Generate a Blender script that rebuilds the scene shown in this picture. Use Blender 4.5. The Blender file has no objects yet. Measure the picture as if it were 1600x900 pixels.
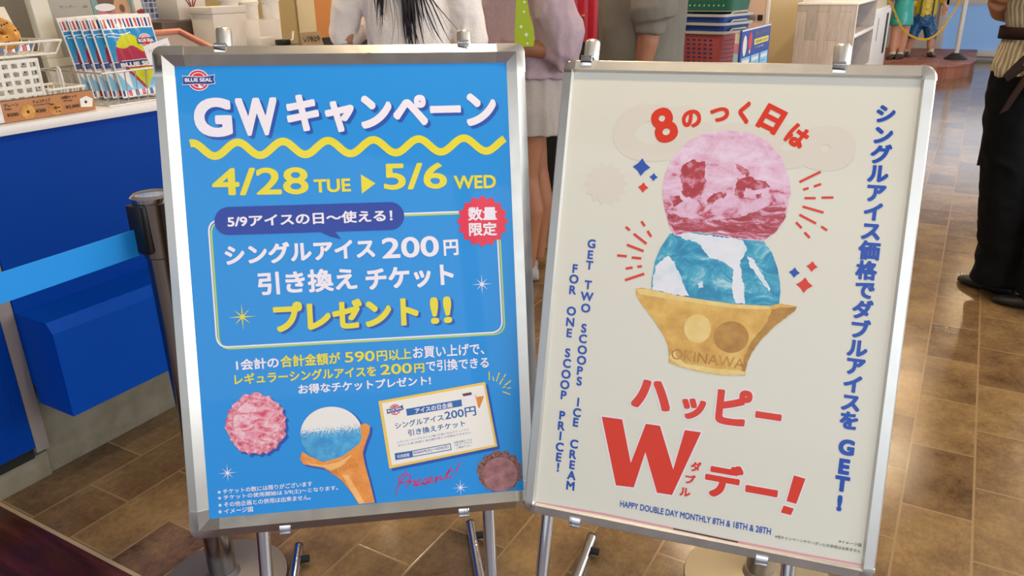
import bpy, bmesh, math, random
from mathutils import Vector, Matrix, noise
from mathutils.geometry import tessellate_polygon
random.seed(7)
S = bpy.context.scene
COL = S.collection

# ------------------------------------------------------------------ camera
cam_d = bpy.data.cameras.new('camera'); cam = bpy.data.objects.new('camera', cam_d); COL.objects.link(cam)
cam_d.sensor_width = 36.0; cam_d.lens = 1220.62 / 1600 * 36; cam_d.clip_start = .05; cam_d.clip_end = 200
rt = Vector((0.86916, 0.49423, -0.01730)); dn = Vector((0.16732, -0.32681, -0.93016)); fw = Vector((-0.46536, 0.80557, -0.36674))
cam.matrix_world = Matrix(((rt.x, -dn.x, -fw.x, 0), (rt.y, -dn.y, -fw.y, 0), (rt.z, -dn.z, -fw.z, 1.32), (0, 0, 0, 1)))
S.camera = cam

# ------------------------------------------------------------------ world, daylight, exposure
w = bpy.data.worlds.new('daylight'); S.world = w; w.use_nodes = True
nt = w.node_tree; nt.nodes.clear()
wo = nt.nodes.new('ShaderNodeOutputWorld'); wb = nt.nodes.new('ShaderNodeBackground')
wb.inputs['Color'].default_value = (.86, .93, 1.0, 1); wb.inputs['Strength'].default_value = 1.15
nt.links.new(wb.outputs[0], wo.inputs[0])
S.view_settings.view_transform = 'Standard'; S.view_settings.look = 'None'
S.view_settings.exposure = -0.5; S.view_settings.gamma = 1.0; S.view_settings.use_curve_mapping = False

def area(name, loc, rot, size, power, col):
    d = bpy.data.lights.new(name, 'AREA'); d.shape = 'RECTANGLE'; d.size, d.size_y = size; d.energy = power; d.color = col
    o = bpy.data.objects.new(name, d); COL.objects.link(o); o.location = loc; o.rotation_euler = rot
    return o
# daylight entering by the shop front behind the camera and by the window side of the hall
area('shopfront_daylight', (1.2, -2.6, 2.0), (math.radians(72), 0, math.radians(4)), (6.0, 2.2), 72, (.93, .97, 1.0))
area('hall_window_daylight', (3.3, 4.4, 1.7), (0, math.radians(90), 0), (2.0, 11.0), 310, (.92, .96, 1.0))

# ------------------------------------------------------------------ colours and materials
def lin(c):
    if isinstance(c, str):
        c = [int(c[i:i + 2], 16) / 255 for i in (0, 2, 4)]
    return tuple((x / 12.92 if x <= .04045 else ((x + .055) / 1.055) ** 2.4) for x in c)
M = {}
def mat(name, col, rough=.5, metal=0., coat=0., spec=.5, emit=None, estr=0., alpha=1., trans=0., sheen=0.):
    m = bpy.data.materials.new(name); m.use_nodes = True
    b = m.node_tree.nodes['Principled BSDF']
    b.inputs['Base Color'].default_value = (*lin(col), 1)
    b.inputs['Roughness'].default_value = rough; b.inputs['Metallic'].default_value = metal
    b.inputs['Coat Weight'].default_value = coat; b.inputs['Coat Roughness'].default_value = .04
    b.inputs['Specular IOR Level'].default_value = spec
    b.inputs['Alpha'].default_value = alpha; b.inputs['Transmission Weight'].default_value = trans
    b.inputs['Sheen Weight'].default_value = sheen
    if emit:
        b.inputs['Emission Color'].default_value = (*lin(emit), 1); b.inputs['Emission Strength'].default_value = estr
    M[name] = m
    return m
def nodes(m): return m.node_tree.nodes, m.node_tree.links, m.node_tree.nodes['Principled BSDF']
def noisy(name, stops, scale, rough=.5, detail=6, coat=0., dist=0., stretch=(1, 1, 1), bump=0., metal=0., nrough=.6, coord='Object', sheen=0.):
    """colour ramp over a noise texture; stops = [(pos, hex), ...]"""
    m = mat(name, stops[0][1], rough, metal, coat, sheen=sheen); N, L, b = nodes(m)
    tc = N.new('ShaderNodeTexCoord'); mp = N.new('ShaderNodeMapping'); mp.inputs['Scale'].default_value = stretch
    n = N.new('ShaderNodeTexNoise'); n.inputs['Scale'].default_value = scale; n.inputs['Detail'].default_value = detail
    n.inputs['Distortion'].default_value = dist; n.inputs['Roughness'].default_value = nrough
    r = N.new('ShaderNodeValToRGB'); e = r.color_ramp.elements
    e[0].position = stops[0][0]; e[0].color = (*lin(stops[0][1]), 1)
    e[1].position = stops[-1][0]; e[1].color = (*lin(stops[-1][1]), 1)
    for p, c in stops[1:-1]:
        q = e.new(p); q.color = (*lin(c), 1)
    L.new(tc.outputs[coord], mp.inputs[0]); L.new(mp.outputs[0], n.inputs['Vector']); L.new(n.outputs['Fac'], r.inputs[0]); L.new(r.outputs[0], b.inputs['Base Color'])
    if bump:
        bp = N.new('ShaderNodeBump'); bp.inputs['Strength'].default_value = bump; bp.inputs['Distance'].default_value = .01
        L.new(n.outputs['Fac'], bp.inputs['Height']); L.new(bp.outputs[0], b.inputs['Normal'])
    return m

# ------------------------------------------------------------------ mesh helpers
def finish(ob, smooth=True, angle=35):
    if smooth:
        for p in ob.data.polygons: p.use_smooth = True
        md = ob.modifiers.new('split', 'EDGE_SPLIT'); md.split_angle = math.radians(angle)
    return ob
def link(name, me, parent=None, mats=(), smooth=True, angle=35):
    me.name = name
    o = bpy.data.objects.new(name, me); COL.objects.link(o)
    for m in mats: me.materials.append(M[m] if isinstance(m, str) else m)
    if parent is not None: o.parent = parent
    return finish(o, smooth, angle)
class B:
    """collects shapes into one mesh"""
    def __init__(s): s.bm = bmesh.new()
    def _mi(s, faces, mi):
        for f in faces: f.material_index = mi
    def box(s, lo, hi, bev=0., mi=0, seg=2, mtx=None):
        r = bmesh.ops.create_cube(s.bm, size=1.0); vs = r['verts']
        for v in vs:
            v.co = Vector([lo[i] + (v.co[i] + .5) * (hi[i] - lo[i]) for i in range(3)])
        fs = set(f for v in vs for f in v.link_faces)
        if bev > 0:
            es = set(e for v in vs for e in v.link_edges)
            rr = bmesh.ops.bevel(s.bm, geom=list(es), offset=bev, segments=seg, affect='EDGES', profile=.5)
            fs = set(f for f in fs if f.is_valid) | set(rr['faces'])
            vs = list(set(v for f in fs for v in f.verts))
        s._mi(fs, mi)
        if mtx is not None:
            for v in vs: v.co = mtx @ v.co
        return s
    def rings(s, rings, mi=0, cap=True, closed=False):
        """loft of equal-length vertex rings"""
        R = [[s.bm.verts.new(p) for p in r] for r in rings]; n = len(R[0])
        pairs = list(zip(R, R[1:])) + ([(R[-1], R[0])] if closed else [])
        for a, b in pairs:
            for i in range(n):
                try: s.bm.faces.new((a[i], a[(i + 1) % n], b[(i + 1) % n], b[i])).material_index = mi
                except ValueError: pass
        if cap and not closed:
            for r in (R[0][::-1], R[-1]):
                try: s.bm.faces.new(r).material_index = mi
                except ValueError: pass
        return s
    def tube(s, pts, r, n=10, mi=0, cap=True, closed=False, ref=None):
        """round or elliptic tube; r a number, or per point a number / (ra, rb)"""
        P = [Vector(p) for p in pts]; k = len(P); rs = r if isinstance(r, (list, tuple)) else [r] * k
        out = []; prev = None
        for i in range(k):
            if closed: t = P[(i + 1) % k] - P[i - 1]
            else: t = P[min(i + 1, k - 1)] - P[max(i - 1, 0)]
            t.normalize()
            if ref is not None: a = Vector(ref)
            elif prev is None: a = Vector((0, 0, 1)) if abs(t.z) < .9 else Vector((1, 0, 0))
            else: a = prev
            a = (a - t * a.dot(t)); a.normalize(); b = t.cross(a); prev = a
            q = rs[i]; ra, rb = q if isinstance(q, (tuple, list)) else (q, q)
            out.append([P[i] + a * (ra * math.cos(2 * math.pi * j / n)) + b * (rb * math.sin(2 * math.pi * j / n)) for j in range(n)])
        return s.rings(out, mi, cap, closed)
    def cyl(s, a, b, r, n=20, mi=0, r2=None): return s.tube([a, b], [r, r if r2 is None else r2], n, mi)
    def lathe(s, prof, n=32, mi=0, c=(0, 0, 0)):
        return s.rings([[Vector((c[0] + r * math.cos(2 * math.pi * j / n), c[1] + r * math.sin(2 * math.pi * j / n), c[2] + z)) for j in range(n)] for r, z in prof], mi, True)
    def poly(s, pts, mi=0):
        P = [Vector(p) for p in pts]; V = [s.bm.verts.new(p) for p in P]
        for t in tessellate_polygon([P]):
            try: s.bm.faces.new([V[i] for i in t]).material_index = mi
            except ValueError: pass
        return s
    def prism(s, pts, d, mi=0):
        """polygon pts (3-D) extruded by vector d"""
        d = Vector(d); P = [Vector(p) for p in pts]; Q = [p + d for p in P]
        s.poly(P, mi); s.poly(Q, mi)
        a = [s.bm.verts.new(p) for p in P]; b = [s.bm.verts.new(p) for p in Q]; n = len(P)
        for i in range(n): s.bm.faces.new((a[i], a[(i + 1) % n], b[(i + 1) % n], b[i])).material_index = mi
        return s
    def sphere(s, c, r, mi=0, u=20, v=12):
        rx, ry, rz = r if isinstance(r, (tuple, list)) else (r, r, r)
        return s.rings([[Vector((c[0] + rx * math.sin(math.pi * i / v) * math.cos(2 * math.pi * j / u), c[1] + ry * math.sin(math.pi * i / v) * math.sin(2 * math.pi * j / u), c[2] - rz * math.cos(math.pi * i / v))) for j in range(u)] for i in [.12] + list(range(1, v)) + [v - .12]], mi)
    def torus(s, c, R, r, mi=0, mtx=None, n=28, m=12, zs=1.):
        rings = []
        for i in range(n):
            a = 2 * math.pi * i / n
            rg = [Vector((math.cos(a) * (R + r * math.cos(2 * math.pi * j / m)), math.sin(a) * (R + r * math.cos(2 * math.pi * j / m)), zs * r * math.sin(2 * math.pi * j / m))) for j in range(m)]
            if mtx is not None: rg = [mtx @ p for p in rg]
            rings.append([p + Vector(c) for p in rg])
        return s.rings(rings, mi, False, True)
    def build(s, name, mats, parent=None, smooth=True, angle=35, merge=True):
        if merge: bmesh.ops.remove_doubles(s.bm, verts=s.bm.verts, dist=1e-5)
        bmesh.ops.recalc_face_normals(s.bm, faces=s.bm.faces)
        me = bpy.data.meshes.new(name); s.bm.to_mesh(me); s.bm.free()
        return link(name, me, parent, [mats] if isinstance(mats, str) else mats, smooth, angle)
def thing(name, label, cat, loc=(0, 0, 0), rz=0., group=None):
    o = bpy.data.objects.new(name, None); COL.objects.link(o); o.location = loc; o.rotation_euler = (0, 0, rz); o.empty_display_size = .1
    return tag(o, label, cat, group)
def tag(o, label, cat, group=None):
    o['label'] = label; o['category'] = cat
    if group: o['group'] = group
    return o
def struct(o): o['kind'] = 'structure'; return o
GLYPHS = {}
def islands(nv, fs):
    """parity number of each vertex's connected outline, so touching outlines never lie in one plane"""
    p = list(range(nv))
    def find(a):
        while p[a] != a: p[a] = p[p[a]]; a = p[a]
        return a
    for f in fs:
        r = find(f[0])
        for j in f[1:]: p[find(j)] = r
    ids = {}; return [ids.setdefault(find(i), len(ids)) % 5 for i in range(nv)]
def text_mesh(body, off=0.0):
    """glyph outlines of the built-in font as (verts, faces) in font units, thickened by `off`"""
    if body not in GLYPHS:
        c = bpy.data.curves.new('glyphs', 'FONT'); c.body = body; c.resolution_u = 5
        o = bpy.data.objects.new('glyphs', c); COL.objects.link(o); bpy.context.view_layer.update()
        me = bpy.data.meshes.new_from_object(o.evaluated_get(bpy.context.evaluated_depsgraph_get()))
        GLYPHS[body] = ([(v.co.x, v.co.y) for v in me.vertices], [tuple(p.vertices) for p in me.polygons])
        STEPS[body] = (len(me.vertices), islands(len(me.vertices), GLYPHS[body][1]))
        bpy.data.objects.remove(o); bpy.data.curves.remove(c); bpy.data.meshes.remove(me)
    vs, fs = GLYPHS[body]
    if off <= .004: return vs, fs
    V, F = list(vs), list(fs)
    # square-cornered thickening for bold display letters, round for fine print
    if off < .028: ring = [(math.cos(2 * math.pi * (i + .5) / 6), math.sin(2 * math.pi * (i + .5) / 6)) for i in range(6)]
    else: ring = [(math.copysign(abs(math.cos(a)) ** .55, math.cos(a)) * .94, math.copysign(abs(math.sin(a)) ** .55, math.sin(a)) * .94) for a in [2 * math.pi * i / 16 for i in range(16)]]
    for x_, y_ in ring:
        k = len(V); dx, dy = off * x_, off * y_
        V += [(x + dx, y + dy) for x, y in vs]; F += [tuple(j + k for j in f) for f in fs]
    return V, F
def ply(body, i):
    """height step of vertex i of a text, metres"""
    n, isl = STEPS[body]; return (i // n) * 5e-6 + isl[i % n] * 1.2e-6
STEPS = {}
def fit_text(body, off, box, fn, into, mi=0):
    """text ink stretched to box (x0,y0,x1,y1), each vertex mapped by fn(x,y) -> 3-D, into builder"""
    vs, fs = text_mesh(body, off)
    x0, x1 = min(v[0] for v in vs), max(v[0] for v in vs); y0, y1 = min(v[1] for v in vs), max(v[1] for v in vs)
    Q = [fn(box[0] + (x - x0) / (x1 - x0) * (box[2] - box[0]), box[1] + (y - y0) / (y1 - y0) * (box[3] - box[1])) for x, y in vs]
    a, b_, c = fn(box[0], box[1]), fn(box[2], box[1]), fn(box[0], box[3]); nn = (b_ - a).cross(c - a).normalized()
    V = [into.bm.verts.new(q + nn * ply(body, i)) for i, q in enumerate(Q)]
    for f in fs:
        try: into.bm.faces.new([V[i] for i in f]).material_index = mi
        except ValueError: pass
def blob(solids, name, mats, parent, voxel=.008, smooth=6, wrinkle=0., wscale=.08, seed=0, stretch=1.0):
    """one continuous surface from overlapping closed shapes in builder `solids`"""
    bmesh.ops.recalc_face_normals(solids.bm, faces=solids.bm.faces)
    me = bpy.data.meshes.new('raw'); solids.bm.to_mesh(me); solids.bm.free()
    o = bpy.data.objects.new('raw', me); COL.objects.link(o)
    a = o.modifiers.new('r', 'REMESH'); a.mode = 'VOXEL'; a.voxel_size = voxel
    c = o.modifiers.new('s', 'SMOOTH'); c.iterations = smooth; c.factor = .5
    bpy.context.view_layer.update()
    m2 = bpy.data.meshes.new_from_object(o.evaluated_get(bpy.context.evaluated_depsgraph_get()))
    bpy.data.objects.remove(o); bpy.data.meshes.remove(me)
    if wrinkle:
        ns = [v.normal.copy() for v in m2.vertices]
        for v, n in zip(m2.vertices, ns):
            p = Vector((v.co.x / wscale, v.co.y / wscale, v.co.z / wscale * stretch)) + Vector((seed, seed * 2, 0))
            q = noise.noise(p) + .5 * noise.noise(p * 2.1)
            v.co += n * wrinkle * (abs(q) * -2 + .5)
    return link(name, m2, parent, [mats] if isinstance(mats, str) else mats, True, 60)
def cam_yaw(): return math.radians(29.6)
# ================================================================== the setting
TW, TL = .1683, .33106          # floor tile width (across) and length (along the hall)
m = mat('vinyl_tile', '7a5a38', .13); N, L, b = nodes(m)
tc = N.new('ShaderNodeTexCoord'); sp = N.new('ShaderNodeSeparateXYZ'); cb = N.new('ShaderNodeCombineXYZ')
ax = N.new('ShaderNodeMath'); ax.operation = 'ADD'; ax.inputs[1].default_value = -.898 * 1.32 + TL * 40
ay = N.new('ShaderNodeMath'); ay.operation = 'ADD'; ay.inputs[1].default_value = -.0215 * 1.32 + TW * 60
L.new(tc.outputs['Object'], sp.inputs[0]); L.new(sp.outputs['Y'], ax.inputs[0]); L.new(sp.outputs['X'], ay.inputs[0]); L.new(ax.outputs[0], cb.inputs[0]); L.new(ay.outputs[0], cb.inputs[1])
br = N.new('ShaderNodeTexBrick'); br.inputs['Scale'].default_value = 1; br.inputs['Brick Width'].default_value = TL; br.inputs['Row Height'].default_value = TW
br.inputs['Mortar Size'].default_value = .0033; br.inputs['Mortar Smooth'].default_value = .25; br.inputs['Bias'].default_value = 0; br.offset = .5; br.offset_frequency = 2
br.inputs['Color1'].default_value = (0, 0, 0, 1); br.inputs['Color2'].default_value = (1, 1, 1, 1); br.inputs['Mortar'].default_value = (.5, .5, .5, 1)
L.new(cb.outputs[0], br.inputs['Vector'])
def nz(scale, det, ro=.6, vec=None):
    n = N.new('ShaderNodeTexNoise'); n.inputs['Scale'].default_value = scale; n.inputs['Detail'].default_value = det; n.inputs['Roughness'].default_value = ro
    L.new((vec or cb).outputs[0], n.inputs['Vector']); return n
big = nz(7, 3); fine = nz(55, 8, .75); pit = nz(240, 2, .5)
mp = N.new('ShaderNodeMapping'); mp.inputs['Scale'].default_value = (40, 110, 1); L.new(cb.outputs[0], mp.inputs[0]); strk = nz(1.6, 5, .7, mp)
def mth(op, a, c, clamp=False):
    n = N.new('ShaderNodeMath'); n.operation = op; n.use_clamp = clamp
    for i, x in enumerate((a, c)):
        if isinstance(x, (int, float)): n.inputs[i].default_value = x
        else: L.new(x, n.inputs[i])
    return n.outputs[0]
brv = N.new('ShaderNodeSeparateColor'); L.new(br.outputs['Color'], brv.inputs[0])
v = mth('ADD', mth('MULTIPLY', brv.outputs[0], .26), mth('ADD', mth('MULTIPLY', big.outputs['Fac'], .75), mth('ADD', mth('MULTIPLY', fine.outputs['Fac'], .55), mth('MULTIPLY', strk.outputs['Fac'], .3))))
v = mth('SUBTRACT', v, .42, True)
rp = N.new('ShaderNodeValToRGB'); e = rp.color_ramp.elements
e[0].position = .2; e[0].color = (*lin('4a3422'), 1); e[1].position = .85; e[1].color = (*lin('a08256'), 1)
q = e.new(.5); q.color = (*lin('775d40'), 1)
L.new(v, rp.inputs[0])
mx = N.new('ShaderNodeMix'); mx.data_type = 'RGBA'; L.new(br.outputs['Fac'], mx.inputs[0]); L.new(rp.outputs[0], mx.inputs[6]); mx.inputs[7].default_value = (*lin('957a58'), 1)
L.new(mx.outputs[2], b.inputs['Base Color'])
bp = N.new('ShaderNodeBump'); bp.inputs['Strength'].default_value = .22; bp.inputs['Distance'].default_value = .004
h = mth('SUBTRACT', mth('ADD', mth('MULTIPLY', fine.outputs['Fac'], .25), mth('MULTIPLY', pit.outputs['Fac'], .16)), mth('MULTIPLY', br.outputs['Fac'], .4))
L.new(h, bp.inputs['Height']); L.new(bp.outputs[0], b.inputs['Normal'])
struct(B().box((-4.4, .848, -.1), (4.2, 15.2, 0)).build('floor', 'vinyl_tile', smooth=False))

# dark boards of the entrance, in front of the tiles
m = noisy('dark_boards', [(.3, '221010'), (.52, '4a2014'), (.75, '6e3624')], 3.0, .3, 5, stretch=(1.2, 9, 1)); N, L, b = nodes(m)
wv = N.new('ShaderNodeTexWave'); wv.wave_type = 'BANDS'; wv.bands_direction = 'Y'; wv.inputs['Scale'].default_value = 3.1; tc = N.new('ShaderNodeTexCoord'); L.new(tc.outputs['Object'], wv.inputs['Vector'])
bp = N.new('ShaderNodeBump'); bp.inputs['Strength'].default_value = .25; bp.inputs['Distance'].default_value = .01; L.new(wv.outputs['Fac'], bp.inputs['Height']); L.new(bp.outputs[0], b.inputs['Normal'])
mat('pale_strip', 'b09878', .5)
struct(B().box((-4.4, -4.0, -.1), (4.2, .838, .0)).build('floor_2', 'dark_boards', smooth=False))
struct(B().box((-4.4, .838, -.1), (4.2, .848, .0015)).build('trim_1', 'pale_strip', smooth=False))

mat('tan_wall', 'b09a6c', .8); mat('cream_wall', 'd8c8a4', .8); mat('white_paint', 'e4e0d8', .6); mat('ceiling_paint', 'e6e2d8', .9)
mat('orange_panel', 'd08848', .65); mat('beige_wall', 'ecdcb8', .8)
struct(B().box((-4.4, -4.0, 0), (-4.2, 15.2, 2.75)).build('wall_left', 'tan_wall', smooth=False))
struct(B().box((-4.4, 15.0, 0), (4.2, 15.2, 2.75)).build('wall_far', 'white_paint', smooth=False))
struct(B().box((-4.4, -1.6, 2.75), (4.2, 15.2, 2.85)).build('ceiling', 'ceiling_paint', smooth=False))
# door post and orange door leaf on the left wall
struct(B().box((-4.2, 4.31, 0), (-4.185, 4.485, 2.2), .006).build('trim_2', 'cream_wall'))
d = struct(B().box((-4.2, 4.485, 0), (-4.19, 5.4, 2.2), .004).build('door_1', 'orange_panel'))
mat('kick_black', '14110f', .6)
B().box((-4.19, 4.53, .0), (-4.18, 5.4, .95), .004).build('kick_plate', 'kick_black', d)
# beige pillar in the hall
struct(B().box((-3.2, 9.72, 0), (-1.50, 10.1, 2.75), .01).build('wall_pillar', 'beige_wall'))
# far window with its pale blue pane
mat('blue_pane', '86aede', .25, emit='86b4ee', estr=.42); mat('window_white', 'e8e6e6', .5)
for i, (x0, x1) in enumerate(((-.6, .75), (.9, 2.9))):
    fr = B()
    for lo, hi in (((x0, 14.9, .06), (x1, 15, .15)), ((x0, 14.9, .83), (x1, 15, .93)), ((x0, 14.9, 2.2), (x1, 15, 2.3)), ((x0, 14.9, .15), (x0 + .11, 15, 2.2)), ((x1 - .11, 14.9, .15), (x1, 15, 2.2))): fr.box(lo, hi, .004)
    f = struct(fr.build('window_%d' % (i + 1), 'window_white'))
    B().box((x0 + .11, 14.96, .15), (x1 - .11, 14.98, .83)).build('pane', 'blue_pane', f, smooth=False)
    mat('sky_pane_%d' % i, 'cfe4f8', .2, emit='dcecff', estr=1.6)
    B().box((x0 + .11, 14.96, .93), (x1 - .11, 14.98, 2.2)).build('pane', 'sky_pane_%d' % i, f, smooth=False)
# side posts of the window side of the hall, open glass bays between them
for i, y in enumerate((1.2, 4.2, 7.2, 10.2, 13.2)):
    struct(B().box((3.9, y - .08, 0), (4.1, y + .08, 2.75), .01).build('trim_%d' % (i + 3), 'white_paint'))
struct(B().box((3.95, -1.6, 0), (4.1, 15.0, .45), .01).build('wall_right', 'white_paint', smooth=False))
# unseen shop front behind the photographer: dark posts and lintel added for contrast in chrome
mat('contrast_mullion', '3a3836', .5)
for i, x in enumerate((-3.0, -1.2, 1.9, 3.8)):
    struct(B().box((x - .04, -1.62, 0), (x + .04, -1.52, 2.75), .006).build('trim_%d' % (i + 8), 'contrast_mullion'))
struct(B().box((-4.2, -1.62, 2.35), (4.1, -1.52, 2.75), .01).build('wall_back', 'contrast_mullion', smooth=False))
# round ceiling lamps: two set by floor glints, more added to brighten the hall
mat('lamp_ring', 'd8d4cc', .3, .6); mat('lamp_glow', 'fff0d8', .4, emit='ffdfae', estr=260)
for i, (x, y) in enumerate(((-.1, 8.46), (-.04, 6.74), (-1.6, 6.9), (-2.9, 1.9), (-2.9, 3.6), (-1.5, 3.3), (.9, 3.2), (-1.2, 5.0), (1.3, 7.6), (-.6, 1.2), (.4, 11.2), (-2.4, 11.0), (-1.9, 8.6), (-3.4, 5.4))):
    t = thing('ceiling_lamp', 'round recessed ceiling lamp with warm glow', 'ceiling lamp', (x, y, 2.75), 0, 'round recessed ceiling lamps')
    B().lathe([(.062, -.012), (.075, -.012), (.078, -.002), (.078, .0)], 28).build('lamp_ring', 'lamp_ring', t)
    B().lathe([(.0, -.014), (.06, -.014), (.06, -.008), (0, -.008)], 28).build('lamp_glow', 'lamp_glow', t)
    d = bpy.data.lights.new('downlight', 'SPOT'); d.energy = 72; d.color = (1, .82, .58); d.spot_size = math.radians(130); d.spot_blend = .6; d.shadow_soft_size = .06
    o = bpy.data.objects.new('downlight', d); COL.objects.link(o); o.location = (0, 0, -.03); o.parent = t
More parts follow.
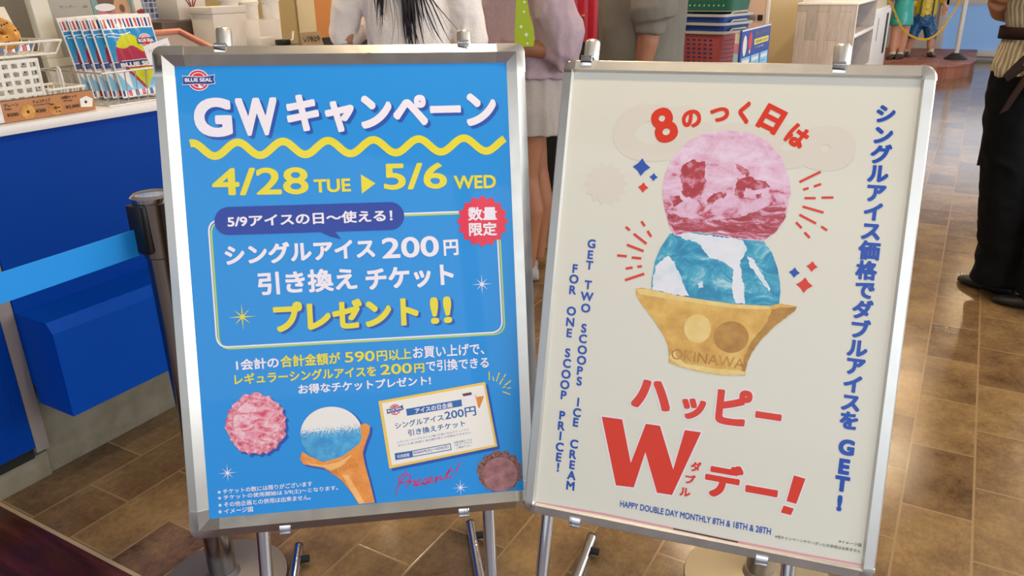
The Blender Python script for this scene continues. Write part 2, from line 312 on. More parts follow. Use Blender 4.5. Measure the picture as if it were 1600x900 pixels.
# ---- poster artwork: positions in millimetres on each poster
LEFT_PRINT = [
 ('L','logo_mark',(38.7,794.1),54.6,0,3),
 ('T','heading_lettering','G',(26.0,694.7),(64.5,-0.1),68.8,'white_ink',0.05,None,(5.2,-5.2),2),
 ('T','heading_lettering','W',(97.9,695.1),(71.9,0.5),66.7,'white_ink',0.05,None,(5.2,-5.2),2),
 ('T','heading_lettering','キャンペーン',(185.4,697.6),(380.1,1.1),68.8,'white_ink',0.05,None,(5.2,-5.2),2),
 ('W','wavy_band',[(16.1,684.5),(19.9,685.1),(23.7,684.5),(27.4,682.9),(31.0,680.3),(34.6,677.1),(38.1,673.4),(41.7,669.8),(45.3,666.5),(48.9,663.8),(52.6,662.0),(56.4,661.2),(60.2,661.7),(64.2,663.2),(68.2,665.6),(72.3,668.8),(76.4,672.4),(80.5,676.0),(84.6,679.3),(88.6,682.0),(92.6,683.8),(96.5,684.5),(100.4,684.1),(104.1,682.6),(107.8,680.1),(111.5,676.9),(115.1,673.3),(118.7,669.6),(122.4,666.2),(126.1,663.3),(129.8,661.4),(133.7,660.5),(137.6,660.8),(141.6,662.2),(145.7,664.6),(149.8,667.7),(153.9,671.2),(158.1,674.9),(162.2,678.3),(166.3,681.1),(170.4,683.0),(174.4,683.9),(178.3,683.7),(182.1,682.3),(185.9,679.9),(189.6,676.7),(193.3,673.1),(197.0,669.4),(200.8,665.9),(204.5,662.9),(208.4,660.8),(212.3,659.8),(216.2,659.9),(220.3,661.2),(224.4,663.5),(228.5,666.5),(232.7,670.1),(236.9,673.8),(241.1,677.3),(245.3,680.2),(249.4,682.3),(253.5,683.3),(257.4,683.2),(261.4,681.9),(265.2,679.6),(269.0,676.6),(272.8,672.9),(276.6,669.2),(280.4,665.6),(284.3,662.5),(288.2,660.3),(292.1,659.1),(296.1,659.1),(300.2,660.2),(304.4,662.4),(308.6,665.4),(312.9,668.9),(317.1,672.6),(321.4,676.2),(325.6,679.2),(329.8,681.5),(333.9,682.6),(337.9,682.7),(341.9,681.6),(345.9,679.4),(349.8,676.4),(353.7,672.8),(357.5,669.0),(361.4,665.3),(365.3,662.1),(369.3,659.8),(373.3,658.4),(377.4,658.2),(381.5,659.2),(385.8,661.3),(390.0,664.2),(394.3,667.7),(398.6,671.5),(402.9,675.1),(407.2,678.3),(411.4,680.6),(415.6,682.0),(419.8,682.2),(423.8,681.2),(427.9,679.1),(431.9,676.2),(435.8,672.6),(439.8,668.8),(443.7,665.0),(447.7,661.7),(451.8,659.2),(455.8,657.7),(460.0,657.4),(464.2,658.3),(468.5,660.2),(472.8,663.1),(477.1,666.5),(481.5,670.3),(485.8,674.0),(490.2,677.3),(494.5,679.8),(498.7,681.3),(503.0,681.6),(507.1,680.8),(511.2,678.8),(515.3,675.9),(519.3,672.4),(523.4,668.5),(527.4,664.7),(531.5,661.4),(535.6,658.7),(539.8,657.1),(544.0,656.6),(548.3,657.3),(552.6,659.1),(556.9,661.9),(561.3,665.3),(565.8,669.1),(570.2,672.9),(574.6,676.2),(578.9,678.9)],13.51,'yellow_ink',1,False),
 ('T','date_lettering','4/28',(47.9,591.0),(167.5,-2.9),49.0,'yellow_ink',0.022,None,None,2),
 ('T','date_lettering','TUE',(225.1,590.1),(65.7,0.0),24.2,'yellow_ink',0.03,None,None,2),
 ('P','date_lettering',[(310.2,621.0),(335.8,603.6),(310.1,585.5)],'yellow_ink',1),
 ('T','date_lettering','5/6',(350.8,590.8),(116.3,-1.3),48.5,'yellow_ink',0.022,None,None,2),
 ('T','date_lettering','WED',(480.0,587.9),(79.0,-0.7),24.8,'yellow_ink',0.03,None,None,2),
 ('P','speech_pill',[(70.8,520.2),(64.5,521.1),(58.8,523.7),(53.9,527.8),(50.3,533.0),(48.2,539.1),(47.6,545.6),(48.7,552.1),(51.4,558.1),(55.4,563.2),(60.6,567.2),(66.5,569.6),(72.8,570.5),(359.9,568.6),(366.5,567.7),(372.7,565.1),(377.9,560.9),(381.9,555.5),(384.3,549.3),(385.1,542.6),(384.0,535.8),(381.3,529.6),(377.1,524.3),(371.6,520.2),(365.4,517.7),(358.7,516.9)],'navy_ink',2.7),
 ('P','speech_pill',[(219.1,524.0),(255.7,521.2),(268.3,504.0),(249.2,509.6),(230.4,519.1)],'navy_ink',2.8),
 ('T','speech_pill','5/9アイスの日～使える！',(69.8,533.4),(293.7,-0.4),22.0,'white_ink',0.03,None,None,3.7),
 ('W','offer_outline',[(40.7,522.9),(41.1,527.9),(42.0,532.2),(43.6,535.8),(45.9,538.8),(48.8,541.1),(52.3,542.8),(56.4,543.7),(61.2,544.1),(539.0,542.0),(544.3,541.6),(548.9,540.5),(552.8,538.8),(556.0,536.3),(558.5,533.1),(560.4,529.3),(561.5,524.7),(561.9,519.5),(564.0,332.8),(563.7,327.5),(562.7,322.8),(561.0,318.9),(558.5,315.7),(555.3,313.2),(551.4,311.4),(546.7,310.4),(541.4,310.1),(60.8,313.9),(55.9,314.3),(51.7,315.3),(48.1,317.1),(45.2,319.5),(43.0,322.6),(41.4,326.3),(40.4,330.7),(40.1,335.9)],2.97,'lime_ink',1,True),
 ('W','offer_outline',[(36.9,526.2),(37.2,531.2),(38.2,535.5),(39.8,539.1),(42.0,542.1),(44.9,544.4),(48.4,546.0),(52.6,547.0),(57.4,547.3),(534.7,545.4),(540.0,545.0),(544.5,543.9),(548.4,542.2),(551.7,539.7),(554.2,536.6),(556.0,532.7),(557.1,528.2),(557.5,522.9),(559.6,336.4),(559.3,331.1),(558.3,326.4),(556.5,322.5),(554.0,319.3),(550.8,316.8),(546.9,315.0),(542.3,314.0),(536.9,313.7),(56.9,317.3),(52.0,317.7),(47.8,318.8),(44.2,320.5),(41.3,322.9),(39.1,326.0),(37.5,329.7),(36.5,334.2),(36.2,339.3)],2.96,'white_ink',2,True),
 ('T','offer_lettering','シングルアイス',(61.3,465.1),(266.9,1.7),37.7,'white_ink',0.04,None,None,2),
 ('T','offer_lettering','200',(340.7,464.2),(105.4,-0.2),38.8,'white_ink',0.022,None,None,2),
 ('T','offer_lettering','円',(455.1,464.3),(27.7,0.3),29.9,'white_ink',0.035,None,None,2),
 ('T','offer_lettering','引き換え',(115.1,408.0),(177.1,1.5),42.2,'white_ink',0.035,None,None,2),
 ('T','offer_lettering','チケット',(308.2,406.2),(163.3,1.8),41.3,'white_ink',0.04,None,None,2),
 ('T','gift_lettering','プレゼント',(138.0,338.9),(264.1,-2.1),55.1,'yellow_ink',0.05,None,(4.8,-3.6),2),
 ('T','gift_lettering','!!',(424.4,336.8),(40.4,0.4),50.7,'yellow_ink',0.03,None,(4.8,-3.6),2),
 ('P','burst_badge',[(579.9,524.2),(571.7,516.3),(575.3,505.6),(564.7,501.4),(563.9,490.2),(552.5,490.3),(547.4,480.3),(537.0,484.8),(528.4,477.4),(520.5,485.5),(509.7,482.0),(505.6,492.4),(494.3,493.3),(494.5,504.5),(484.5,509.5),(489.0,519.8),(481.6,528.2),(489.7,536.0),(486.2,546.6),(496.7,550.7),(497.5,561.8),(508.7,561.7),(513.8,571.7),(524.1,567.4),(532.7,574.7),(540.6,566.8),(551.3,570.4),(555.5,560.0),(566.8,559.2),(566.7,548.0),(576.9,543.0),(572.4,532.7)],'badge_ink',3),
 ('T','burst_badge','数量',(503.6,528.1),(54.5,-1.0),25.5,'white_ink',0.03,None,None,4),
 ('T','burst_badge','限定',(503.9,499.3),(52.9,-1.1),25.5,'white_ink',0.03,None,None,4),
 ('S','sparkle_mark#1',(83.7,370.9),25.0,'yellow_ink',2,0.2),
 ('S','sparkle_mark#2',(524.0,407.3),19.0,'white_ink',2,0.2),
 ('S','sparkle_mark#3',(37.6,83.4),16.9,'white_ink',2,0.2),
 ('S','sparkle_mark#4',(465.2,16.0),16.9,'white_ink',2,0.2),
 ('T','terms_lettering','1会計の',(66.7,272.7),(75.5,0.4),20.7,'white_ink',0.028,None,None,2),
 ('T','terms_lettering','合計金額が',(145.3,272.9),(108.2,-0.1),22.5,'yellow_ink',0.028,None,None,2),
 ('T','terms_lettering','590',(261.4,274.3),(54.8,-0.5),19.9,'yellow_ink',0.018,None,None,2),
 ('T','terms_lettering','円以上',(320.2,272.7),(64.4,0.2),20.8,'yellow_ink',0.028,None,None,2),
 ('T','terms_lettering','お買い上げで、',(387.9,273.1),(135.1,-0.7),23.0,'white_ink',0.022,None,None,2),
 ('T','terms_lettering','レギュラーシングルアイスを',(61.8,246.6),(255.7,-1.6),20.4,'yellow_ink',0.03,None,None,2),
 ('T','terms_lettering','200',(325.6,246.4),(58.5,-0.4),19.7,'yellow_ink',0.018,None,None,2),
 ('T','terms_lettering','円',(388.5,245.7),(19.1,-0.1),17.8,'yellow_ink',0.028,None,None,2),
 ('T','terms_lettering','で引換できる',(410.9,246.6),(119.3,-0.4),21.5,'white_ink',0.022,None,None,2),
 ('T','terms_lettering','お得なチケットプレゼント!',(174.0,220.8),(244.5,-0.1),18.3,'white_ink',0.028,None,None,2),
 ('P','pink_scoop_picture',[(151.5,161.5),(151.9,155.3),(148.3,149.1),(151.6,141.8),(148.0,137.7),(143.2,132.4),(137.5,128.5),(133.2,120.1),(131.2,116.4),(125.9,116.7),(118.5,111.5),(113.7,107.9),(108.2,111.8),(101.3,107.3),(95.4,110.9),(89.5,112.4),(82.5,108.6),(77.7,114.7),(71.1,116.0),(65.7,117.9),(62.6,124.5),(57.9,129.0),(56.5,134.4),(50.0,141.1),(51.7,144.4),(48.6,150.9),(46.2,157.6),(42.2,164.2),(46.1,170.0),(45.4,176.3),(48.7,182.9),(51.0,188.6),(50.1,193.2),(58.2,198.3),(58.3,205.0),(65.1,207.9),(70.0,212.4),(75.5,217.1),(78.4,221.6),(84.7,223.7),(91.5,220.5),(96.7,224.6),(103.1,225.6),(109.2,223.9),(114.4,218.1),(120.2,215.6),(125.8,218.1),(130.3,208.8),(133.7,206.0),(141.3,202.2),(142.5,196.3),(149.6,192.0),(147.7,185.4),(148.6,180.0),(153.9,173.6),(150.3,168.1)],'shade_ink',1),
 ('P','pink_scoop_picture',[(147.0,166.6),(147.3,160.4),(143.7,154.2),(147.1,146.9),(143.4,142.8),(138.7,137.5),(133.0,133.6),(128.7,125.2),(126.6,121.6),(121.3,121.8),(114.0,116.6),(109.2,113.0),(103.6,117.0),(96.8,112.4),(90.9,116.0),(85.0,117.5),(78.1,113.8),(73.2,119.8),(66.6,121.1),(61.3,123.0),(58.1,129.6),(53.5,134.1),(52.1,139.5),(45.5,146.1),(47.3,149.5),(44.1,156.0),(41.8,162.6),(37.8,169.3),(41.7,175.1),(41.0,181.3),(44.3,187.9),(46.5,193.6),(45.6,198.2),(53.8,203.3),(53.9,210.0),(60.7,212.9),(65.6,217.4),(71.1,222.1),(73.9,226.6),(80.3,228.7),(87.1,225.5),(92.2,229.6),(98.7,230.6),(104.7,228.9),(109.9,223.2),(115.7,220.7),(121.3,223.1),(125.7,213.9),(129.2,211.0),(136.8,207.3),(138.0,201.3),(145.1,197.0),(143.1,190.5),(144.1,185.1),(149.3,178.7),(145.8,173.1)],'pink_crumb_ink',2),
 ('P','pink_scoop_picture',[(137.0,170.6),(136.1,163.8),(134.0,157.3),(131.0,151.3),(127.0,145.8),(122.3,141.1),(116.8,137.2),(110.8,134.3),(104.4,132.4),(97.7,131.6),(91.1,131.9),(84.5,133.3),(78.3,135.7),(72.5,139.1),(67.3,143.4),(62.8,148.5),(59.3,154.2),(56.6,160.5),(55.0,167.0),(54.4,173.8),(54.8,180.5),(56.4,187.1),(58.9,193.3),(62.4,199.0),(66.7,204.1),(71.8,208.4),(77.5,211.8),(83.6,214.2),(90.1,215.6),(96.8,215.9),(103.4,215.2),(109.8,213.3),(115.8,210.5),(121.4,206.7),(126.3,202.0),(130.4,196.6),(133.6,190.6),(135.8,184.1),(137.0,177.4)],'pink_scoop_ink',3),
 ('P','cone_picture',[(173.2,94.3),(178.5,107.8),(189.4,98.9),(215.1,84.6),(250.0,91.6),(282.1,112.9),(288.4,122.4),(287.3,149.8),(297.9,152.5),(305.6,145.9),(303.3,133.2),(295.8,115.8),(288.9,96.2),(291.5,73.8),(299.1,36.7),(304.9,1.2),(275.9,3.9),(263.3,21.8),(247.3,45.5),(229.2,63.3),(214.5,73.5),(192.0,79.5),(178.9,83.8)],'shade_ink',1),
 ('P','cone_picture',[(290.6,133.5),(289.5,125.7),(287.3,118.3),(283.9,111.2),(279.3,104.7),(273.8,99.0),(267.5,94.1),(260.4,90.1),(252.7,87.2),(244.6,85.4),(236.3,84.7),(228.0,85.1),(219.8,86.7),(211.8,89.4),(204.4,93.1),(197.5,97.8),(191.5,103.3),(186.3,109.5),(182.2,116.4),(179.1,123.7),(177.2,131.3),(176.5,139.0),(177.0,146.7),(178.7,154.2),(181.5,161.4),(185.4,168.1),(190.4,174.2),(196.2,179.5),(202.9,183.9),(210.1,187.4),(217.9,189.8),(226.1,191.1),(234.3,191.3),(242.6,190.4),(250.7,188.4),(258.5,185.3),(265.7,181.1),(272.2,176.1),(277.9,170.2),(282.7,163.7),(286.4,156.6),(289.0,149.1),(290.4,141.3)],'shade_ink',1),
 ('P','cone_picture',[(286.1,135.4),(285.0,127.7),(282.8,120.2),(279.3,113.2),(274.8,106.7),(269.3,101.0),(263.0,96.1),(255.9,92.1),(248.2,89.2),(240.2,87.4),(231.9,86.7),(223.5,87.1),(215.3,88.7),(207.4,91.4),(199.9,95.1),(193.1,99.7),(187.1,105.3),(181.9,111.5),(177.8,118.3),(174.7,125.6),(172.8,133.2),(172.1,141.0),(172.6,148.7),(174.3,156.2),(177.1,163.4),(181.0,170.0),(186.0,176.1),(191.8,181.4),(198.4,185.8),(205.7,189.3),(213.5,191.7),(221.6,193.0),(229.9,193.2),(238.2,192.3),(246.3,190.3),(254.0,187.2),(261.2,183.1),(267.7,178.0),(273.4,172.2),(278.2,165.6),(281.9,158.5),(284.5,151.0),(285.9,143.3)],'blue_vanilla_ink',2),
 ('P','cone_picture',[(168.5,98.7),(173.9,112.1),(184.7,103.3),(210.4,89.0),(245.3,96.0),(277.3,117.3),(283.7,126.8),(282.5,154.1),(293.1,156.9),(300.8,150.3),(298.6,137.6),(291.0,120.2),(284.1,100.7),(286.7,78.3),(294.3,41.2),(301.1,2.3),(270.7,2.0),(258.6,26.3),(242.6,50.0),(224.4,67.7),(209.8,77.9),(187.3,83.9),(174.3,88.2)],'cone_ink',3),
 ('P','cone_picture',[(173.0,97.1),(187.5,87.8),(210.1,82.7),(240.9,87.2),(264.7,99.5),(248.3,81.7),(224.6,70.9),(209.9,80.3),(187.4,85.5)],'cone_light_ink',3.5),
 ('P','cone_picture',[(243.3,62.0),(254.7,59.0),(268.5,31.4),(282.4,3.3),(272.7,2.6),(258.6,27.5)],'cone_light_ink',3.5),
 ('T','cone_picture','OKINAWA',(224.1,61.7),(50.8,13.6),9.8,'cone_deep_ink',0.0,None,None,4),
 ('P','ticket_picture',[(323.6,191.7),(527.3,214.0),(545.6,85.6),(337.1,60.1)],'shade_ink',1),
 ('P','ticket_picture',[(318.5,196.9),(521.9,219.2),(540.2,91.1),(331.9,65.4)],'ticket_border_ink',2),
 ('P','ticket_picture',[(324.8,192.4),(518.4,213.8),(535.0,94.8),(336.9,71.4)],'ticket_paper_ink',3),
 ('P','ticket_picture',[(369.2,178.2),(474.8,188.7),(475.8,175.6),(370.5,164.8)],'ticket_blue_ink',4),
 ('T','ticket_picture','アイスの日企画',(386.3,168.0),(71.1,7.0),10.1,'white_ink',0.03,None,None,5),
 ('L','ticket_picture',(348.6,178.6),32.7,10,4),
 ('T','ticket_picture','シングルアイス',(347.7,140.9),(91.9,9.6),12.5,'ticket_blue_ink',0.02,None,None,4),
 ('T','ticket_picture','200円',(442.3,150.2),(60.2,5.4),18.5,'ticket_blue_ink',0.02,None,None,4),
 ('T','ticket_picture','引き換えチケット',(371.2,125.2),(109.2,11.0),12.3,'ticket_blue_ink',0.02,None,None,4),
 ('T','ticket_picture','レギュラーシングルアイス1個と引換できるチケットです',(350.1,113.2),(136.3,13.9),4.1,'ticket_blue_ink',0,None,None,4),
 ('T','ticket_picture','おひとり様1枚限り 他の割引券との併用はできません',(351.4,106.6),(138.8,14.5),4.1,'ticket_blue_ink',0,None,None,4),
 ('P','ticket_picture',[(343.3,94.4),(375.2,96.5),(376.1,83.8),(344.1,80.9)],'ticket_blue_ink',4),
 ('T','ticket_picture','利用期間',(348.2,83.8),(22.9,2.1),6.9,'white_ink',0.01,None,None,5),
 ('W','ticket_picture',[(375.9,96.0),(449.3,104.1),(450.7,92.5),(376.9,85.0)],1.57,'ticket_blue_ink',4,True),
 ('T','ticket_picture','2026/5/9(土)～5/24(日)',(378.3,88.1),(67.8,7.2),6.6,'ticket_blue_ink',0.015,None,None,5),
 ('T','ticket_picture','対象店舗はこちら',(456.4,103.1),(35.1,3.6),4.6,'ticket_blue_ink',0,None,None,4),
 ('T','ticket_picture','QRコードから',(458.2,98.4),(33.0,2.9),4.2,'ticket_blue_ink',0,None,None,4),
 ('T','ticket_picture','ご確認下さい',(460.8,92.9),(29.0,2.9),4.2,'ticket_blue_ink',0,None,None,4),
 ('P','ticket_picture',[(476.9,199.4),(494.6,201.4),(496.3,186.6),(483.0,184.4)],'choco_ink',4),
 ('P','ticket_picture',[(477.5,194.1),(497.6,196.3),(496.3,185.8),(482.6,184.4)],'white_ink',5),
 ('P','ticket_picture',[(501.5,195.2),(514.4,196.6),(518.2,191.1),(509.2,169.4),(506.4,170.4)],'cone_ink',4),
 ('P','ticket_picture',[(505.8,201.3),(514.7,202.3),(518.3,192.3),(502.2,191.1)],'ticket_paper_ink',5),
 ('W','ray_mark',[(530.4,238.5),(530.1,222.3)],2.01,'yellow_ink',2,False),
 ('W','ray_mark',[(537.2,228.3),(538.8,220.0)],2.01,'yellow_ink',2,False),
 ('W','ray_mark',[(550.0,235.5),(543.6,218.5)],2.02,'yellow_ink',2,False),
 ('W','ray_mark',[(562.7,231.8),(558.4,225.6)],2.02,'yellow_ink',2,False),
 ('W','ray_mark',[(557.1,223.6),(549.4,212.4)],2.02,'yellow_ink',2,False),
 ('W','ray_mark',[(572.3,218.1),(559.8,210.0)],2.03,'yellow_ink',2,False),
 ('W','ray_mark',[(555.2,205.8),(561.7,207.0)],2.02,'yellow_ink',2,False),
 ('W','ray_mark',[(554.8,197.7),(570.0,190.9)],2.03,'yellow_ink',2,False),
 ('W','ray_mark',[(564.0,203.6),(571.7,204.2)],2.03,'yellow_ink',2,False),
 ('W','script_lettering',[(342.5,13.9),(342.5,15.1),(342.6,16.6),(342.6,18.5),(342.9,20.5),(343.3,22.4),(344.0,24.2),(345.0,26.1),(346.0,28.0),(347.2,30.0),(348.6,32.1),(350.1,34.5),(351.8,37.2),(353.6,39.8),(355.4,42.3),(357.1,44.4),(358.7,46.1),(360.2,47.6),(361.7,48.8),(363.1,49.7),(364.5,50.3),(365.9,50.4),(367.4,50.3),(368.7,49.8),(369.9,49.2),(370.7,48.5),(371.2,47.6),(371.4,46.6),(371.4,45.4),(371.2,44.2),(370.8,43.2),(370.2,42.2),(369.4,41.2),(368.3,40.3),(367.1,39.5),(365.9,38.7),(364.4,38.0),(362.8,37.4),(361.1,36.9),(359.4,36.4),(357.8,36.2),(356.3,36.0),(354.7,36.0),(353.3,36.1),(351.9,36.4),(350.8,36.8),(349.8,37.5),(348.9,38.4),(348.3,39.5),(347.9,40.7),(347.9,42.0),(348.4,43.4),(349.2,45.0),(350.4,46.6),(351.8,48.2),(353.4,49.6),(355.6,50.9),(358.4,52.2),(361.2,53.4),(363.8,54.4),(365.5,55.1)],2.16,'magenta_ink',2,False),
 ('W','script_lettering',[(362.0,24.4),(362.7,25.8),(363.8,28.0),(365.1,30.4),(366.3,32.7),(367.2,34.5),(367.9,35.8),(368.4,36.9),(368.8,37.7),(369.1,38.2),(369.4,38.4),(369.5,37.9),(369.5,36.9),(369.5,35.7),(369.6,34.7),(370.0,34.2),(370.6,34.6),(371.5,35.4),(372.5,36.4),(373.5,37.3),(374.5,37.9),(375.5,38.1),(376.5,38.1),(377.5,38.0),(378.3,37.6),(378.8,37.1),(379.0,36.3),(379.0,35.3),(378.7,34.1),(378.4,32.9),(378.1,31.9),(377.8,30.9),(377.2,30.0),(376.7,29.2),(376.4,28.5),(376.4,27.9),(376.7,27.5),(377.4,27.2),(378.3,27.1),(379.2,27.2),(380.3,27.6),(381.5,28.4),(383.0,29.6),(384.5,30.9),(385.9,32.3),(386.9,33.5),(387.7,34.5),(388.2,35.5),(388.6,36.4),(388.8,37.2),(388.7,37.8),(388.5,38.4),(387.9,38.9),(387.2,39.3),(386.4,39.5),(385.7,39.4),(384.8,38.9),(383.7,38.0),(382.7,37.0),(381.7,35.9),(381.1,34.9),(380.6,33.7),(380.4,32.5),(380.3,31.2),(380.4,30.1),(380.8,29.2),(381.4,28.4),(382.3,27.9),(383.3,27.4),(384.5,27.3),(385.8,27.5),(387.3,28.0),(389.0,29.0),(390.8,30.2),(392.5,31.5),(394.0,32.8),(395.3,34.4),(396.5,36.3),(397.5,38.2),(398.4,39.7),(399.2,40.6),(399.8,40.6),(400.2,40.1),(400.6,39.2),(400.8,38.1),(401.0,37.1),(401.2,36.1),(401.4,34.9),(401.5,33.6),(401.4,32.4),(401.1,31.4),(400.6,30.5),(399.8,29.6),(398.8,28.9),(397.9,28.3),(397.0,28.1),(396.0,28.2),(395.0,28.8),(394.0,29.4),(393.3,30.1),(393.1,30.5),(393.6,30.5),(394.5,30.3),(395.8,30.0),(397.2,29.8),(398.7,30.0),(400.2,30.5),(401.9,31.2),(403.7,32.2),(405.3,33.2),(406.8,34.1),(408.1,35.2),(409.3,36.3),(410.4,37.4),(411.3,38.5),(411.9,39.4),(412.2,40.3),(412.2,41.1),(412.0,41.9),(411.7,42.4),(411.2,42.8),(410.6,42.8),(409.8,42.6),(408.9,42.3),(407.9,41.8),(407.2,41.1),(406.5,40.1),(405.8,38.9),(405.2,37.6),(404.7,36.3),(404.5,35.2),(404.4,34.1),(404.5,33.1),(404.8,32.2),(405.3,31.5),(405.9,30.9),(406.7,30.6),(407.7,30.5),(408.9,30.5),(410.2,30.8),(411.5,31.2),(412.8,32.1),(414.2,33.3),(415.7,34.7),(417.0,36.1),(418.1,37.2),(419.0,38.3),(419.6,39.4),(420.1,40.3),(420.5,40.9),(420.7,41.1),(420.7,40.5),(420.6,39.5),(420.3,38.1),(420.0,36.7),(419.6,35.4),(419.2,34.2),(418.6,32.9),(418.1,31.6),(417.7,30.8),(417.8,30.7),(418.4,31.5),(419.3,33.1),(420.5,35.0),(421.8,36.9),(423.0,38.4),(424.2,39.5),(425.5,40.5),(426.8,41.3),(427.9,41.8),(428.7,42.0),(429.2,41.6),(429.4,40.8),(429.4,39.8),(429.4,38.7),(429.3,37.8),(429.1,37.0),(428.7,36.2),(428.3,35.5),(428.2,34.9),(428.4,34.6),(429.1,34.6),(430.1,34.7),(431.4,35.1),(432.7,35.7),(434.1,36.6),(435.3,37.8),(436.6,39.2),(438.0,41.0),(439.4,42.9),(440.9,45.0),(442.5,47.6),(444.3,50.6),(446.1,53.7),(447.6,56.4),(448.7,58.3)],2.17,'magenta_ink',2,False),
 ('W','script_lettering',[(446.0,52.7),(445.2,51.2),(444.0,48.8),(442.7,46.2),(441.5,43.7),(440.7,41.7),(440.4,40.2),(440.3,39.0),(440.4,38.0),(440.8,37.2),(441.3,36.7),(442.0,36.5),(442.9,36.6),(444.0,36.9),(445.1,37.4),(446.1,37.9),(447.2,38.7),(448.4,39.7),(449.5,40.8),(450.5,41.8),(451.2,42.4)],2.2,'magenta_ink',2,False),
 ('W','script_lettering',[(438.6,48.1),(454.0,52.0)],2.2,'magenta_ink',2,False),
 ('W','script_lettering',[(466.7,66.5),(466.2,65.3),(465.4,63.7),(464.5,61.7),(463.6,59.7),(462.7,57.8),(461.8,56.0),(460.9,53.9),(460.0,52.0),(459.2,50.3),(458.7,49.1)],2.21,'magenta_ink',2,False),
 ('W','script_lettering',[(456.8,43.6),(456.3,40.3)],2.21,'magenta_ink',2,False),
 ('P','choco_scoop_picture',[(584.4,37.5),(582.9,32.2),(586.3,26.9),(585.8,21.8),(578.2,17.9),(573.9,13.8),(571.5,7.6),(570.2,6.2),(562.3,5.4),(558.4,3.7),(553.3,1.3),(548.1,3.0),(543.1,1.6),(537.2,1.8),(531.5,2.0),(526.1,2.1),(522.2,9.0),(518.6,7.1),(511.3,11.0),(510.6,16.5),(504.8,21.4),(502.2,26.8),(501.3,31.4),(502.9,36.3),(497.5,42.8),(497.6,48.1),(500.7,52.2),(500.8,57.1),(502.8,63.2),(511.3,65.2),(511.4,71.1),(515.0,76.6),(521.5,74.0),(523.7,76.3),(529.2,78.5),(535.2,84.2),(540.7,82.9),(546.4,80.0),(552.0,80.0),(558.0,81.5),(562.1,77.6),(565.0,71.7),(571.8,71.0),(577.2,67.6),(576.5,62.4),(583.2,58.1),(580.4,54.4),(587.5,47.0),(586.4,42.5)],'choco_crumb_ink',2),
 ('P','choco_scoop_picture',[(577.3,31.8),(576.7,26.4),(575.1,21.1),(572.8,16.2),(569.6,11.8),(565.8,7.9),(561.3,4.8),(556.4,2.5),(551.2,1.3),(545.8,1.5),(540.3,1.7),(534.8,1.9),(529.6,3.9),(524.7,6.8),(520.3,10.3),(516.6,14.5),(513.5,19.2),(511.1,24.4),(509.6,29.7),(509.0,35.3),(509.3,40.8),(510.4,46.1),(512.3,51.2),(515.1,55.8),(518.6,59.9),(522.7,63.4),(527.3,66.1),(532.3,68.0),(537.7,69.1),(543.1,69.3),(548.6,68.6),(554.0,67.0),(559.0,64.6),(563.7,61.5),(567.8,57.6),(571.3,53.1),(574.1,48.2),(576.0,42.9),(577.1,37.4)],'choco_scoop_ink',3),
 ('T','footnote_lettering','※ チケットの数には限りがございます',(17.5,44.2),(170.4,0.4),9.8,'white_ink',0.015,None,None,2),
 ('T','footnote_lettering','※ チケットの使用開始は 5/9(土)～となります。',(17.4,31.9),(217.2,-0.2),10.2,'white_ink',0.015,None,None,2),
 ('T','footnote_lettering','※ その他企画との併用は出来ません。',(17.2,19.3),(166.1,-0.4),9.9,'white_ink',0.015,None,None,2),
 ('T','footnote_lettering','※ イメージ図',(16.3,6.7),(61.6,-0.9),9.9,'white_ink',0.015,None,None,2),
]
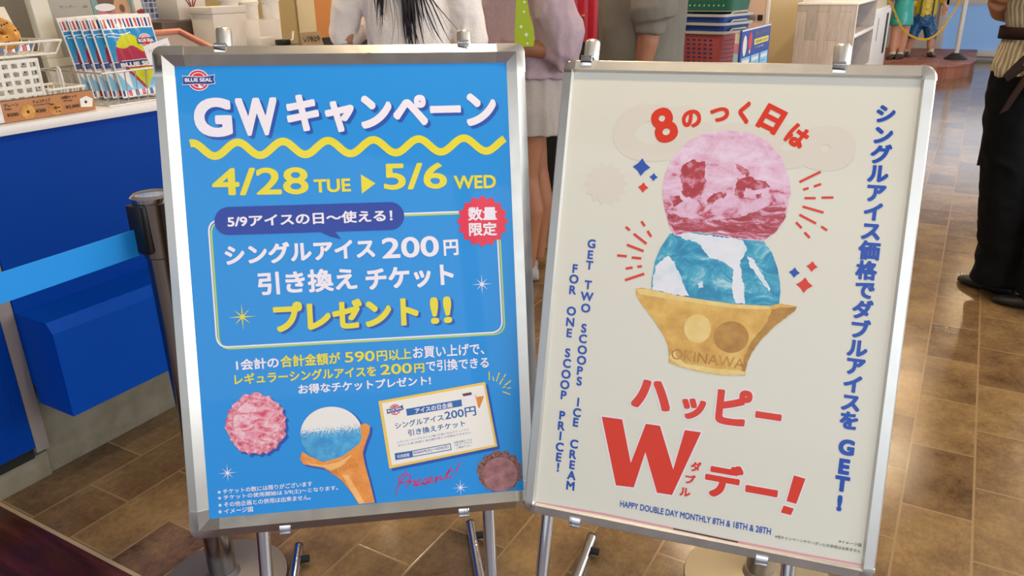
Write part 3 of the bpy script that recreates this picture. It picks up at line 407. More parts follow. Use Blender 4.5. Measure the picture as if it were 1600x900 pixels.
RIGHT_PRINT = [
 ('T','arc_lettering','8',(164.3,674.3),(36.7,16.3),62.0,'red_ink',0.036,None,None,2),
 ('T','arc_lettering','の',(203.5,704.7),(32.0,8.0),31.0,'red_ink',0.05,None,None,2),
 ('T','arc_lettering','つ',(247.5,719.1),(31.4,2.7),24.4,'red_ink',0.055,None,None,2),
 ('T','arc_lettering','く',(291.7,719.0),(18.8,-1.0),38.2,'red_ink',0.055,None,None,2),
 ('T','arc_lettering','日',(321.8,716.1),(32.8,-15.3),43.2,'red_ink',0.055,None,None,2),
 ('T','arc_lettering','は',(368.1,695.5),(27.4,-17.8),35.2,'red_ink',0.055,None,None,2),
 ('P','blue_scoop_picture',[(198.8,523.3),(226.1,531.7),(258.1,528.3),(308.8,526.6),(354.4,526.6),(371.5,506.5),(383.7,480.1),(389.8,457.2),(392.2,441.7),(392.1,418.8),(370.0,414.7),(320.8,411.9),(262.1,412.2),(221.9,415.1),(176.5,420.5),(175.5,439.0),(177.5,472.2),(185.2,497.6)],'sea_scoop_ink',1),
 ('P','pink_scoop_picture',[(276.7,706.9),(313.1,704.9),(344.5,691.6),(369.5,665.8),(386.0,632.0),(391.5,605.3),(387.9,597.4),(389.3,591.6),(387.6,566.3),(375.3,541.9),(354.8,523.7),(324.5,523.8),(293.6,526.3),(262.0,529.7),(234.4,529.4),(207.3,520.6),(195.4,539.2),(184.1,570.9),(180.8,582.8),(178.4,598.9),(180.4,627.4),(193.2,660.4),(214.5,685.5),(244.3,701.9)],'berry_scoop_ink',2),
 ('P','pink_scoop_picture',[(208.3,642.0),(208.8,643.5),(214.5,647.7),(213.9,647.7),(219.9,650.7),(220.9,651.5),(225.6,654.7),(229.8,653.9),(231.2,650.8),(235.4,650.7),(237.9,650.1),(241.3,652.9),(246.3,652.0),(247.2,645.6),(247.9,645.5),(246.8,639.2),(248.1,634.5),(248.2,633.3),(247.9,626.0),(248.8,622.4),(251.8,619.2),(250.1,615.2),(248.3,609.8),(248.6,605.8),(247.5,601.9),(249.1,599.1),(247.0,597.0),(245.6,594.2),(242.1,593.2),(236.6,591.0),(236.8,589.1),(234.3,586.3),(229.2,587.8),(225.5,590.5),(221.2,588.3),(216.4,590.9),(213.2,594.0),(210.8,599.1),(214.1,599.9),(212.5,603.9),(211.9,610.7),(209.5,613.1),(208.7,615.1),(208.5,619.0),(205.6,624.2),(208.0,628.0),(207.8,631.6),(206.5,635.2)],'berry_patch_ink',2.4),
 ('P','pink_scoop_picture',[(295.5,651.6),(301.8,649.8),(303.4,650.2),(307.9,647.1),(313.5,643.9),(313.7,643.7),(318.1,642.1),(319.2,640.9),(321.3,636.5),(321.0,633.4),(317.5,629.0),(314.8,634.4),(309.4,632.7),(309.7,635.1),(304.5,639.6),(300.3,643.0),(299.0,643.5),(299.7,647.6)],'berry_patch_ink',2.4),
 ('P','pink_scoop_picture',[(301.5,627.9),(306.0,625.6),(309.0,626.8),(314.6,628.6),(319.2,630.5),(320.9,631.4),(323.0,631.2),(327.8,630.3),(331.0,626.0),(335.7,625.9),(341.1,626.0),(344.8,624.5),(349.4,624.9),(350.3,622.2),(353.0,620.0),(354.1,618.9),(357.8,614.8),(350.9,614.9),(350.6,613.7),(345.2,610.8),(343.3,611.4),(337.8,609.8),(332.7,608.4),(328.9,608.5),(325.2,612.5),(324.5,610.4),(318.0,611.9),(317.6,607.2),(315.0,602.7),(316.8,599.4),(315.1,594.3),(309.4,595.3),(307.7,597.3),(301.3,597.7),(301.1,600.0),(300.7,600.9),(300.6,608.0),(301.2,610.6),(302.8,612.4),(301.1,614.7),(302.6,620.7),(304.2,621.9)],'berry_patch_ink',2.4),
 ('P','pink_scoop_picture',[(256.0,585.6),(258.0,589.3),(260.9,592.9),(265.5,596.7),(265.0,597.8),(270.5,599.3),(274.6,601.2),(276.7,602.5),(283.2,599.8),(286.3,603.8),(287.9,596.5),(285.6,595.5),(283.8,591.1),(279.1,591.8),(276.0,589.9),(271.5,587.5),(267.7,582.5),(266.7,580.3),(262.1,579.4),(260.6,578.5),(258.1,577.9),(257.5,582.1)],'berry_patch_ink',2.4),
 ('P','pink_scoop_picture',[(335.3,601.5),(342.0,602.7),(345.1,605.9),(343.9,598.5),(347.3,597.0),(343.0,596.2),(338.9,594.0),(336.4,598.3)],'berry_patch_ink',2.4),
 ('P','pink_scoop_picture',[(192.2,587.6),(194.8,589.9),(199.9,588.4),(202.9,590.3),(206.5,590.6),(208.7,591.6),(211.6,585.1),(215.8,582.6),(217.0,583.0),(212.7,579.2),(211.6,578.4),(204.9,572.9),(200.6,570.0),(199.1,575.7),(198.6,578.2),(193.8,582.2)],'berry_patch_ink',2.4),
 ('P','pink_scoop_picture',[(188.6,562.5),(194.4,560.4),(200.8,559.8),(206.6,557.5),(213.6,554.0),(220.3,553.6),(227.1,554.1),(231.4,552.1),(239.1,552.8),(244.9,554.3),(250.8,552.7),(256.2,552.3),(260.6,553.7),(266.6,553.0),(273.3,553.8),(278.7,554.3),(285.5,555.3),(289.2,557.5),(295.4,558.3),(301.9,559.4),(307.7,560.0),(312.8,560.0),(319.2,564.0),(323.2,564.7),(327.8,569.5),(333.1,570.3),(339.4,572.8),(343.8,577.4),(348.6,578.4),(353.8,581.9),(359.0,583.1),(364.0,585.2),(368.5,588.2),(375.2,588.7),(379.3,592.1),(384.2,593.1),(386.0,588.0),(386.6,582.5),(385.3,576.7),(386.6,571.4),(387.2,567.4),(383.9,559.7),(380.1,555.5),(377.4,549.1),(375.1,543.1),(370.5,539.4),(365.0,534.0),(360.6,529.2),(356.3,526.8),(348.8,525.9),(343.1,526.3),(337.5,526.7),(330.4,526.8),(325.2,525.7),(319.2,527.2),(312.5,526.5),(304.9,526.2),(300.4,528.6),(294.5,527.3),(287.4,528.6),(280.2,530.4),(274.5,529.3),(267.5,530.9),(261.4,531.2),(257.5,530.7),(250.3,531.6),(244.2,531.1),(240.7,530.4),(233.2,531.1),(226.9,529.1),(222.4,527.7),(216.0,524.1),(209.4,523.9),(205.7,527.9),(201.6,535.7),(195.2,540.5),(194.7,546.0),(191.9,551.2),(191.5,557.1)],'berry_base_ink',2.3),
 ('P','blue_scoop_picture',[(198.7,484.3),(202.4,483.5),(204.9,481.0),(207.4,476.8),(211.2,475.9),(212.9,471.9),(214.3,468.5),(216.1,464.3),(218.1,461.7),(220.9,459.6),(222.0,456.5),(224.8,452.8),(225.6,450.2),(227.3,447.1),(228.5,442.3),(230.1,439.1),(231.6,436.9),(234.3,432.3),(235.9,428.5),(237.0,427.4),(238.8,424.5),(240.9,421.6),(242.8,418.3),(239.3,418.5),(236.7,418.6),(233.8,417.2),(228.6,416.8),(224.3,418.7),(222.9,419.0),(217.1,416.6),(213.7,417.6),(211.9,419.4),(208.0,417.4),(204.9,419.9),(201.9,418.9),(198.0,421.0),(196.1,421.5),(190.7,421.9),(190.2,421.3),(186.2,421.2),(183.5,422.2),(178.5,421.4),(177.1,425.5),(179.1,428.4),(178.2,430.5),(177.7,434.4),(177.2,439.6),(177.6,442.5),(176.9,445.6),(177.6,448.4),(179.8,451.1),(180.4,455.7),(180.3,457.3),(179.9,460.5),(179.4,463.7),(182.0,467.1),(184.4,470.2),(185.8,472.4),(189.6,475.2),(191.5,476.4),(192.9,480.3),(194.9,481.0)],'milk_white_ink',1.4),
 ('P','blue_scoop_picture',[(207.3,522.7),(209.3,525.0),(213.5,524.0),(216.2,526.2),(219.8,525.9),(222.2,526.8),(225.0,528.2),(230.3,528.8),(233.4,529.1),(234.9,528.5),(238.6,527.3),(242.6,527.3),(247.0,526.9),(249.7,526.1),(253.2,526.5),(254.7,526.8),(259.1,525.9),(262.6,525.9),(265.0,527.0),(268.0,527.0),(271.2,526.8),(272.9,524.2),(278.2,526.1),(279.2,524.2),(284.1,526.0),(287.6,523.9),(289.9,525.2),(291.5,525.6),(295.8,523.8),(299.3,525.2),(302.8,525.7),(305.4,525.3),(306.8,525.0),(312.1,525.1),(313.1,524.1),(317.1,523.8),(320.8,523.5),(323.5,521.7),(324.6,519.4),(325.5,516.5),(329.1,513.1),(330.7,508.7),(331.5,507.6),(329.5,503.6),(327.9,501.7),(327.6,497.1),(326.0,493.4),(323.8,490.2),(321.8,488.2),(323.0,483.3),(321.6,481.7),(322.6,477.2),(325.3,473.7),(326.0,470.5),(325.9,467.2),(327.2,463.9),(326.5,460.0),(329.1,455.5),(329.4,451.9),(331.6,451.0),(332.7,445.4),(334.2,442.9),(333.0,440.0),(334.2,436.7),(333.5,432.6),(334.7,431.9),(334.5,428.7),(335.4,425.5),(336.1,421.9),(337.5,417.4),(336.2,414.0),(333.8,415.6),(331.4,416.4),(326.9,414.5),(322.9,414.7),(321.5,415.3),(320.1,419.0),(320.1,420.1),(316.9,423.8),(316.2,429.2),(315.1,430.5),(314.9,434.5),(312.9,438.7),(312.7,441.1),(313.8,444.6),(312.4,446.3),(313.2,450.1),(313.2,454.1),(311.4,458.1),(312.5,459.6),(313.1,462.4),(311.7,466.7),(312.7,471.1),(311.0,472.9),(308.8,474.4),(304.6,476.3),(301.8,478.4),(298.9,480.3),(297.2,481.9),(293.1,483.3),(291.3,484.3),(287.2,484.3),(285.1,485.9),(282.0,486.2),(279.5,486.3),(276.2,487.1),(272.2,486.8),(270.9,487.7),(266.7,492.0),(266.3,493.4),(263.1,495.9),(260.9,497.6),(258.6,501.2),(256.9,501.4),(255.4,504.9),(253.5,508.3),(249.8,509.8),(246.8,512.4),(243.5,513.2),(241.3,513.3),(236.6,513.8),(235.2,516.2),(231.5,515.9),(228.6,514.3),(222.8,517.0),(221.0,516.7),(218.4,520.8),(212.8,520.8),(211.4,521.1)],'milk_white_ink',1.4),
 ('P','blue_scoop_picture',[(333.2,495.8),(337.3,494.3),(339.9,494.4),(343.7,491.4),(346.0,490.5),(345.5,487.2),(348.0,484.6),(349.5,481.4),(352.3,479.9),(353.5,476.5),(355.5,473.1),(357.9,470.5),(359.2,469.0),(362.8,466.0),(363.9,462.0),(365.0,459.1),(367.6,457.9),(369.0,455.0),(371.6,451.7),(373.2,448.2),(376.0,445.3),(374.4,442.7),(375.4,439.5),(372.1,442.9),(370.6,446.1),(367.1,447.6),(364.9,449.4),(362.3,453.6),(360.7,455.1),(359.4,456.7),(355.6,460.3),(354.2,462.6),(351.9,465.2),(350.8,466.3),(348.5,469.0),(346.5,472.8),(344.6,475.4),(340.3,476.7),(338.3,479.7),(337.4,482.5),(336.1,485.0),(336.6,489.0),(334.7,490.9),(332.8,494.2)],'milk_white_ink',1.4),
 ('P','blue_scoop_picture',[(254.8,441.5),(258.1,442.6),(260.6,444.6),(263.7,446.1),(263.7,440.9),(265.8,435.9),(261.1,435.1),(257.8,433.3),(257.7,437.1)],'milk_white_ink',1.4),
 ('P','cone_cup_picture',[(149.5,421.7),(161.7,423.9),(176.3,422.5),(221.7,417.1),(261.9,414.6),(320.7,413.1),(377.4,416.3),(393.6,422.1),(420.8,420.5),(419.3,413.3),(388.5,382.0),(368.7,355.6),(357.7,334.1),(351.8,317.2),(349.9,298.8),(350.6,292.8),(314.3,287.7),(274.9,288.2),(242.4,291.9),(219.6,297.1),(219.4,307.4),(215.3,327.6),(206.8,343.2),(185.7,369.6),(162.6,394.0),(150.7,409.4)],'cup_ink',3),
 ('P','cone_cup_picture',[(381.8,411.1),(386.0,411.8),(391.2,413.7),(395.2,415.9),(400.2,415.7),(405.3,416.1),(409.8,417.3),(416.3,418.4),(421.1,419.0),(419.7,417.1),(417.9,412.8),(414.6,408.5),(411.9,406.5),(407.3,403.4),(405.5,398.6),(400.6,396.7),(397.7,391.4),(394.1,389.1),(392.5,386.9),(388.8,383.2),(385.9,379.1),(382.1,374.2),(380.1,370.4),(377.5,366.7),(374.6,365.0),(370.5,358.9),(369.1,355.7),(367.2,352.5),(364.7,347.5),(361.1,343.3),(360.8,339.2),(358.2,336.0),(355.6,329.3),(354.2,322.9),(352.1,317.9),(351.6,311.7),(351.0,306.3),(349.8,299.1),(346.8,299.5),(343.6,298.8),(343.6,305.0),(344.4,308.8),(345.3,315.3),(344.5,318.9),(345.1,325.2),(346.2,328.7),(349.2,333.6),(349.5,339.1),(351.4,343.8),(353.2,349.6),(355.7,354.7),(358.8,359.1),(360.4,361.9),(362.9,367.3),(366.8,371.2),(369.5,374.8),(372.3,381.0),(373.7,384.3),(376.2,387.5),(377.4,392.2),(377.6,397.9),(379.9,402.0),(380.6,406.4)],'cup_dark_ink',3.5),
 ('P','cone_cup_picture',[(149.6,420.9),(168.0,422.9),(221.7,416.7),(320.7,412.3),(377.4,416.0),(378.0,410.1),(321.5,405.2),(222.5,408.6),(156.7,412.1)],'cup_light_ink',3.4),
 ('P','cone_cup_picture',[(219.5,306.1),(221.1,311.2),(223.5,315.0),(224.6,320.2),(226.9,324.1),(228.9,319.1),(230.3,313.6),(231.6,309.8),(237.2,306.7),(241.3,303.9),(245.2,301.3),(249.6,298.9),(255.0,299.4),(260.0,298.2),(265.1,299.6),(268.8,299.1),(273.2,298.3),(279.0,299.0),(284.0,297.4),(289.1,297.5),(292.4,297.2),(297.7,298.0),(303.2,298.3),(308.5,297.5),(312.5,299.1),(318.4,299.5),(322.2,298.2),(327.4,299.7),(332.7,299.2),(337.3,300.2),(342.0,300.6),(348.3,300.3),(349.2,296.7),(349.1,294.7),(345.2,293.8),(340.7,293.3),(335.6,291.5),(330.1,290.2),(324.4,290.5),(319.3,288.8),(314.9,288.3),(309.9,288.3),(304.9,289.5),(300.1,288.8),(294.2,289.6),(289.8,289.6),(284.4,289.1),(279.1,289.7),(273.9,289.6),(269.9,290.6),(263.5,291.3),(258.8,290.8),(252.6,291.2),(246.7,293.1),(241.6,292.5),(237.1,295.1),(232.8,298.5),(228.2,300.0),(224.3,302.4)],'cup_light_ink',3.4),
 ('P','cone_cup_picture',[(285.8,366.2),(285.8,359.9),(284.3,353.8),(281.5,348.3),(277.5,343.8),(272.6,340.4),(267.2,338.5),(261.4,338.2),(255.8,339.4),(250.6,342.2),(246.2,346.3),(242.9,351.5),(240.8,357.4),(240.2,363.7),(241.0,370.0),(243.2,375.9),(246.6,380.9),(251.1,384.9),(256.4,387.4),(262.1,388.5),(267.8,388.0),(273.2,385.9),(278.0,382.5),(281.8,377.8),(284.5,372.3)],'cup_light_ink',3.6),
 ('P','cone_cup_picture',[(349.3,359.1),(349.3,353.3),(347.9,347.5),(345.3,342.1),(341.5,337.3),(336.8,333.3),(331.3,330.4),(325.2,328.6),(319.0,328.1),(312.9,328.9),(307.1,330.9),(301.9,334.1),(297.6,338.3),(294.4,343.3),(292.5,348.9),(291.9,354.8),(292.6,360.8),(294.7,366.5),(298.0,371.6),(302.4,376.0),(307.6,379.4),(313.4,381.7),(319.6,382.8),(325.8,382.6),(331.8,381.1),(337.2,378.4),(341.9,374.7),(345.5,370.1),(348.1,364.8)],'cup_dark_ink',4),
 ('T','cone_cup_picture','OKINAWA',(222.9,304.6),(124.7,-2.1),18.7,'cup_dark_ink',0.0,None,None,4),
 ('W','ray_mark#1',[(402.4,626.5),(433.5,645.6)],3.99,'red_ink',2,False),
 ('W','ray_mark#1',[(409.5,614.3),(417.8,617.9)],3.98,'red_ink',2,False),
 ('W','ray_mark#1',[(425.5,620.7),(436.4,625.6)],3.94,'red_ink',2,False),
 ('W','ray_mark#1',[(413.2,600.7),(430.4,601.9)],3.97,'red_ink',2,False),
 ('W','ray_mark#1',[(439.2,603.3),(457.6,604.9)],3.92,'red_ink',2,False),
 ('W','ray_mark#1',[(411.8,586.7),(445.1,579.2)],3.98,'red_ink',2,False),
 ('W','ray_mark#1',[(408.1,572.9),(435.6,560.4)],3.99,'red_ink',2,False),
 ('W','ray_mark#1',[(444.0,556.1),(453.9,550.4)],3.93,'red_ink',2,False),
 ('W','ray_mark#1',[(404.4,559.9),(414.1,551.0)],4.0,'red_ink',2,False),
 ('W','ray_mark#1',[(419.2,544.4),(428.5,535.9)],3.98,'red_ink',2,False),
 ('W','ray_mark#2',[(120.1,529.1),(128.2,523.6)],4.58,'red_ink',2,False),
 ('W','ray_mark#2',[(135.8,518.0),(160.1,502.3)],4.55,'red_ink',2,False),
 ('W','ray_mark#2',[(147.2,541.2),(153.8,533.1)],4.52,'red_ink',2,False),
 ('W','ray_mark#2',[(159.5,525.3),(167.1,515.3)],4.5,'red_ink',2,False),
 ('W','ray_mark#2',[(125.3,497.6),(156.5,488.8)],4.58,'red_ink',2,False),
 ('W','ray_mark#2',[(109.7,477.0),(127.3,477.0)],4.62,'red_ink',2,False),
 ('W','ray_mark#2',[(136.2,475.7),(153.3,475.7)],4.56,'red_ink',2,False),
 ('W','ray_mark#2',[(127.4,454.9),(139.6,458.2)],4.59,'red_ink',2,False),
 ('W','ray_mark#2',[(147.8,460.2),(155.9,461.9)],4.54,'red_ink',2,False),
 ('W','ray_mark#2',[(128.2,434.1),(161.3,449.1)],4.59,'red_ink',2,False),
 ('D','diamond_mark#5',(137.9,636.3),15.6,'cobalt_ink',2),
 ('D','diamond_mark#6',(160.8,620.1),7.3,'cobalt_ink',2),
 ('D','diamond_mark#7',(144.3,600.7),9.4,'red_ink',2),
 ('D','diamond_mark#8',(437.1,488.9),9.0,'red_ink',2),
 ('D','diamond_mark#9',(410.7,476.2),8.8,'cobalt_ink',2),
 ('D','diamond_mark#10',(428.6,456.9),13.1,'red_ink',2),
 ('C','column_lettering','シ',(520.6,743.1),31.2,'cobalt_ink',0.05,2),
 ('C','column_lettering','ン',(520.3,709.4),31.3,'cobalt_ink',0.05,2),
 ('C','column_lettering','グ',(520.7,678.7),31.3,'cobalt_ink',0.05,2),
 ('C','column_lettering','ル',(520.0,647.7),31.4,'cobalt_ink',0.05,2),
 ('C','column_lettering','ア',(520.0,616.7),31.5,'cobalt_ink',0.05,2),
 ('C','column_lettering','イ',(520.3,586.0),31.6,'cobalt_ink',0.05,2),
 ('C','column_lettering','ス',(520.0,554.7),31.7,'cobalt_ink',0.05,2),
 ('C','column_lettering','価',(521.1,523.1),31.7,'cobalt_ink',0.05,2),
 ('C','column_lettering','格',(520.1,490.5),31.1,'cobalt_ink',0.05,2),
 ('C','column_lettering','で',(521.2,458.7),31.2,'cobalt_ink',0.05,2),
 ('C','column_lettering','ダ',(521.3,426.2),31.3,'cobalt_ink',0.05,2),
 ('C','column_lettering','ブ',(520.7,393.5),31.4,'cobalt_ink',0.05,2),
 ('C','column_lettering','ル',(520.6,362.3),31.5,'cobalt_ink',0.05,2),
 ('C','column_lettering','ア',(520.7,332.6),31.6,'cobalt_ink',0.05,2),
 ('C','column_lettering','イ',(520.9,302.4),31.6,'cobalt_ink',0.05,2),
 ('C','column_lettering','ス',(520.8,271.6),31.7,'cobalt_ink',0.05,2),
 ('C','column_lettering','を',(521.6,241.3),31.8,'cobalt_ink',0.05,2),
 ('C','column_lettering','G',(522.6,196.2),33.4,'cobalt_ink',0.06,2),
 ('C','column_lettering','E',(522.6,163.5),33.5,'cobalt_ink',0.06,2),
 ('C','column_lettering','T',(522.6,134.2),33.6,'cobalt_ink',0.06,2),
 ('C','column_lettering','!',(522.3,101.2),33.7,'cobalt_ink',0.06,2),
 ('C','caption_lettering#1','G',(61.2,493.6),21.4,'cobalt_ink',0.035,2),
 ('C','caption_lettering#1','E',(60.9,473.7),21.5,'cobalt_ink',0.035,2),
 ('C','caption_lettering#1','T',(61.0,454.7),21.5,'cobalt_ink',0.035,2),
 ('C','caption_lettering#2','T',(61.9,418.8),21.5,'cobalt_ink',0.035,2),
 ('C','caption_lettering#2','W',(61.8,397.5),21.6,'cobalt_ink',0.035,2),
 ('C','caption_lettering#2','O',(61.6,376.2),21.6,'cobalt_ink',0.035,2),
 ('C','caption_lettering#3','S',(61.7,339.0),21.7,'cobalt_ink',0.035,2),
 ('C','caption_lettering#3','C',(61.8,319.7),21.7,'cobalt_ink',0.035,2),
 ('C','caption_lettering#3','O',(62.5,299.2),21.7,'cobalt_ink',0.035,2),
 ('C','caption_lettering#3','O',(63.0,279.9),21.8,'cobalt_ink',0.035,2),
 ('C','caption_lettering#3','P',(61.8,260.3),21.8,'cobalt_ink',0.035,2),
 ('C','caption_lettering#3','S',(62.4,240.9),21.8,'cobalt_ink',0.035,2),
 ('C','caption_lettering#4','I',(63.9,202.1),21.9,'cobalt_ink',0.035,2),
 ('C','caption_lettering#4','C',(63.6,182.5),21.9,'cobalt_ink',0.035,2),
 ('C','caption_lettering#4','E',(63.1,164.1),22.0,'cobalt_ink',0.035,2),
 ('C','caption_lettering#5','C',(63.8,123.4),22.0,'cobalt_ink',0.035,2),
 ('C','caption_lettering#5','R',(63.5,103.6),22.1,'cobalt_ink',0.035,2),
 ('C','caption_lettering#5','E',(64.0,83.9),22.1,'cobalt_ink',0.035,2),
 ('C','caption_lettering#5','A',(64.6,64.2),22.2,'cobalt_ink',0.035,2),
 ('C','caption_lettering#5','M',(64.3,44.3),22.2,'cobalt_ink',0.035,2),
 ('C','caption_lettering#6','F',(34.9,445.8),21.7,'cobalt_ink',0.035,2),
 ('C','caption_lettering#6','O',(34.6,426.6),21.8,'cobalt_ink',0.035,2),
 ('C','caption_lettering#6','R',(34.3,406.5),21.8,'cobalt_ink',0.035,2),
 ('C','caption_lettering#7','O',(35.4,367.6),21.9,'cobalt_ink',0.035,2),
 ('C','caption_lettering#7','N',(35.1,347.3),21.9,'cobalt_ink',0.035,2),
 ('C','caption_lettering#7','E',(35.3,327.1),21.9,'cobalt_ink',0.035,2),
 ('C','caption_lettering#8','S',(35.7,290.0),22.0,'cobalt_ink',0.035,2),
 ('C','caption_lettering#8','C',(36.2,270.6),22.0,'cobalt_ink',0.035,2),
 ('C','caption_lettering#8','O',(36.4,250.2),22.1,'cobalt_ink',0.035,2),
 ('C','caption_lettering#8','O',(36.0,230.5),22.1,'cobalt_ink',0.035,2),
 ('C','caption_lettering#8','P',(35.6,210.9),22.1,'cobalt_ink',0.035,2),
 ('C','caption_lettering#9','P',(36.5,172.7),22.2,'cobalt_ink',0.035,2),
 ('C','caption_lettering#9','R',(36.6,153.0),22.2,'cobalt_ink',0.035,2),
 ('C','caption_lettering#9','I',(36.6,134.1),22.3,'cobalt_ink',0.035,2),
 ('C','caption_lettering#9','C',(37.2,113.1),22.3,'cobalt_ink',0.035,2),
 ('C','caption_lettering#9','E',(37.3,93.7),22.4,'cobalt_ink',0.035,2),
 ('C','caption_lettering#9','!',(37.7,74.7),22.4,'cobalt_ink',0.035,2),
 ('T','title_lettering','ハ',(160.3,208.9),(70.0,0.0),53.4,'red_ink',0.06,'halo_ink',None,2),
 ('T','title_lettering','ッ',(249.7,202.4),(41.5,0.0),37.8,'red_ink',0.06,'halo_ink',None,2),
 ('T','title_lettering','ピ',(307.9,202.7),(58.7,0.0),64.6,'red_ink',0.048,'halo_ink',None,2),
 ('T','title_lettering','ー',(373.9,222.8),(42.9,0.0),12.0,'red_ink',0.06,'halo_ink',None,2),
 ('W','title_lettering',[(110.1,182.3),(147.7,183.2),(170.9,106.6),(190.7,182.1),(215.9,182.4),(246.7,108.4),(259.6,182.0),(287.6,182.5),(249.3,62.4),(222.7,61.5),(194.9,131.0),(180.7,63.3),(148.2,61.0)],6.02,'halo_ink',1,True),
 ('P','title_lettering',[(110.1,182.3),(147.7,183.2),(170.9,106.6),(190.7,182.1),(215.9,182.4),(246.7,108.4),(259.6,182.0),(287.6,182.5),(249.3,62.4),(222.7,61.5),(194.9,131.0),(180.7,63.3),(148.2,61.0)],'red_ink',2),
 ('T','title_lettering','ダ',(276.0,111.4),(18.4,0.0),18.2,'red_ink',0.05,'halo_ink',None,2),
 ('T','title_lettering','ブ',(268.7,88.2),(18.5,0.0),16.6,'red_ink',0.05,'halo_ink',None,2),
 ('T','title_lettering','ル',(261.9,64.2),(18.6,0.0),15.8,'red_ink',0.05,'halo_ink',None,2),
 ('T','title_lettering','デ',(302.4,73.0),(63.4,0.0),61.3,'red_ink',0.052,'halo_ink',None,2),
 ('T','title_lettering','ー',(371.2,91.6),(53.3,0.0),12.9,'red_ink',0.06,'halo_ink',None,2),
 ('W','title_lettering',[(446.6,134.8),(465.4,132.3),(455.5,86.9),(439.6,88.6)],4.44,'halo_ink',1,True),
 ('P','title_lettering',[(446.6,134.8),(465.4,132.3),(455.5,86.9),(439.6,88.6)],'red_ink',2),
 ('W','title_lettering',[(436.0,80.2),(452.7,78.2),(449.2,65.8),(432.5,67.3)],4.49,'halo_ink',1,True),
 ('P','title_lettering',[(436.0,80.2),(452.7,78.2),(449.2,65.8),(432.5,67.3)],'red_ink',2),
 ('T','subtitle_lettering','HAPPY DOUBLE DAY MONTHLY 8TH & 18TH & 28TH',(159.1,23.3),(261.6,2.0),11.7,'cobalt_ink',0.02,None,None,2),
 ('T','footnote_lettering','※イメージ図',(528.2,34.3),(34.7,0.3),5.5,'black_ink',0,None,None,2),
 ('T','footnote_lettering','※他キャンペーンやクーポンとの併用は出来ません',(428.0,21.4),(135.0,2.8),6.1,'black_ink',0,None,None,2),
 ('T','show_through_lettering','Choco',(81.5,646.3),(401.5,1.1),100.3,'ghost_ink',0.09,None,None,0.5),
 ('P','show_through_lettering',[(117.0,605.1),(108.1,597.8),(114.7,588.0),(103.4,585.2),(105.1,573.7),(93.4,576.0),(89.9,565.0),(80.2,572.0),(72.1,563.7),(66.4,574.1),(55.1,570.1),(54.6,581.9),(42.5,583.1),(47.3,593.8),(36.9,600.0),(46.0,607.5),(39.2,617.4),(50.9,620.1),(49.2,631.8),(61.0,629.3),(64.6,640.2),(74.3,633.1),(82.5,641.2),(88.1,630.8),(99.1,634.6),(99.7,623.1),(111.4,621.7),(106.8,611.3)],'ghost_ink',0.5),
 ('W','under_poster_edge',[(-0.2,-0.2),(126.6,3.7),(257.4,2.8),(369.4,2.0),(475.7,2.7),(566.9,4.4)],3.21,'pink_edge_ink',3,False),
 ('W','under_poster_edge',[(257.5,2.4),(298.1,2.0),(369.4,1.5)],2.46,'dark_edge_ink',3.5,False),
]
# ================================================================== the two poster stands
INK = {'white_ink': 'f4ecf6', 'yellow_ink': 'ecdc2c', 'navy_ink': '0838a0', 'shade_ink': '1450b0', 'lime_ink': 'b4d860', 'badge_ink': 'e8304c',
       'ticket_border_ink': 'f4cc60', 'ticket_paper_ink': 'f6efe6', 'ticket_blue_ink': '2a66ae', 'magenta_ink': 'd42470', 'choco_ink': '6a3c30',
       'red_ink': 'e2300a', 'cobalt_ink': '084cb6', 'halo_ink': 'f2ecf4', 'black_ink': '28262a', 'ghost_ink': 'e4dcd0', 'pink_edge_ink': 'e89aa4', 'dark_edge_ink': '3c1c2c', 'logo_red_ink': 'd8283c', 'logo_navy_ink': '20408c'}
for k, c in INK.items(): mat(k, c, .5, coat=.25)
noisy('pink_crumb_ink', [(.35, 'c83a58'), (.5, 'e8889c'), (.65, 'f6c0cc')], 130, .5, 6, .4)
noisy('pink_scoop_ink', [(.34, 'd8405c'), (.46, 'ec90a4'), (.62, 'f6ccd6')], 38, .5, 8, .25, 1.2, stretch=(1, 2, 1))
noisy('cone_ink', [(.25, 'dc7e2c'), (.55, 'f0963a'), (.8, 'f8ac50')], 40, .5, 5, .4)
noisy('choco_crumb_ink', [(.35, '5a2c28'), (.6, '9a6a62'), (.75, 'c8a098')], 170, .5, 6, .4)
noisy('choco_scoop_ink', [(.3, '8a5458'), (.6, 'b07a7c'), (.8, 'c8989a')], 50, .5, 6, .4)
noisy('berry_scoop_ink', [(.36, 'b02430'), (.45, 'c8506a'), (.52, 'e4b0cc'), (.7, 'f2d8ee')], 21, .5, 12, .25, .5, stretch=(1, 1.6, 1), nrough=.72)
noisy('sea_scoop_ink', [(.30, '0a6ea4'), (.46, '1c94c0'), (.56, '48b0d0'), (.66, 'b4dcec')], 24, .5, 11, .25, .7, stretch=(1, 1.5, 1), nrough=.68)
noisy('cup_ink', [(.3, 'c88e2c'), (.55, 'e6b450'), (.75, 'f4d078')], 22, .5, 5, .4)
noisy('cup_dark_ink', [(.3, 'a8701c'), (.7, 'ca9844')], 40, .5, 5, .25)
noisy('berry_patch_ink', [(.3, 'a0202c'), (.52, 'b83240'), (.62, 'd88aa2')], 60, .5, 9, .25)
noisy('berry_base_ink', [(.36, '9c2430'), (.48, 'b84456'), (.54, 'd488a4'), (.62, 'ecc8dc')], 34, .5, 11, .25, 1.0, stretch=(.8, 2.2, 1), nrough=.7)
noisy('milk_white_ink', [(.3, 'cfe0ec'), (.5, 'eceef8'), (.7, 'f6f4fa')], 24, .5, 8, .25)
noisy('cup_light_ink', [(.3, 'ecc468'), (.7, 'f6dc96')], 30, .5, 5, .25)
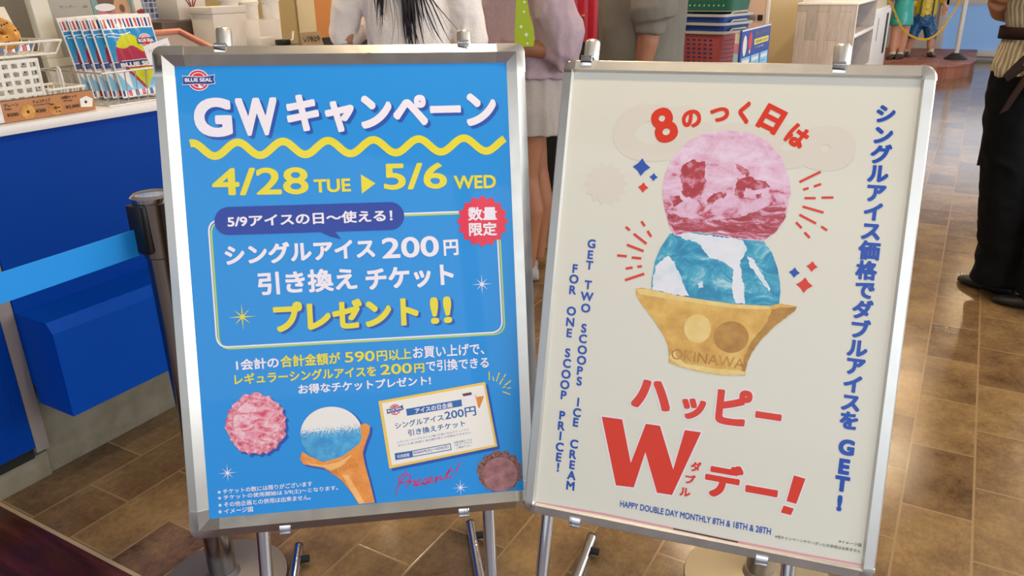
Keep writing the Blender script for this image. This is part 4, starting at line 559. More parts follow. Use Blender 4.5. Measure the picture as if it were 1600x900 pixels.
noisy('cone_light_ink', [(.3, 'f6ac58'), (.7, 'fcc884')], 40, .5, 5, .25); mat('cone_deep_ink', 'd87820', .5, coat=.25)
def lean_ramp(name, k, v0):
    """printed scoop: the ramp drifts with height on the poster, as the flavours lie in the picture"""
    N, L, b = nodes(M[name]); r = next(n for n in N if n.type == 'VALTORGB'); src = r.inputs[0].links[0].from_socket
    tc = N.new('ShaderNodeTexCoord'); sx = N.new('ShaderNodeSeparateXYZ'); L.new(tc.outputs['Object'], sx.inputs[0])
    a_ = N.new('ShaderNodeMath'); a_.operation = 'SUBTRACT'; a_.inputs[1].default_value = v0; L.new(sx.outputs['Y'], a_.inputs[0])
    m_ = N.new('ShaderNodeMath'); m_.operation = 'MULTIPLY_ADD'; m_.inputs[1].default_value = k; L.new(a_.outputs[0], m_.inputs[0]); L.new(src, m_.inputs[2]); L.new(m_.outputs[0], r.inputs[0])
lean_ramp('berry_scoop_ink', .7, .4038 / .9502 + .50)
# white over blue scoop, the two flavours meet along a wavering line
m = noisy('blue_vanilla_ink', [(.3, '0c84c8'), (.7, '54b4e4')], 45, .5, 8, .6); N, L, b = nodes(m)
tc = N.new('ShaderNodeTexCoord'); sx = N.new('ShaderNodeSeparateXYZ'); L.new(tc.outputs['Object'], sx.inputs[0])
nn = N.new('ShaderNodeTexNoise'); nn.inputs['Scale'].default_value = 60; nn.inputs['Detail'].default_value = 8
ad = N.new('ShaderNodeMath'); ad.operation = 'MULTIPLY_ADD'; ad.inputs[1].default_value = .05; L.new(nn.outputs['Fac'], ad.inputs[0]); L.new(sx.outputs['Y'], ad.inputs[2])
VAN = ad
gt = N.new('ShaderNodeMapRange'); L.new(ad.outputs[0], gt.inputs[0]); VANR = gt
mx = N.new('ShaderNodeMix'); mx.data_type = 'RGBA'; old = b.inputs['Base Color'].links[0].from_socket
L.new(gt.outputs[0], mx.inputs[0]); L.new(old, mx.inputs[6]); mx.inputs[7].default_value = (*lin('f2ece6'), 1); L.new(mx.outputs[2], b.inputs['Base Color'])

mat('blue_paper', '0a90e2', .5, coat=.25); mat('cream_paper', 'e6e3d6', .5, coat=.25)
def metal(name, col, rough, sc):
    m = mat(name, col, rough, 1.0); N, L, b = nodes(m)
    tc = N.new('ShaderNodeTexCoord'); mp = N.new('ShaderNodeMapping'); mp.inputs['Scale'].default_value = sc
    n = N.new('ShaderNodeTexNoise'); n.inputs['Scale'].default_value = 30; n.inputs['Detail'].default_value = 4
    mr = N.new('ShaderNodeMapRange'); mr.inputs[3].default_value = rough * .75; mr.inputs[4].default_value = rough * 1.3
    L.new(tc.outputs['Object'], mp.inputs[0]); L.new(mp.outputs[0], n.inputs['Vector']); L.new(n.outputs['Fac'], mr.inputs[0]); L.new(mr.outputs[0], b.inputs['Roughness'])
metal('aluminium', 'd4d0c8', .3, (1, 1, 1)); metal('satin_aluminium', 'dcdad6', .38, (1, 1, 1))
mat('chrome', 'd8d8dc', .07, 1.0); mat('cap_chrome', 'e4e2de', .16, 1.0); mat('rubber', '121214', .7); mat('back_board_grey', '55585c', .7)

def print_parts(items, parent, v0):
    """printed artwork: each named design a thin mesh on the poster (u, v in mm)"""
    parts = {}
    def get(p):
        if p not in parts: parts[p] = [B(), [], []]
        return parts[p]
    def mi(p, c):
        e = get(p)
        if c not in e[1]: e[1].append(c)
        return e[1].index(c)
    Z = lambda l: .0002 + .00018 * l
    def put_text(p, s, off, fn, col, L_):
        fit = get(p)[0]; vs, fs = text_mesh(s, off); k = mi(p, col)
        x0, x1 = min(a[0] for a in vs), max(a[0] for a in vs); y0, y1 = min(a[1] for a in vs), max(a[1] for a in vs)
        return vs, fs, (x0, x1, y0, y1), k
    def lay(p, vs, fs, f, k, z, s):
        bm = get(p)[0].bm; V = []
        for i, a in enumerate(vs):
            q = f(a); V.append(bm.verts.new((q[0] / 1000, q[1] / 1000 + v0, z + ply(s, i))))
        for t in fs:
            try: bm.faces.new([V[i] for i in t]).material_index = k
            except ValueError: pass
    def stroke(p, pts, w, col, L_, closed):
        P = [Vector(a) for a in pts]; n = len(P); k = mi(p, col); bm = get(p)[0].bm; a_, b_ = [], []
        for i in range(n):
            if closed: d0, d1 = P[i] - P[i - 1], P[(i + 1) % n] - P[i]
            else: d0 = P[i] - P[max(i - 1, 0)]; d1 = P[min(i + 1, n - 1)] - P[i]
            if d0.length < 1e-6: d0 = d1
            if d1.length < 1e-6: d1 = d0
            d0, d1 = d0.normalized(), d1.normalized(); n0, n1 = Vector((-d0.y, d0.x)), Vector((-d1.y, d1.x)); mm = n0 + n1
            mm = n0 if mm.length < .3 else mm.normalized() / max(.5, mm.normalized().dot(n0))
            for l_, s_ in ((a_, 1), (b_, -1)):
                q = P[i] + mm * (s_ * w / 2); l_.append(bm.verts.new((q.x / 1000, q.y / 1000 + v0, Z(L_))))
        for i in range(n if closed else n - 1):
            j = (i + 1) % n
            try: bm.faces.new((a_[i], a_[j], b_[j], b_[i])).material_index = k
            except ValueError: pass
    def flat(p, pts, col, L_): get(p)[0].poly([(x / 1000, y / 1000 + v0, Z(L_)) for x, y in pts], mi(p, col))
    def logo(p, c, wd, ang, L_):
        a = math.radians(ang); R_ = lambda x, y: (c[0] + (x * math.cos(a) - y * math.sin(a)) * wd, c[1] + (x * math.sin(a) + y * math.cos(a)) * wd)
        ci = lambda r, x=0., y=0.: [R_(x + r * math.cos(2 * math.pi * i / 36), y + r * math.sin(2 * math.pi * i / 36)) for i in range(36)]
        rib = lambda g: [R_(x, y) for x, y in ((-.5 - g, -.13 - g), (-.46, .0), (-.48 - g, .13 + g), (-.2, .11 + g), (.1, .10 + g), (.3, .12 + g), (.5 + g, .16 + g), (.47 + g, .03), (.5 + g, -.1 - g), (.3, -.13 - g), (0, -.11 - g), (-.25, -.12 - g))]
        flat(p, ci(.34), 'white_ink', L_); flat(p, ci(.31), 'logo_red_ink', L_ + 1); flat(p, ci(.25), 'white_ink', L_ + 1.4); flat(p, ci(.225), 'logo_red_ink', L_ + 1.8)
        flat(p, rib(.02), 'white_ink', L_ + 2.2); flat(p, rib(0), 'logo_navy_ink', L_ + 2.6)
        vs, fs, (x0, x1, y0, y1), k = put_text(p, 'BLUE SEAL', .035, None, 'white_ink', L_)
        lay(p, vs, fs, lambda q: R_(-.42 + (q[0] - x0) / (x1 - x0) * .84, -.06 + (q[1] - y0) / (y1 - y0) * .12 + .01), k, Z(L_ + 3), 'BLUE SEAL')
        for i, (x, y, r) in enumerate(((.06, -.18, .08), (.09, -.17, .05), (.075, -.19, .025))): flat(p, ci(r, x, y), ('white_ink', 'logo_red_ink', 'white_ink')[i], L_ + 2.2 + i * .3)
    for it in items:
        k = it[0]
        if k == 'T':
            _, p, s, o, ex, h, col, off, halo, sh, L_ = it
            e1 = Vector(ex); e2 = Vector((-e1.y, e1.x)).normalized() * h; O = Vector(o)
            vs, fs, (x0, x1, y0, y1), kk = put_text(p, s, off, None, col, L_)
            f = lambda q, d=(0, 0): O + e1 * ((q[0] - x0) / (x1 - x0)) + e2 * ((q[1] - y0) / (y1 - y0)) + Vector(d)
            if sh: lay(p, vs, fs, lambda q: f(q, sh), mi(p, 'shade_ink'), Z(L_ - 1), s); lay(p, vs, fs, lambda q: f(q, (sh[0] / 2, sh[1] / 2)), mi(p, 'shade_ink'), Z(L_ - .5), s)
            if halo:
                hv, hf, _, hk = put_text(p, s, off + .035, None, halo, L_); lay(p, hv, hf, f, hk, Z(L_ - .8), s)
            lay(p, vs, fs, f, kk, Z(L_), s)
        elif k == 'C':
            _, p, s, o, em, col, off, L_ = it
            vs, fs, (x0, x1, y0, y1), kk = put_text(p, s, off, None, col, L_); asc = s.isascii()
            cy = (y0 + y1) / 2 if asc else .37; cx = (x0 + x1) / 2 if asc else .5
            lay(p, vs, fs, lambda q: (o[0] + (q[0] - cx) * em, o[1] + (q[1] - cy) * em), kk, Z(L_), s)
        elif k == 'P': flat(it[1], it[2], it[3], it[4])
        elif k == 'W': stroke(it[1], it[2], it[3], it[4], it[5], it[6])
        elif k == 'S':
            _, p, c, r, col, L_, core = it; pts = []
            for i in range(16):
                a = math.pi * i / 8; rr = r * (1 if i % 4 == 0 else .78) if i % 2 == 0 else r * .13
                pts.append((c[0] + rr * math.cos(a), c[1] + rr * math.sin(a)))
            flat(p, pts, col, L_)
        elif k == 'D':
            _, p, c, r, col, L_ = it; pts = []
            for i in range(4):
                a = math.pi / 2 * i; b_ = a + math.pi / 4
                pts += [(c[0] + r * math.cos(a), c[1] + r * math.sin(a)), (c[0] + r * .6 * math.cos(b_), c[1] + r * .6 * math.sin(b_))]
            flat(p, pts, col, L_)
        elif k == 'L': logo(it[1], it[2], it[3], it[4], it[5])
    for p, (bld, mats, _) in parts.items(): bld.build(p.split('#')[0], mats, parent, smooth=False, merge=False)

def rail_prism(prof, a, b, inward):
    """frame rail from a to b (poster plane), section prof = [(outward distance, height)]"""
    out = -Vector(inward)
    return [[Vector((p[0] + out[0] * d, p[1] + out[1] * d, z)) for d, z in prof] for p in (a, b)]
def stand(name, label, org, MT, W_, H_, prof, rail_mat, cap_len, round_r, paper, items, poles, tops, clips_top, clips_bot, reach=(.5, .5)):
    Mx = Matrix(MT); V = Mx.col[1]; v0 = org[2] / V[2]; base = Vector(org) - V * v0
    t = thing(name, label, 'sign', base); t.rotation_mode = 'QUATERNION'; t.rotation_quaternion = Mx.to_quaternion()
    rw = max(p[0] for p in prof)
    po = B().box((-.006, v0 - .006, -.0022), (W_ + .006, v0 + H_ + .006, 0)).build('poster', paper, t, smooth=False)
    print_parts(items, po, v0)
    B().box((-.01, v0 - .01, -.012), (W_ + .01, v0 + H_ + .01, -.004)).build('back_board', 'back_board_grey', t, smooth=False)
    c = cap_len - rw
    for a, b_, inw in (((c, v0 + H_), (W_ - c, v0 + H_), (0, -1)), ((c, v0), (W_ - c, v0), (0, 1)), ((0, v0 + c), (0, v0 + H_ - c), (1, 0)), ((W_, v0 + c), (W_, v0 + H_ - c), (-1, 0))):
        B().rings(rail_prism(prof, a, b_, inw)).build('frame_rail', rail_mat, t, angle=12)
    for sx, sy in ((0, 0), (1, 0), (0, 1), (1, 1)):
        # rounded corner cap, swept round from one rail to the other
        cx, cy = (W_ if sx else 0), v0 + (H_ if sy else 0); ox, oy = (1 if sx else -1), (1 if sy else -1)
        capb = B(); rings = []
        pts = []
        rr = round_r
        path = [(-c, 1.0)] + [(None, a) for a in range(0, 91, 10)] + [(1.0, -c)]
        def edge(d):   # outline at outward distance d, from the top rail end to the side rail end
            r_ = max(.0, rr - (rw - d)); o = []
            o.append((-c, d))
            for a in range(0, 91, 10):
                g = math.radians(90 - a); o.append((d - r_ + r_ * math.cos(g), d - r_ + r_ * math.sin(g)))
            o.append((d, -c)); return o
        P2 = [(d, z + (.0012 if i < len(prof) - 1 else 0)) for i, (d, z) in enumerate(prof)]
        E_ = [edge(d + (.0008 if d == rw else 0)) for d, z in P2]
        for j in range(len(E_[0])):
            rings.append([Vector((cx + ox * E_[i][j][0], cy + oy * E_[i][j][1], P2[i][1])) for i in range(len(P2))])
        capb.rings(rings).build('corner_cap', 'cap_chrome', t, angle=30)
    R3 = Mx.transposed()                        # world directions in the stand's own axes
    up = R3 @ Vector((0, 0, 1)); back = R3 @ Vector((-Mx.col[2][0], -Mx.col[2][1], 0)).normalized(); side = up.cross(back)
    for (ub, ut), vt, rch in zip(poles, tops, reach):
        k = (ut - ub) / (vt - (-.05)); u_at = lambda vv: ub + k * (vv + .05)
        zc = -.03; vfoot = -(up.z * zc + up.x * ub) / up.y
        # where the pole meets the floor: world z = up . p
        f = Vector((u_at(-v0), 0.0, zc)); f.y = -(up.x * f.x + up.z * f.z) / up.y
        top = Vector((ut, v0 + vt, zc))
        B().cyl(f + up * .012, top, .0125).build('pole', 'chrome', t)
        kn = B(); d_ = (top - f).normalized(); e1 = Vector((1, 0, 0)) - d_ * d_.x; e1.normalize(); e2 = d_.cross(e1)
        rg = []
        for h_, r_ in ((-.03, .0138), (.002, .0140), (.006, .0125), (.008, .009)):
            rg.append([top + d_ * h_ + (e1 * math.cos(2 * math.pi * j / 36) + e2 * math.sin(2 * math.pi * j / 36)) * (r_ * (1 - .03 * (j % 2))) for j in range(36)])
        kn.rings(rg).build('pole_cap', 'satin_aluminium', t, angle=50)
        g0 = f + up * .0155 - back * .06; g1 = f + up * .0155 + back * rch
        ft = B().tube([g0, f + up * .0155, g1], .0125, 18).build('foot_tube', 'chrome', t)
        B().cyl(g1 - back * .002, g1 + back * .006, .0118).build('end_plug', 'rubber', ft)
        B().cyl(g1 - back * .035 - up * .0155, g1 - back * .035 - up * .006, .011).build('foot_pad', 'rubber', ft)
        B().cyl(g0 - up * .0155 + back * .02, g0 - up * .006 + back * .02, .011).build('foot_pad', 'rubber', ft)
        B().cyl(g1 - back * .045 - side * .01, g1 - back * .045 - side * .03, .009).build('adjuster_knob', 'rubber', ft)
    for u_, v_, s_ in [(a, b_, 1) for a, b_ in clips_top] + [(a, b_, -1) for a, b_ in clips_bot]:
        cb_ = B(); y = v0 + v_
        cb_.box((u_ - .0105, y - .008, .0015), (u_ + .0105, y + .008, .0075), .0015)
        lo, hi = (y + .004, y + .011) if s_ > 0 else (y - .011, y - .004)
        cb_.box((u_ - .0105, lo, -.03), (u_ + .0105, hi, .0075), .0015)
        cb_.build('clip', 'chrome', t)
    return t

ridge = [(0, -.003), (0, .0005), (.018, .0095), (.034, .0032), (.034, -.017), (.004, -.017), (.004, -.003)]
slab = [(0, -.003), (0, .001), (.0035, .0070), (.019, .0035), (.0215, -.001), (.0215, -.016), (.003, -.016), (.003, -.003)]
LM = [[0.78245, -0.16013, 0.60178], [0.62238, 0.2329, -0.74726], [-0.0205, 0.95923, 0.28189]]
RM = [[0.9834, -0.05606, 0.1726], [0.18147, 0.30656, -0.93439], [-0.00053, 0.9502, 0.31165]]
# the flavours of the left poster's cone meet 165 mm above its lower edge
VANR.inputs[1].default_value = .4041 / .95923 + .168; VANR.inputs[2].default_value = .4041 / .95923 + .178
stand('poster_stand', 'silver poster stand holding the bright blue campaign poster', (-1.0856, .7472, .4041), LM, .588, .8182, ridge, 'aluminium', .052, .016, 'blue_paper', LEFT_PRINT,
      [(.0881, .0811), (.5199, .514)], [.884, .877], [(.0799, .8461), (.5089, .848)], [(.1341, -.031), (.4691, -.031)], (.465, .475))
stand('poster_stand', 'silver poster stand holding the cream ice cream poster with red lettering', (-.5793, 1.0756, .4038), RM, .566, .7993, slab, 'satin_aluminium', .0235, .0205, 'cream_paper', RIGHT_PRINT,
      [(.0193, .0216), (.4561, .4473)], [.856, .852], [(.0212, .8174), (.443, .8126)], [(.0797, -.0195), (.4109, -.0195)], (.5, .24))
# ================================================================== the serving counter and what stands on it
mat('counter_blue', '003c9c', .55); mat('counter_blue_box', '0046ae', .5); mat('counter_white', 'ece8e6', .35); noisy('taupe_stone', [(.35, '78705e'), (.65, '8a8270')], 14, .6)
for k in ('counter_blue', 'counter_blue_box'): M[k].node_tree.nodes['Principled BSDF'].inputs['Specular IOR Level'].default_value = .1
mat('joint_grey', '8e8480', .5); mat('gap_shade', '15130f', .8)
ct = thing('serving_counter', 'long blue serving counter with white top on the left', 'counter', (-2.15, 1.6, 0))
def cbox(name, lo, hi, m, parent=ct, bev=.004):
    o = B().box([lo[0] + 2.15, lo[1] - 1.6, lo[2]], [hi[0] + 2.15, hi[1] - 1.6, hi[2]], bev).build(name, m, parent); return o
cbox('worktop', (-2.78, -.3, .975), (-2.095, 3.3, 1.0), 'counter_white', bev=.003)
cbox('body', (-2.76, -.28, .12), (-2.16, 3.28, .974), 'counter_white')
cbox('front_panel', (-2.16, 1.0, .30), (-2.11, 3.28, .974), 'counter_blue', bev=.003)
cbox('joint_strip', (-2.155, .962, .10), (-2.113, .999, .974), 'joint_grey', bev=.002)
lp = cbox('left_panel', (-2.155, -.28, .119), (-2.11, .961, .974), 'counter_blue', bev=.003)
# door of the left panel, a thin gap round it
dr = cbox('door', (-2.112, .2, .15), (-2.1075, .928, .94), 'counter_blue', bev=.002)
cbox('gap_shade_strip', (-2.16, -.28, .08), (-2.13, .961, .118), 'gap_shade', bev=0)  # near-black solid strip put in for the shaded gap above the plinth
cbox('plinth', (-2.75, -.28, 0), (-2.14, 1.0, .079), 'taupe_stone', bev=.002)
cbox('plinth', (-2.75, 1.002, 0), (-2.15, 3.28, .30), 'taupe_stone', bev=.002)
# projecting lower box with a chamfered upper edge
bx = B().prism([(-2.112, 1.003, .243), (-1.95, 1.0, .245), (-1.95, 1.0, .487), (-1.972, 1.0, .515), (-2.112, 1.003, .515)], (0, 2.25, 0))
for v in bx.bm.verts: v.co += Vector((2.15, -1.6, 0))
bx.build('lower_box', 'counter_blue_box', ct, angle=20)
# the pale upright reflection in front of the counter is not built
# ---------------------------------------------------------------- belt post beside the left poster stand
mat('belt_blue', '0a92ea', .55); mat('post_steel', 'a8a098', .16, 1.0); mat('post_black', '121214', .4); mat('disc_steel', '7a7676', .5, .8)
def belt_post(label, x, y, belt, disc='disc_steel', R_=.145):
    t = thing('belt_post', label, 'belt barrier', (x, y, 0))
    B().lathe([(0, 0), (R_ - .005, 0), (R_, .004), (R_ - .002, .010), (.11, .016), (.06, .024), (.038, .03), (.033, .045), (0, .045)], 64).build('base', disc, t)
    B().lathe([(.0315, .03), (.0315, .835), (.0, .835)], 40).build('pole', 'post_steel', t)
    hd = B().lathe([(.030, .822), (.0345, .826), (.0375, .93), (.0375, .936), (.0, .936)], 40).build('head', 'post_steel', t)
    B().lathe([(.0385, .934), (.040, .938), (.040, .945), (.034, .950), (.030, .947), (.0, .947)], 40).build('head_cap', 'chrome', hd)
    B().box((-.022, -.046, .838), (.022, -.03, .934), .004).build('belt_slot', 'post_black', hd)
    if belt:
        b = B(); n = 24; rows = []
        for i in range(n + 1):
            s_ = i / n; yy = -.044 - 1.9 * s_; xx = -.008 - .05 * s_ + .004 * math.sin(s_ * 9); sag = -.012 * math.sin(math.pi * s_)
            rows.append([Vector((xx - .001, yy, .835 + sag)), Vector((xx + .001, yy, .835 + sag)), Vector((xx + .001, yy, .887 + sag)), Vector((xx - .001, yy, .887 + sag))])
        b.rings(rows).build('belt', 'belt_blue', t)
    return t
belt_post('steel belt post with pale blue belt pulled out, behind the blue poster', -1.338, .93, True)
mat('disc_beige', 'a89c86', .45, .7)
belt_post('belt post whose round base shows under the cream poster stand', -.235, 1.53, False, 'disc_beige', .17)
# ---------------------------------------------------------------- snack bags in a wire basket
for k, c in {'pk_white': 'f0eef0', 'pk_navy': '1c3c84', 'pk_red': 'd03838', 'pk_sky': '1090d0', 'pk_yellow': 'd4d414', 'pk_magenta': 'b81c50', 'pk_pale': '7cc0ea', 'pk_crimson': 'a81c34'}.items(): mat(k, c, .25, coat=.5)
PK = ['pk_white', 'pk_navy', 'pk_red', 'pk_sky', 'pk_yellow', 'pk_magenta', 'pk_pale', 'pk_crimson']
BW, BH = .152, .246
def bag_z(u, v):                                     # pillow bulge, thin at the seals
    a = max(0., 1 - (2 * u - 1) ** 2); b_ = max(0., 1 - (2 * v - 1) ** 4)
    return .0095 * (a ** .55) * (b_ ** .7) + .0015 * math.sin(u * 21 + v * 6) * a * b_
def bag_col(u, v):
    if v > .95 or u < .022 or u > .978: return 0
    if v > .82: return (0 if v < .84 else [1, 0, 2, 0][int(u * 28) % 4])
    if v < .018: return 0
    if v < .085: return [1, 0, 2, 0][int(u * 15) % 4]
    if .335 < v < .44:
        c = abs(v - .3875 - .012 * math.sin(3.1 * u))
        return 1 if c < .036 else (0 if c < .043 else 7)
    if v >= .44:
        if (u - .42) ** 2 / .31 ** 2 + (v - .47) ** 2 / .285 ** 2 < 1: return 5 if v < .575 + .022 * math.sin(u * 17) + .03 * math.sin(u * 6) else 4
        if abs(v - .765 - .012 * math.sin(u * 14)) < .006 and u < .5: return 0
        if abs(v - .735 - .012 * math.sin(u * 14 + 1)) < .005 and .06 < u < .4: return 0
        return 3
    cw = .30 * (v - .06) / .275
    if abs(u - .50) < cw: return 7 if u < .50 - cw + .07 else 4
    if u < .24 and (v - .085) > .25 * (1 - u / .24): return 0
    if u > .86 and .12 < v < .20: return 2
    return 6
bb = B(); NU, NV = 76, 118; front = [[None] * (NV + 1) for _ in range(NU + 1)]; backv = [[None] * (NV + 1) for _ in range(NU + 1)]
for i in range(NU + 1):
    for j in range(NV + 1):
        u, v = i / NU, j / NV; z = bag_z(u, v) + .0008
        x = (u - .5) * BW * (1 - .02 * math.sin(math.pi * v)); 
        front[i][j] = bb.bm.verts.new((x, -z, v * BH)); backv[i][j] = bb.bm.verts.new((x, z, v * BH))
for i in range(NU):
    for j in range(NV):
        bb.bm.faces.new((front[i][j], front[i + 1][j], front[i + 1][j + 1], front[i][j + 1])).material_index = bag_col((i + .5) / NU, (j + .5) / NV)
        bb.bm.faces.new((backv[i][j], backv[i][j + 1], backv[i + 1][j + 1], backv[i + 1][j])).material_index = 0
for i in range(NU):
    for j in (0, NV):
        bb.bm.faces.new((front[i][j], backv[i][j], backv[i + 1][j], front[i + 1][j]))
for j in range(NV):
    for i in (0, NU):
        bb.bm.faces.new((front[i][j], front[i][j + 1], backv[i][j + 1], backv[i][j]))
sb = thing('snack_bag', 'frontmost snack bag with ice cream picture, its price card clipped on', 'snack bag', (0, 0, 0), 0, 'ice cream snack bags in the wire basket')
bb.build('pouch', PK, sb, angle=60)
def on_bag(dz):
    return lambda u, v: Vector(((u - .5) * BW, -bag_z(u, v) - .0008 - dz, v * BH))
lt = B(); f = on_bag(.0009)
fit_text('BLUE SEAL', .05, (.14, .362, .88, .412), f, lt, 0)
lt.build('bag_lettering', ['pk_white'], sb, smooth=False, merge=False)
lg = B(); cx, cy = .76, .66
cir = lambda r, dz, mi: lg.poly([on_bag(dz)(cx + r * math.cos(2 * math.pi * k / 30), cy + r * .62 * math.sin(2 * math.pi * k / 30)) for k in range(30)], mi)
cir(.14, .0008, 0); cir(.125, .0011, 2); cir(.1, .0014, 0); cir(.085, .0017, 2)
lg.poly([on_bag(.002)(cx + a, cy + b_) for a, b_ in ((-.18, -.035), (-.17, .035), (0, .028), (.18, .045), (.17, -.03), (0, -.035))], 1)
fit_text('BLUE SEAL', .04, (cx - .155, cy - .018, cx + .155, cy + .022), on_bag(.0024), lg, 0)
lg.build('bag_logo', ['pk_white', 'pk_navy', 'pk_red'], sb, smooth=False, merge=False)
def copy_tree(o, parent=None):
    c = o.copy(); COL.objects.link(c)
    if parent is not None: c.parent = parent
    for ch in list(o.children):
        copy_tree(ch, c)
    return c
def place_bag(o, x, y, z, lean, roll, yaw):
    o.rotation_mode = 'QUATERNION'
    q = Matrix.Rotation(math.radians(90 + yaw), 4, 'Z') @ Matrix.Rotation(math.radians(roll), 4, 'Y') @ Matrix.Rotation(math.radians(-lean), 4, 'X')
    o.location = (x, y, z); o.rotation_quaternion = q.to_quaternion()
spots = [(-2.185, 1.575, 1.01, 19, -1, -17), (-2.216, 1.563, 1.01, 19, -1.5, -17), (-2.245, 1.553, 1.01, 19.5, -2, -17), (-2.274, 1.540, 1.01, 20, -2, -17), (-2.303, 1.530, 1.01, 20.5, -2.5, -17)]
names = ['frontmost snack bag with ice cream picture, its price card clipped on', 'second snack bag from the front in the wire basket', 'third snack bag from the front in the wire basket', 'fourth snack bag from the front, leaning in the wire basket', 'rearmost snack bag leaning in the wire basket']
proto = [sb] + [copy_tree(sb) for _ in range(4)]
for o, p, n_ in zip(proto, spots, names): place_bag(o, *p); o['label'] = n_
mat('card_white', 'e8e4e4', .6); mat('print_grey', '5a5654', .7)
pc = thing('price_card', 'small white price card clipped to the front snack bag', 'price card', (-2.118, 1.585, 1.0))
B().tube([(0, -.02, .0), (0, -.02, .1), (.0, -.02, .135)], .0016, 8).build('wire_stem', 'chrome', pc)
cm = Matrix.Translation((.002, 0, .14)) @ Matrix.Rotation(math.radians(12), 4, 'X')
cd = B().box((-.0008, -.045, -.028), (.0008, .045, .028), 0, mtx=cm).build('card', 'card_white', pc, smooth=False)
pt = B(); g = lambda y, z: cm @ Vector((.0012, y, z))
fit_text('アイスクリームグミ', .0, (-.034, .004, .034, .014), g, pt); fit_text('¥378', .02, (-.012, -.012, .014, -.002), g, pt); fit_text('(税込)', 0, (-.012, -.02, .014, -.014), g, pt)
pt.build('card_lettering', 'print_grey', cd, smooth=False, merge=False)
# wire baskets
mat('wire_white', 'e6e2da', .35); mat('wire_steel', 'c8c6c4', .25, .8)
def wire_basket(name, label, x0, x1, y0, y1, z0, z1, flare, m, ny=7, nx=4, r=.0018, cat='wire basket'):
    t = thing(name, label, cat, ((x0 + x1) / 2, (y0 + y1) / 2, z0))
    ox, oy = (x0 + x1) / 2, (y0 + y1) / 2; P = lambda x, y, z: (x - ox, y - oy, z - z0)
    top = lambda fx, fy: (x0 - flare + (x1 - x0 + 2 * flare) * fx, y0 - flare + (y1 - y0 + 2 * flare) * fy)
    bot = lambda fx, fy: (x0 + (x1 - x0) * fx, y0 + (y1 - y0) * fy)
    for nm, fn, zz, rr in (('rim_wire', top, z1, r * 1.5), ('base_wire', bot, z0 + r * 2, r * 1.2)):
        B().tube([P(*fn(a, b_), zz) for a, b_ in ((0, 0), (1, 0), (1, 1), (0, 1))], rr, 8, closed=True).build(nm, m, t)
    g = B()
    for i in range(1, ny):
        f_ = i / ny
        g.tube([P(*top(0, f_), z1), P(*bot(0, f_), z0 + r * 2), P(*bot(1, f_), z0 + r * 2), P(*top(1, f_), z1)], r, 6)
    for i in range(1, nx):
        f_ = i / nx
        g.tube([P(*top(f_, 0), z1), P(*bot(f_, 0), z0 + r * 2), P(*bot(f_, 1), z0 + r * 2), P(*top(f_, 1), z1)], r, 6)
    for a, b_ in ((0, 0), (1, 0), (1, 1), (0, 1)): g.tube([P(*top(a, b_), z1), P(*bot(a, b_), z0 + r * 2)], r, 6)
    g.build('wire_grille', m, t); return t
wire_basket('wire_basket', 'steel wire basket around the snack bags', -2.41, -2.125, 1.40, 1.655, 1.0, 1.096, .012, 'wire_steel', 8, 6)
up_b = wire_basket('wire_basket', 'upper white wire tray carrying a wrapped doughnut', -2.34, -2.17, .86, 1.305, 1.152, 1.19, .014, 'wire_white', 13, 4, .0022)
lg_ = B()
for y in (-.2, .205): lg_.tube([(-.085, y, .004), (-.13, y, -.004), (-.13, y + .02, -.149)], .0025, 8)
lg_.tube([(-.13, -.2, -.149), (-.13, .24, -.149)], .0025, 8)
for y in (-.19, .235): lg_.tube([(-.13, y, -.149), (-.2, y, -.149)], .0025, 8)
lg_.build('tray_leg', 'wire_white', up_b)
lo_b = wire_basket('wire_basket', 'low white wire basket behind the brown price sign', -2.27, -2.165, 1.268, 1.33, 1.0, 1.066, .02, 'wire_white', 6, 4, .0022)
B().tube([(.058, -.006, .035), (.070, -.006, .066), (.068, -.006, .115), (.062, -.006, .122), (.055, -.006, .115), (.055, -.006, .08)], .0028, 8).build('hook', 'wire_white', lo_b)
# white basket with square holes
t = thing('plastic_basket', 'white plastic basket with square holes under the wire tray', 'basket', (-2.22, 1.05, 1.0))
g = B(); y0, y1, h0, h1 = -.2, .185, .02, .146
for k in range(0, 17): y = y0 + (y1 - y0) * k / 16; g.box((.068, y - .0045, h0), (.072, y + .0045, h1), 0)
for k in range(0, 7): z = h0 + (h1 - h0) * k / 6; g.box((.0675, y0 - .0045, z - .0045), (.0725, y1 + .0045, z + .0045), 0)
g.build('front_lattice', 'wire_white', t, smooth=False)
B().box((-.11, y0, 0), (.072, y1, .02), .003).build('floor_tray', 'wire_white', t)
g = B()
for yy in (y0, y1):
    for k in range(0, 8): x = -.11 + .18 * k / 7; g.box((x - .0045, yy - .002, .02), (x + .0045, yy + .002, h1), 0)
    for k in range(0, 7): z = h0 + (h1 - h0) * k / 6; g.box((-.11, yy - .0025, z - .0045), (.07, yy + .0025, z + .0045), 0)
g.box((-.112, y0, .02), (-.108, y1, h1), 0); g.build('side_lattice', 'wire_white', t, smooth=False)
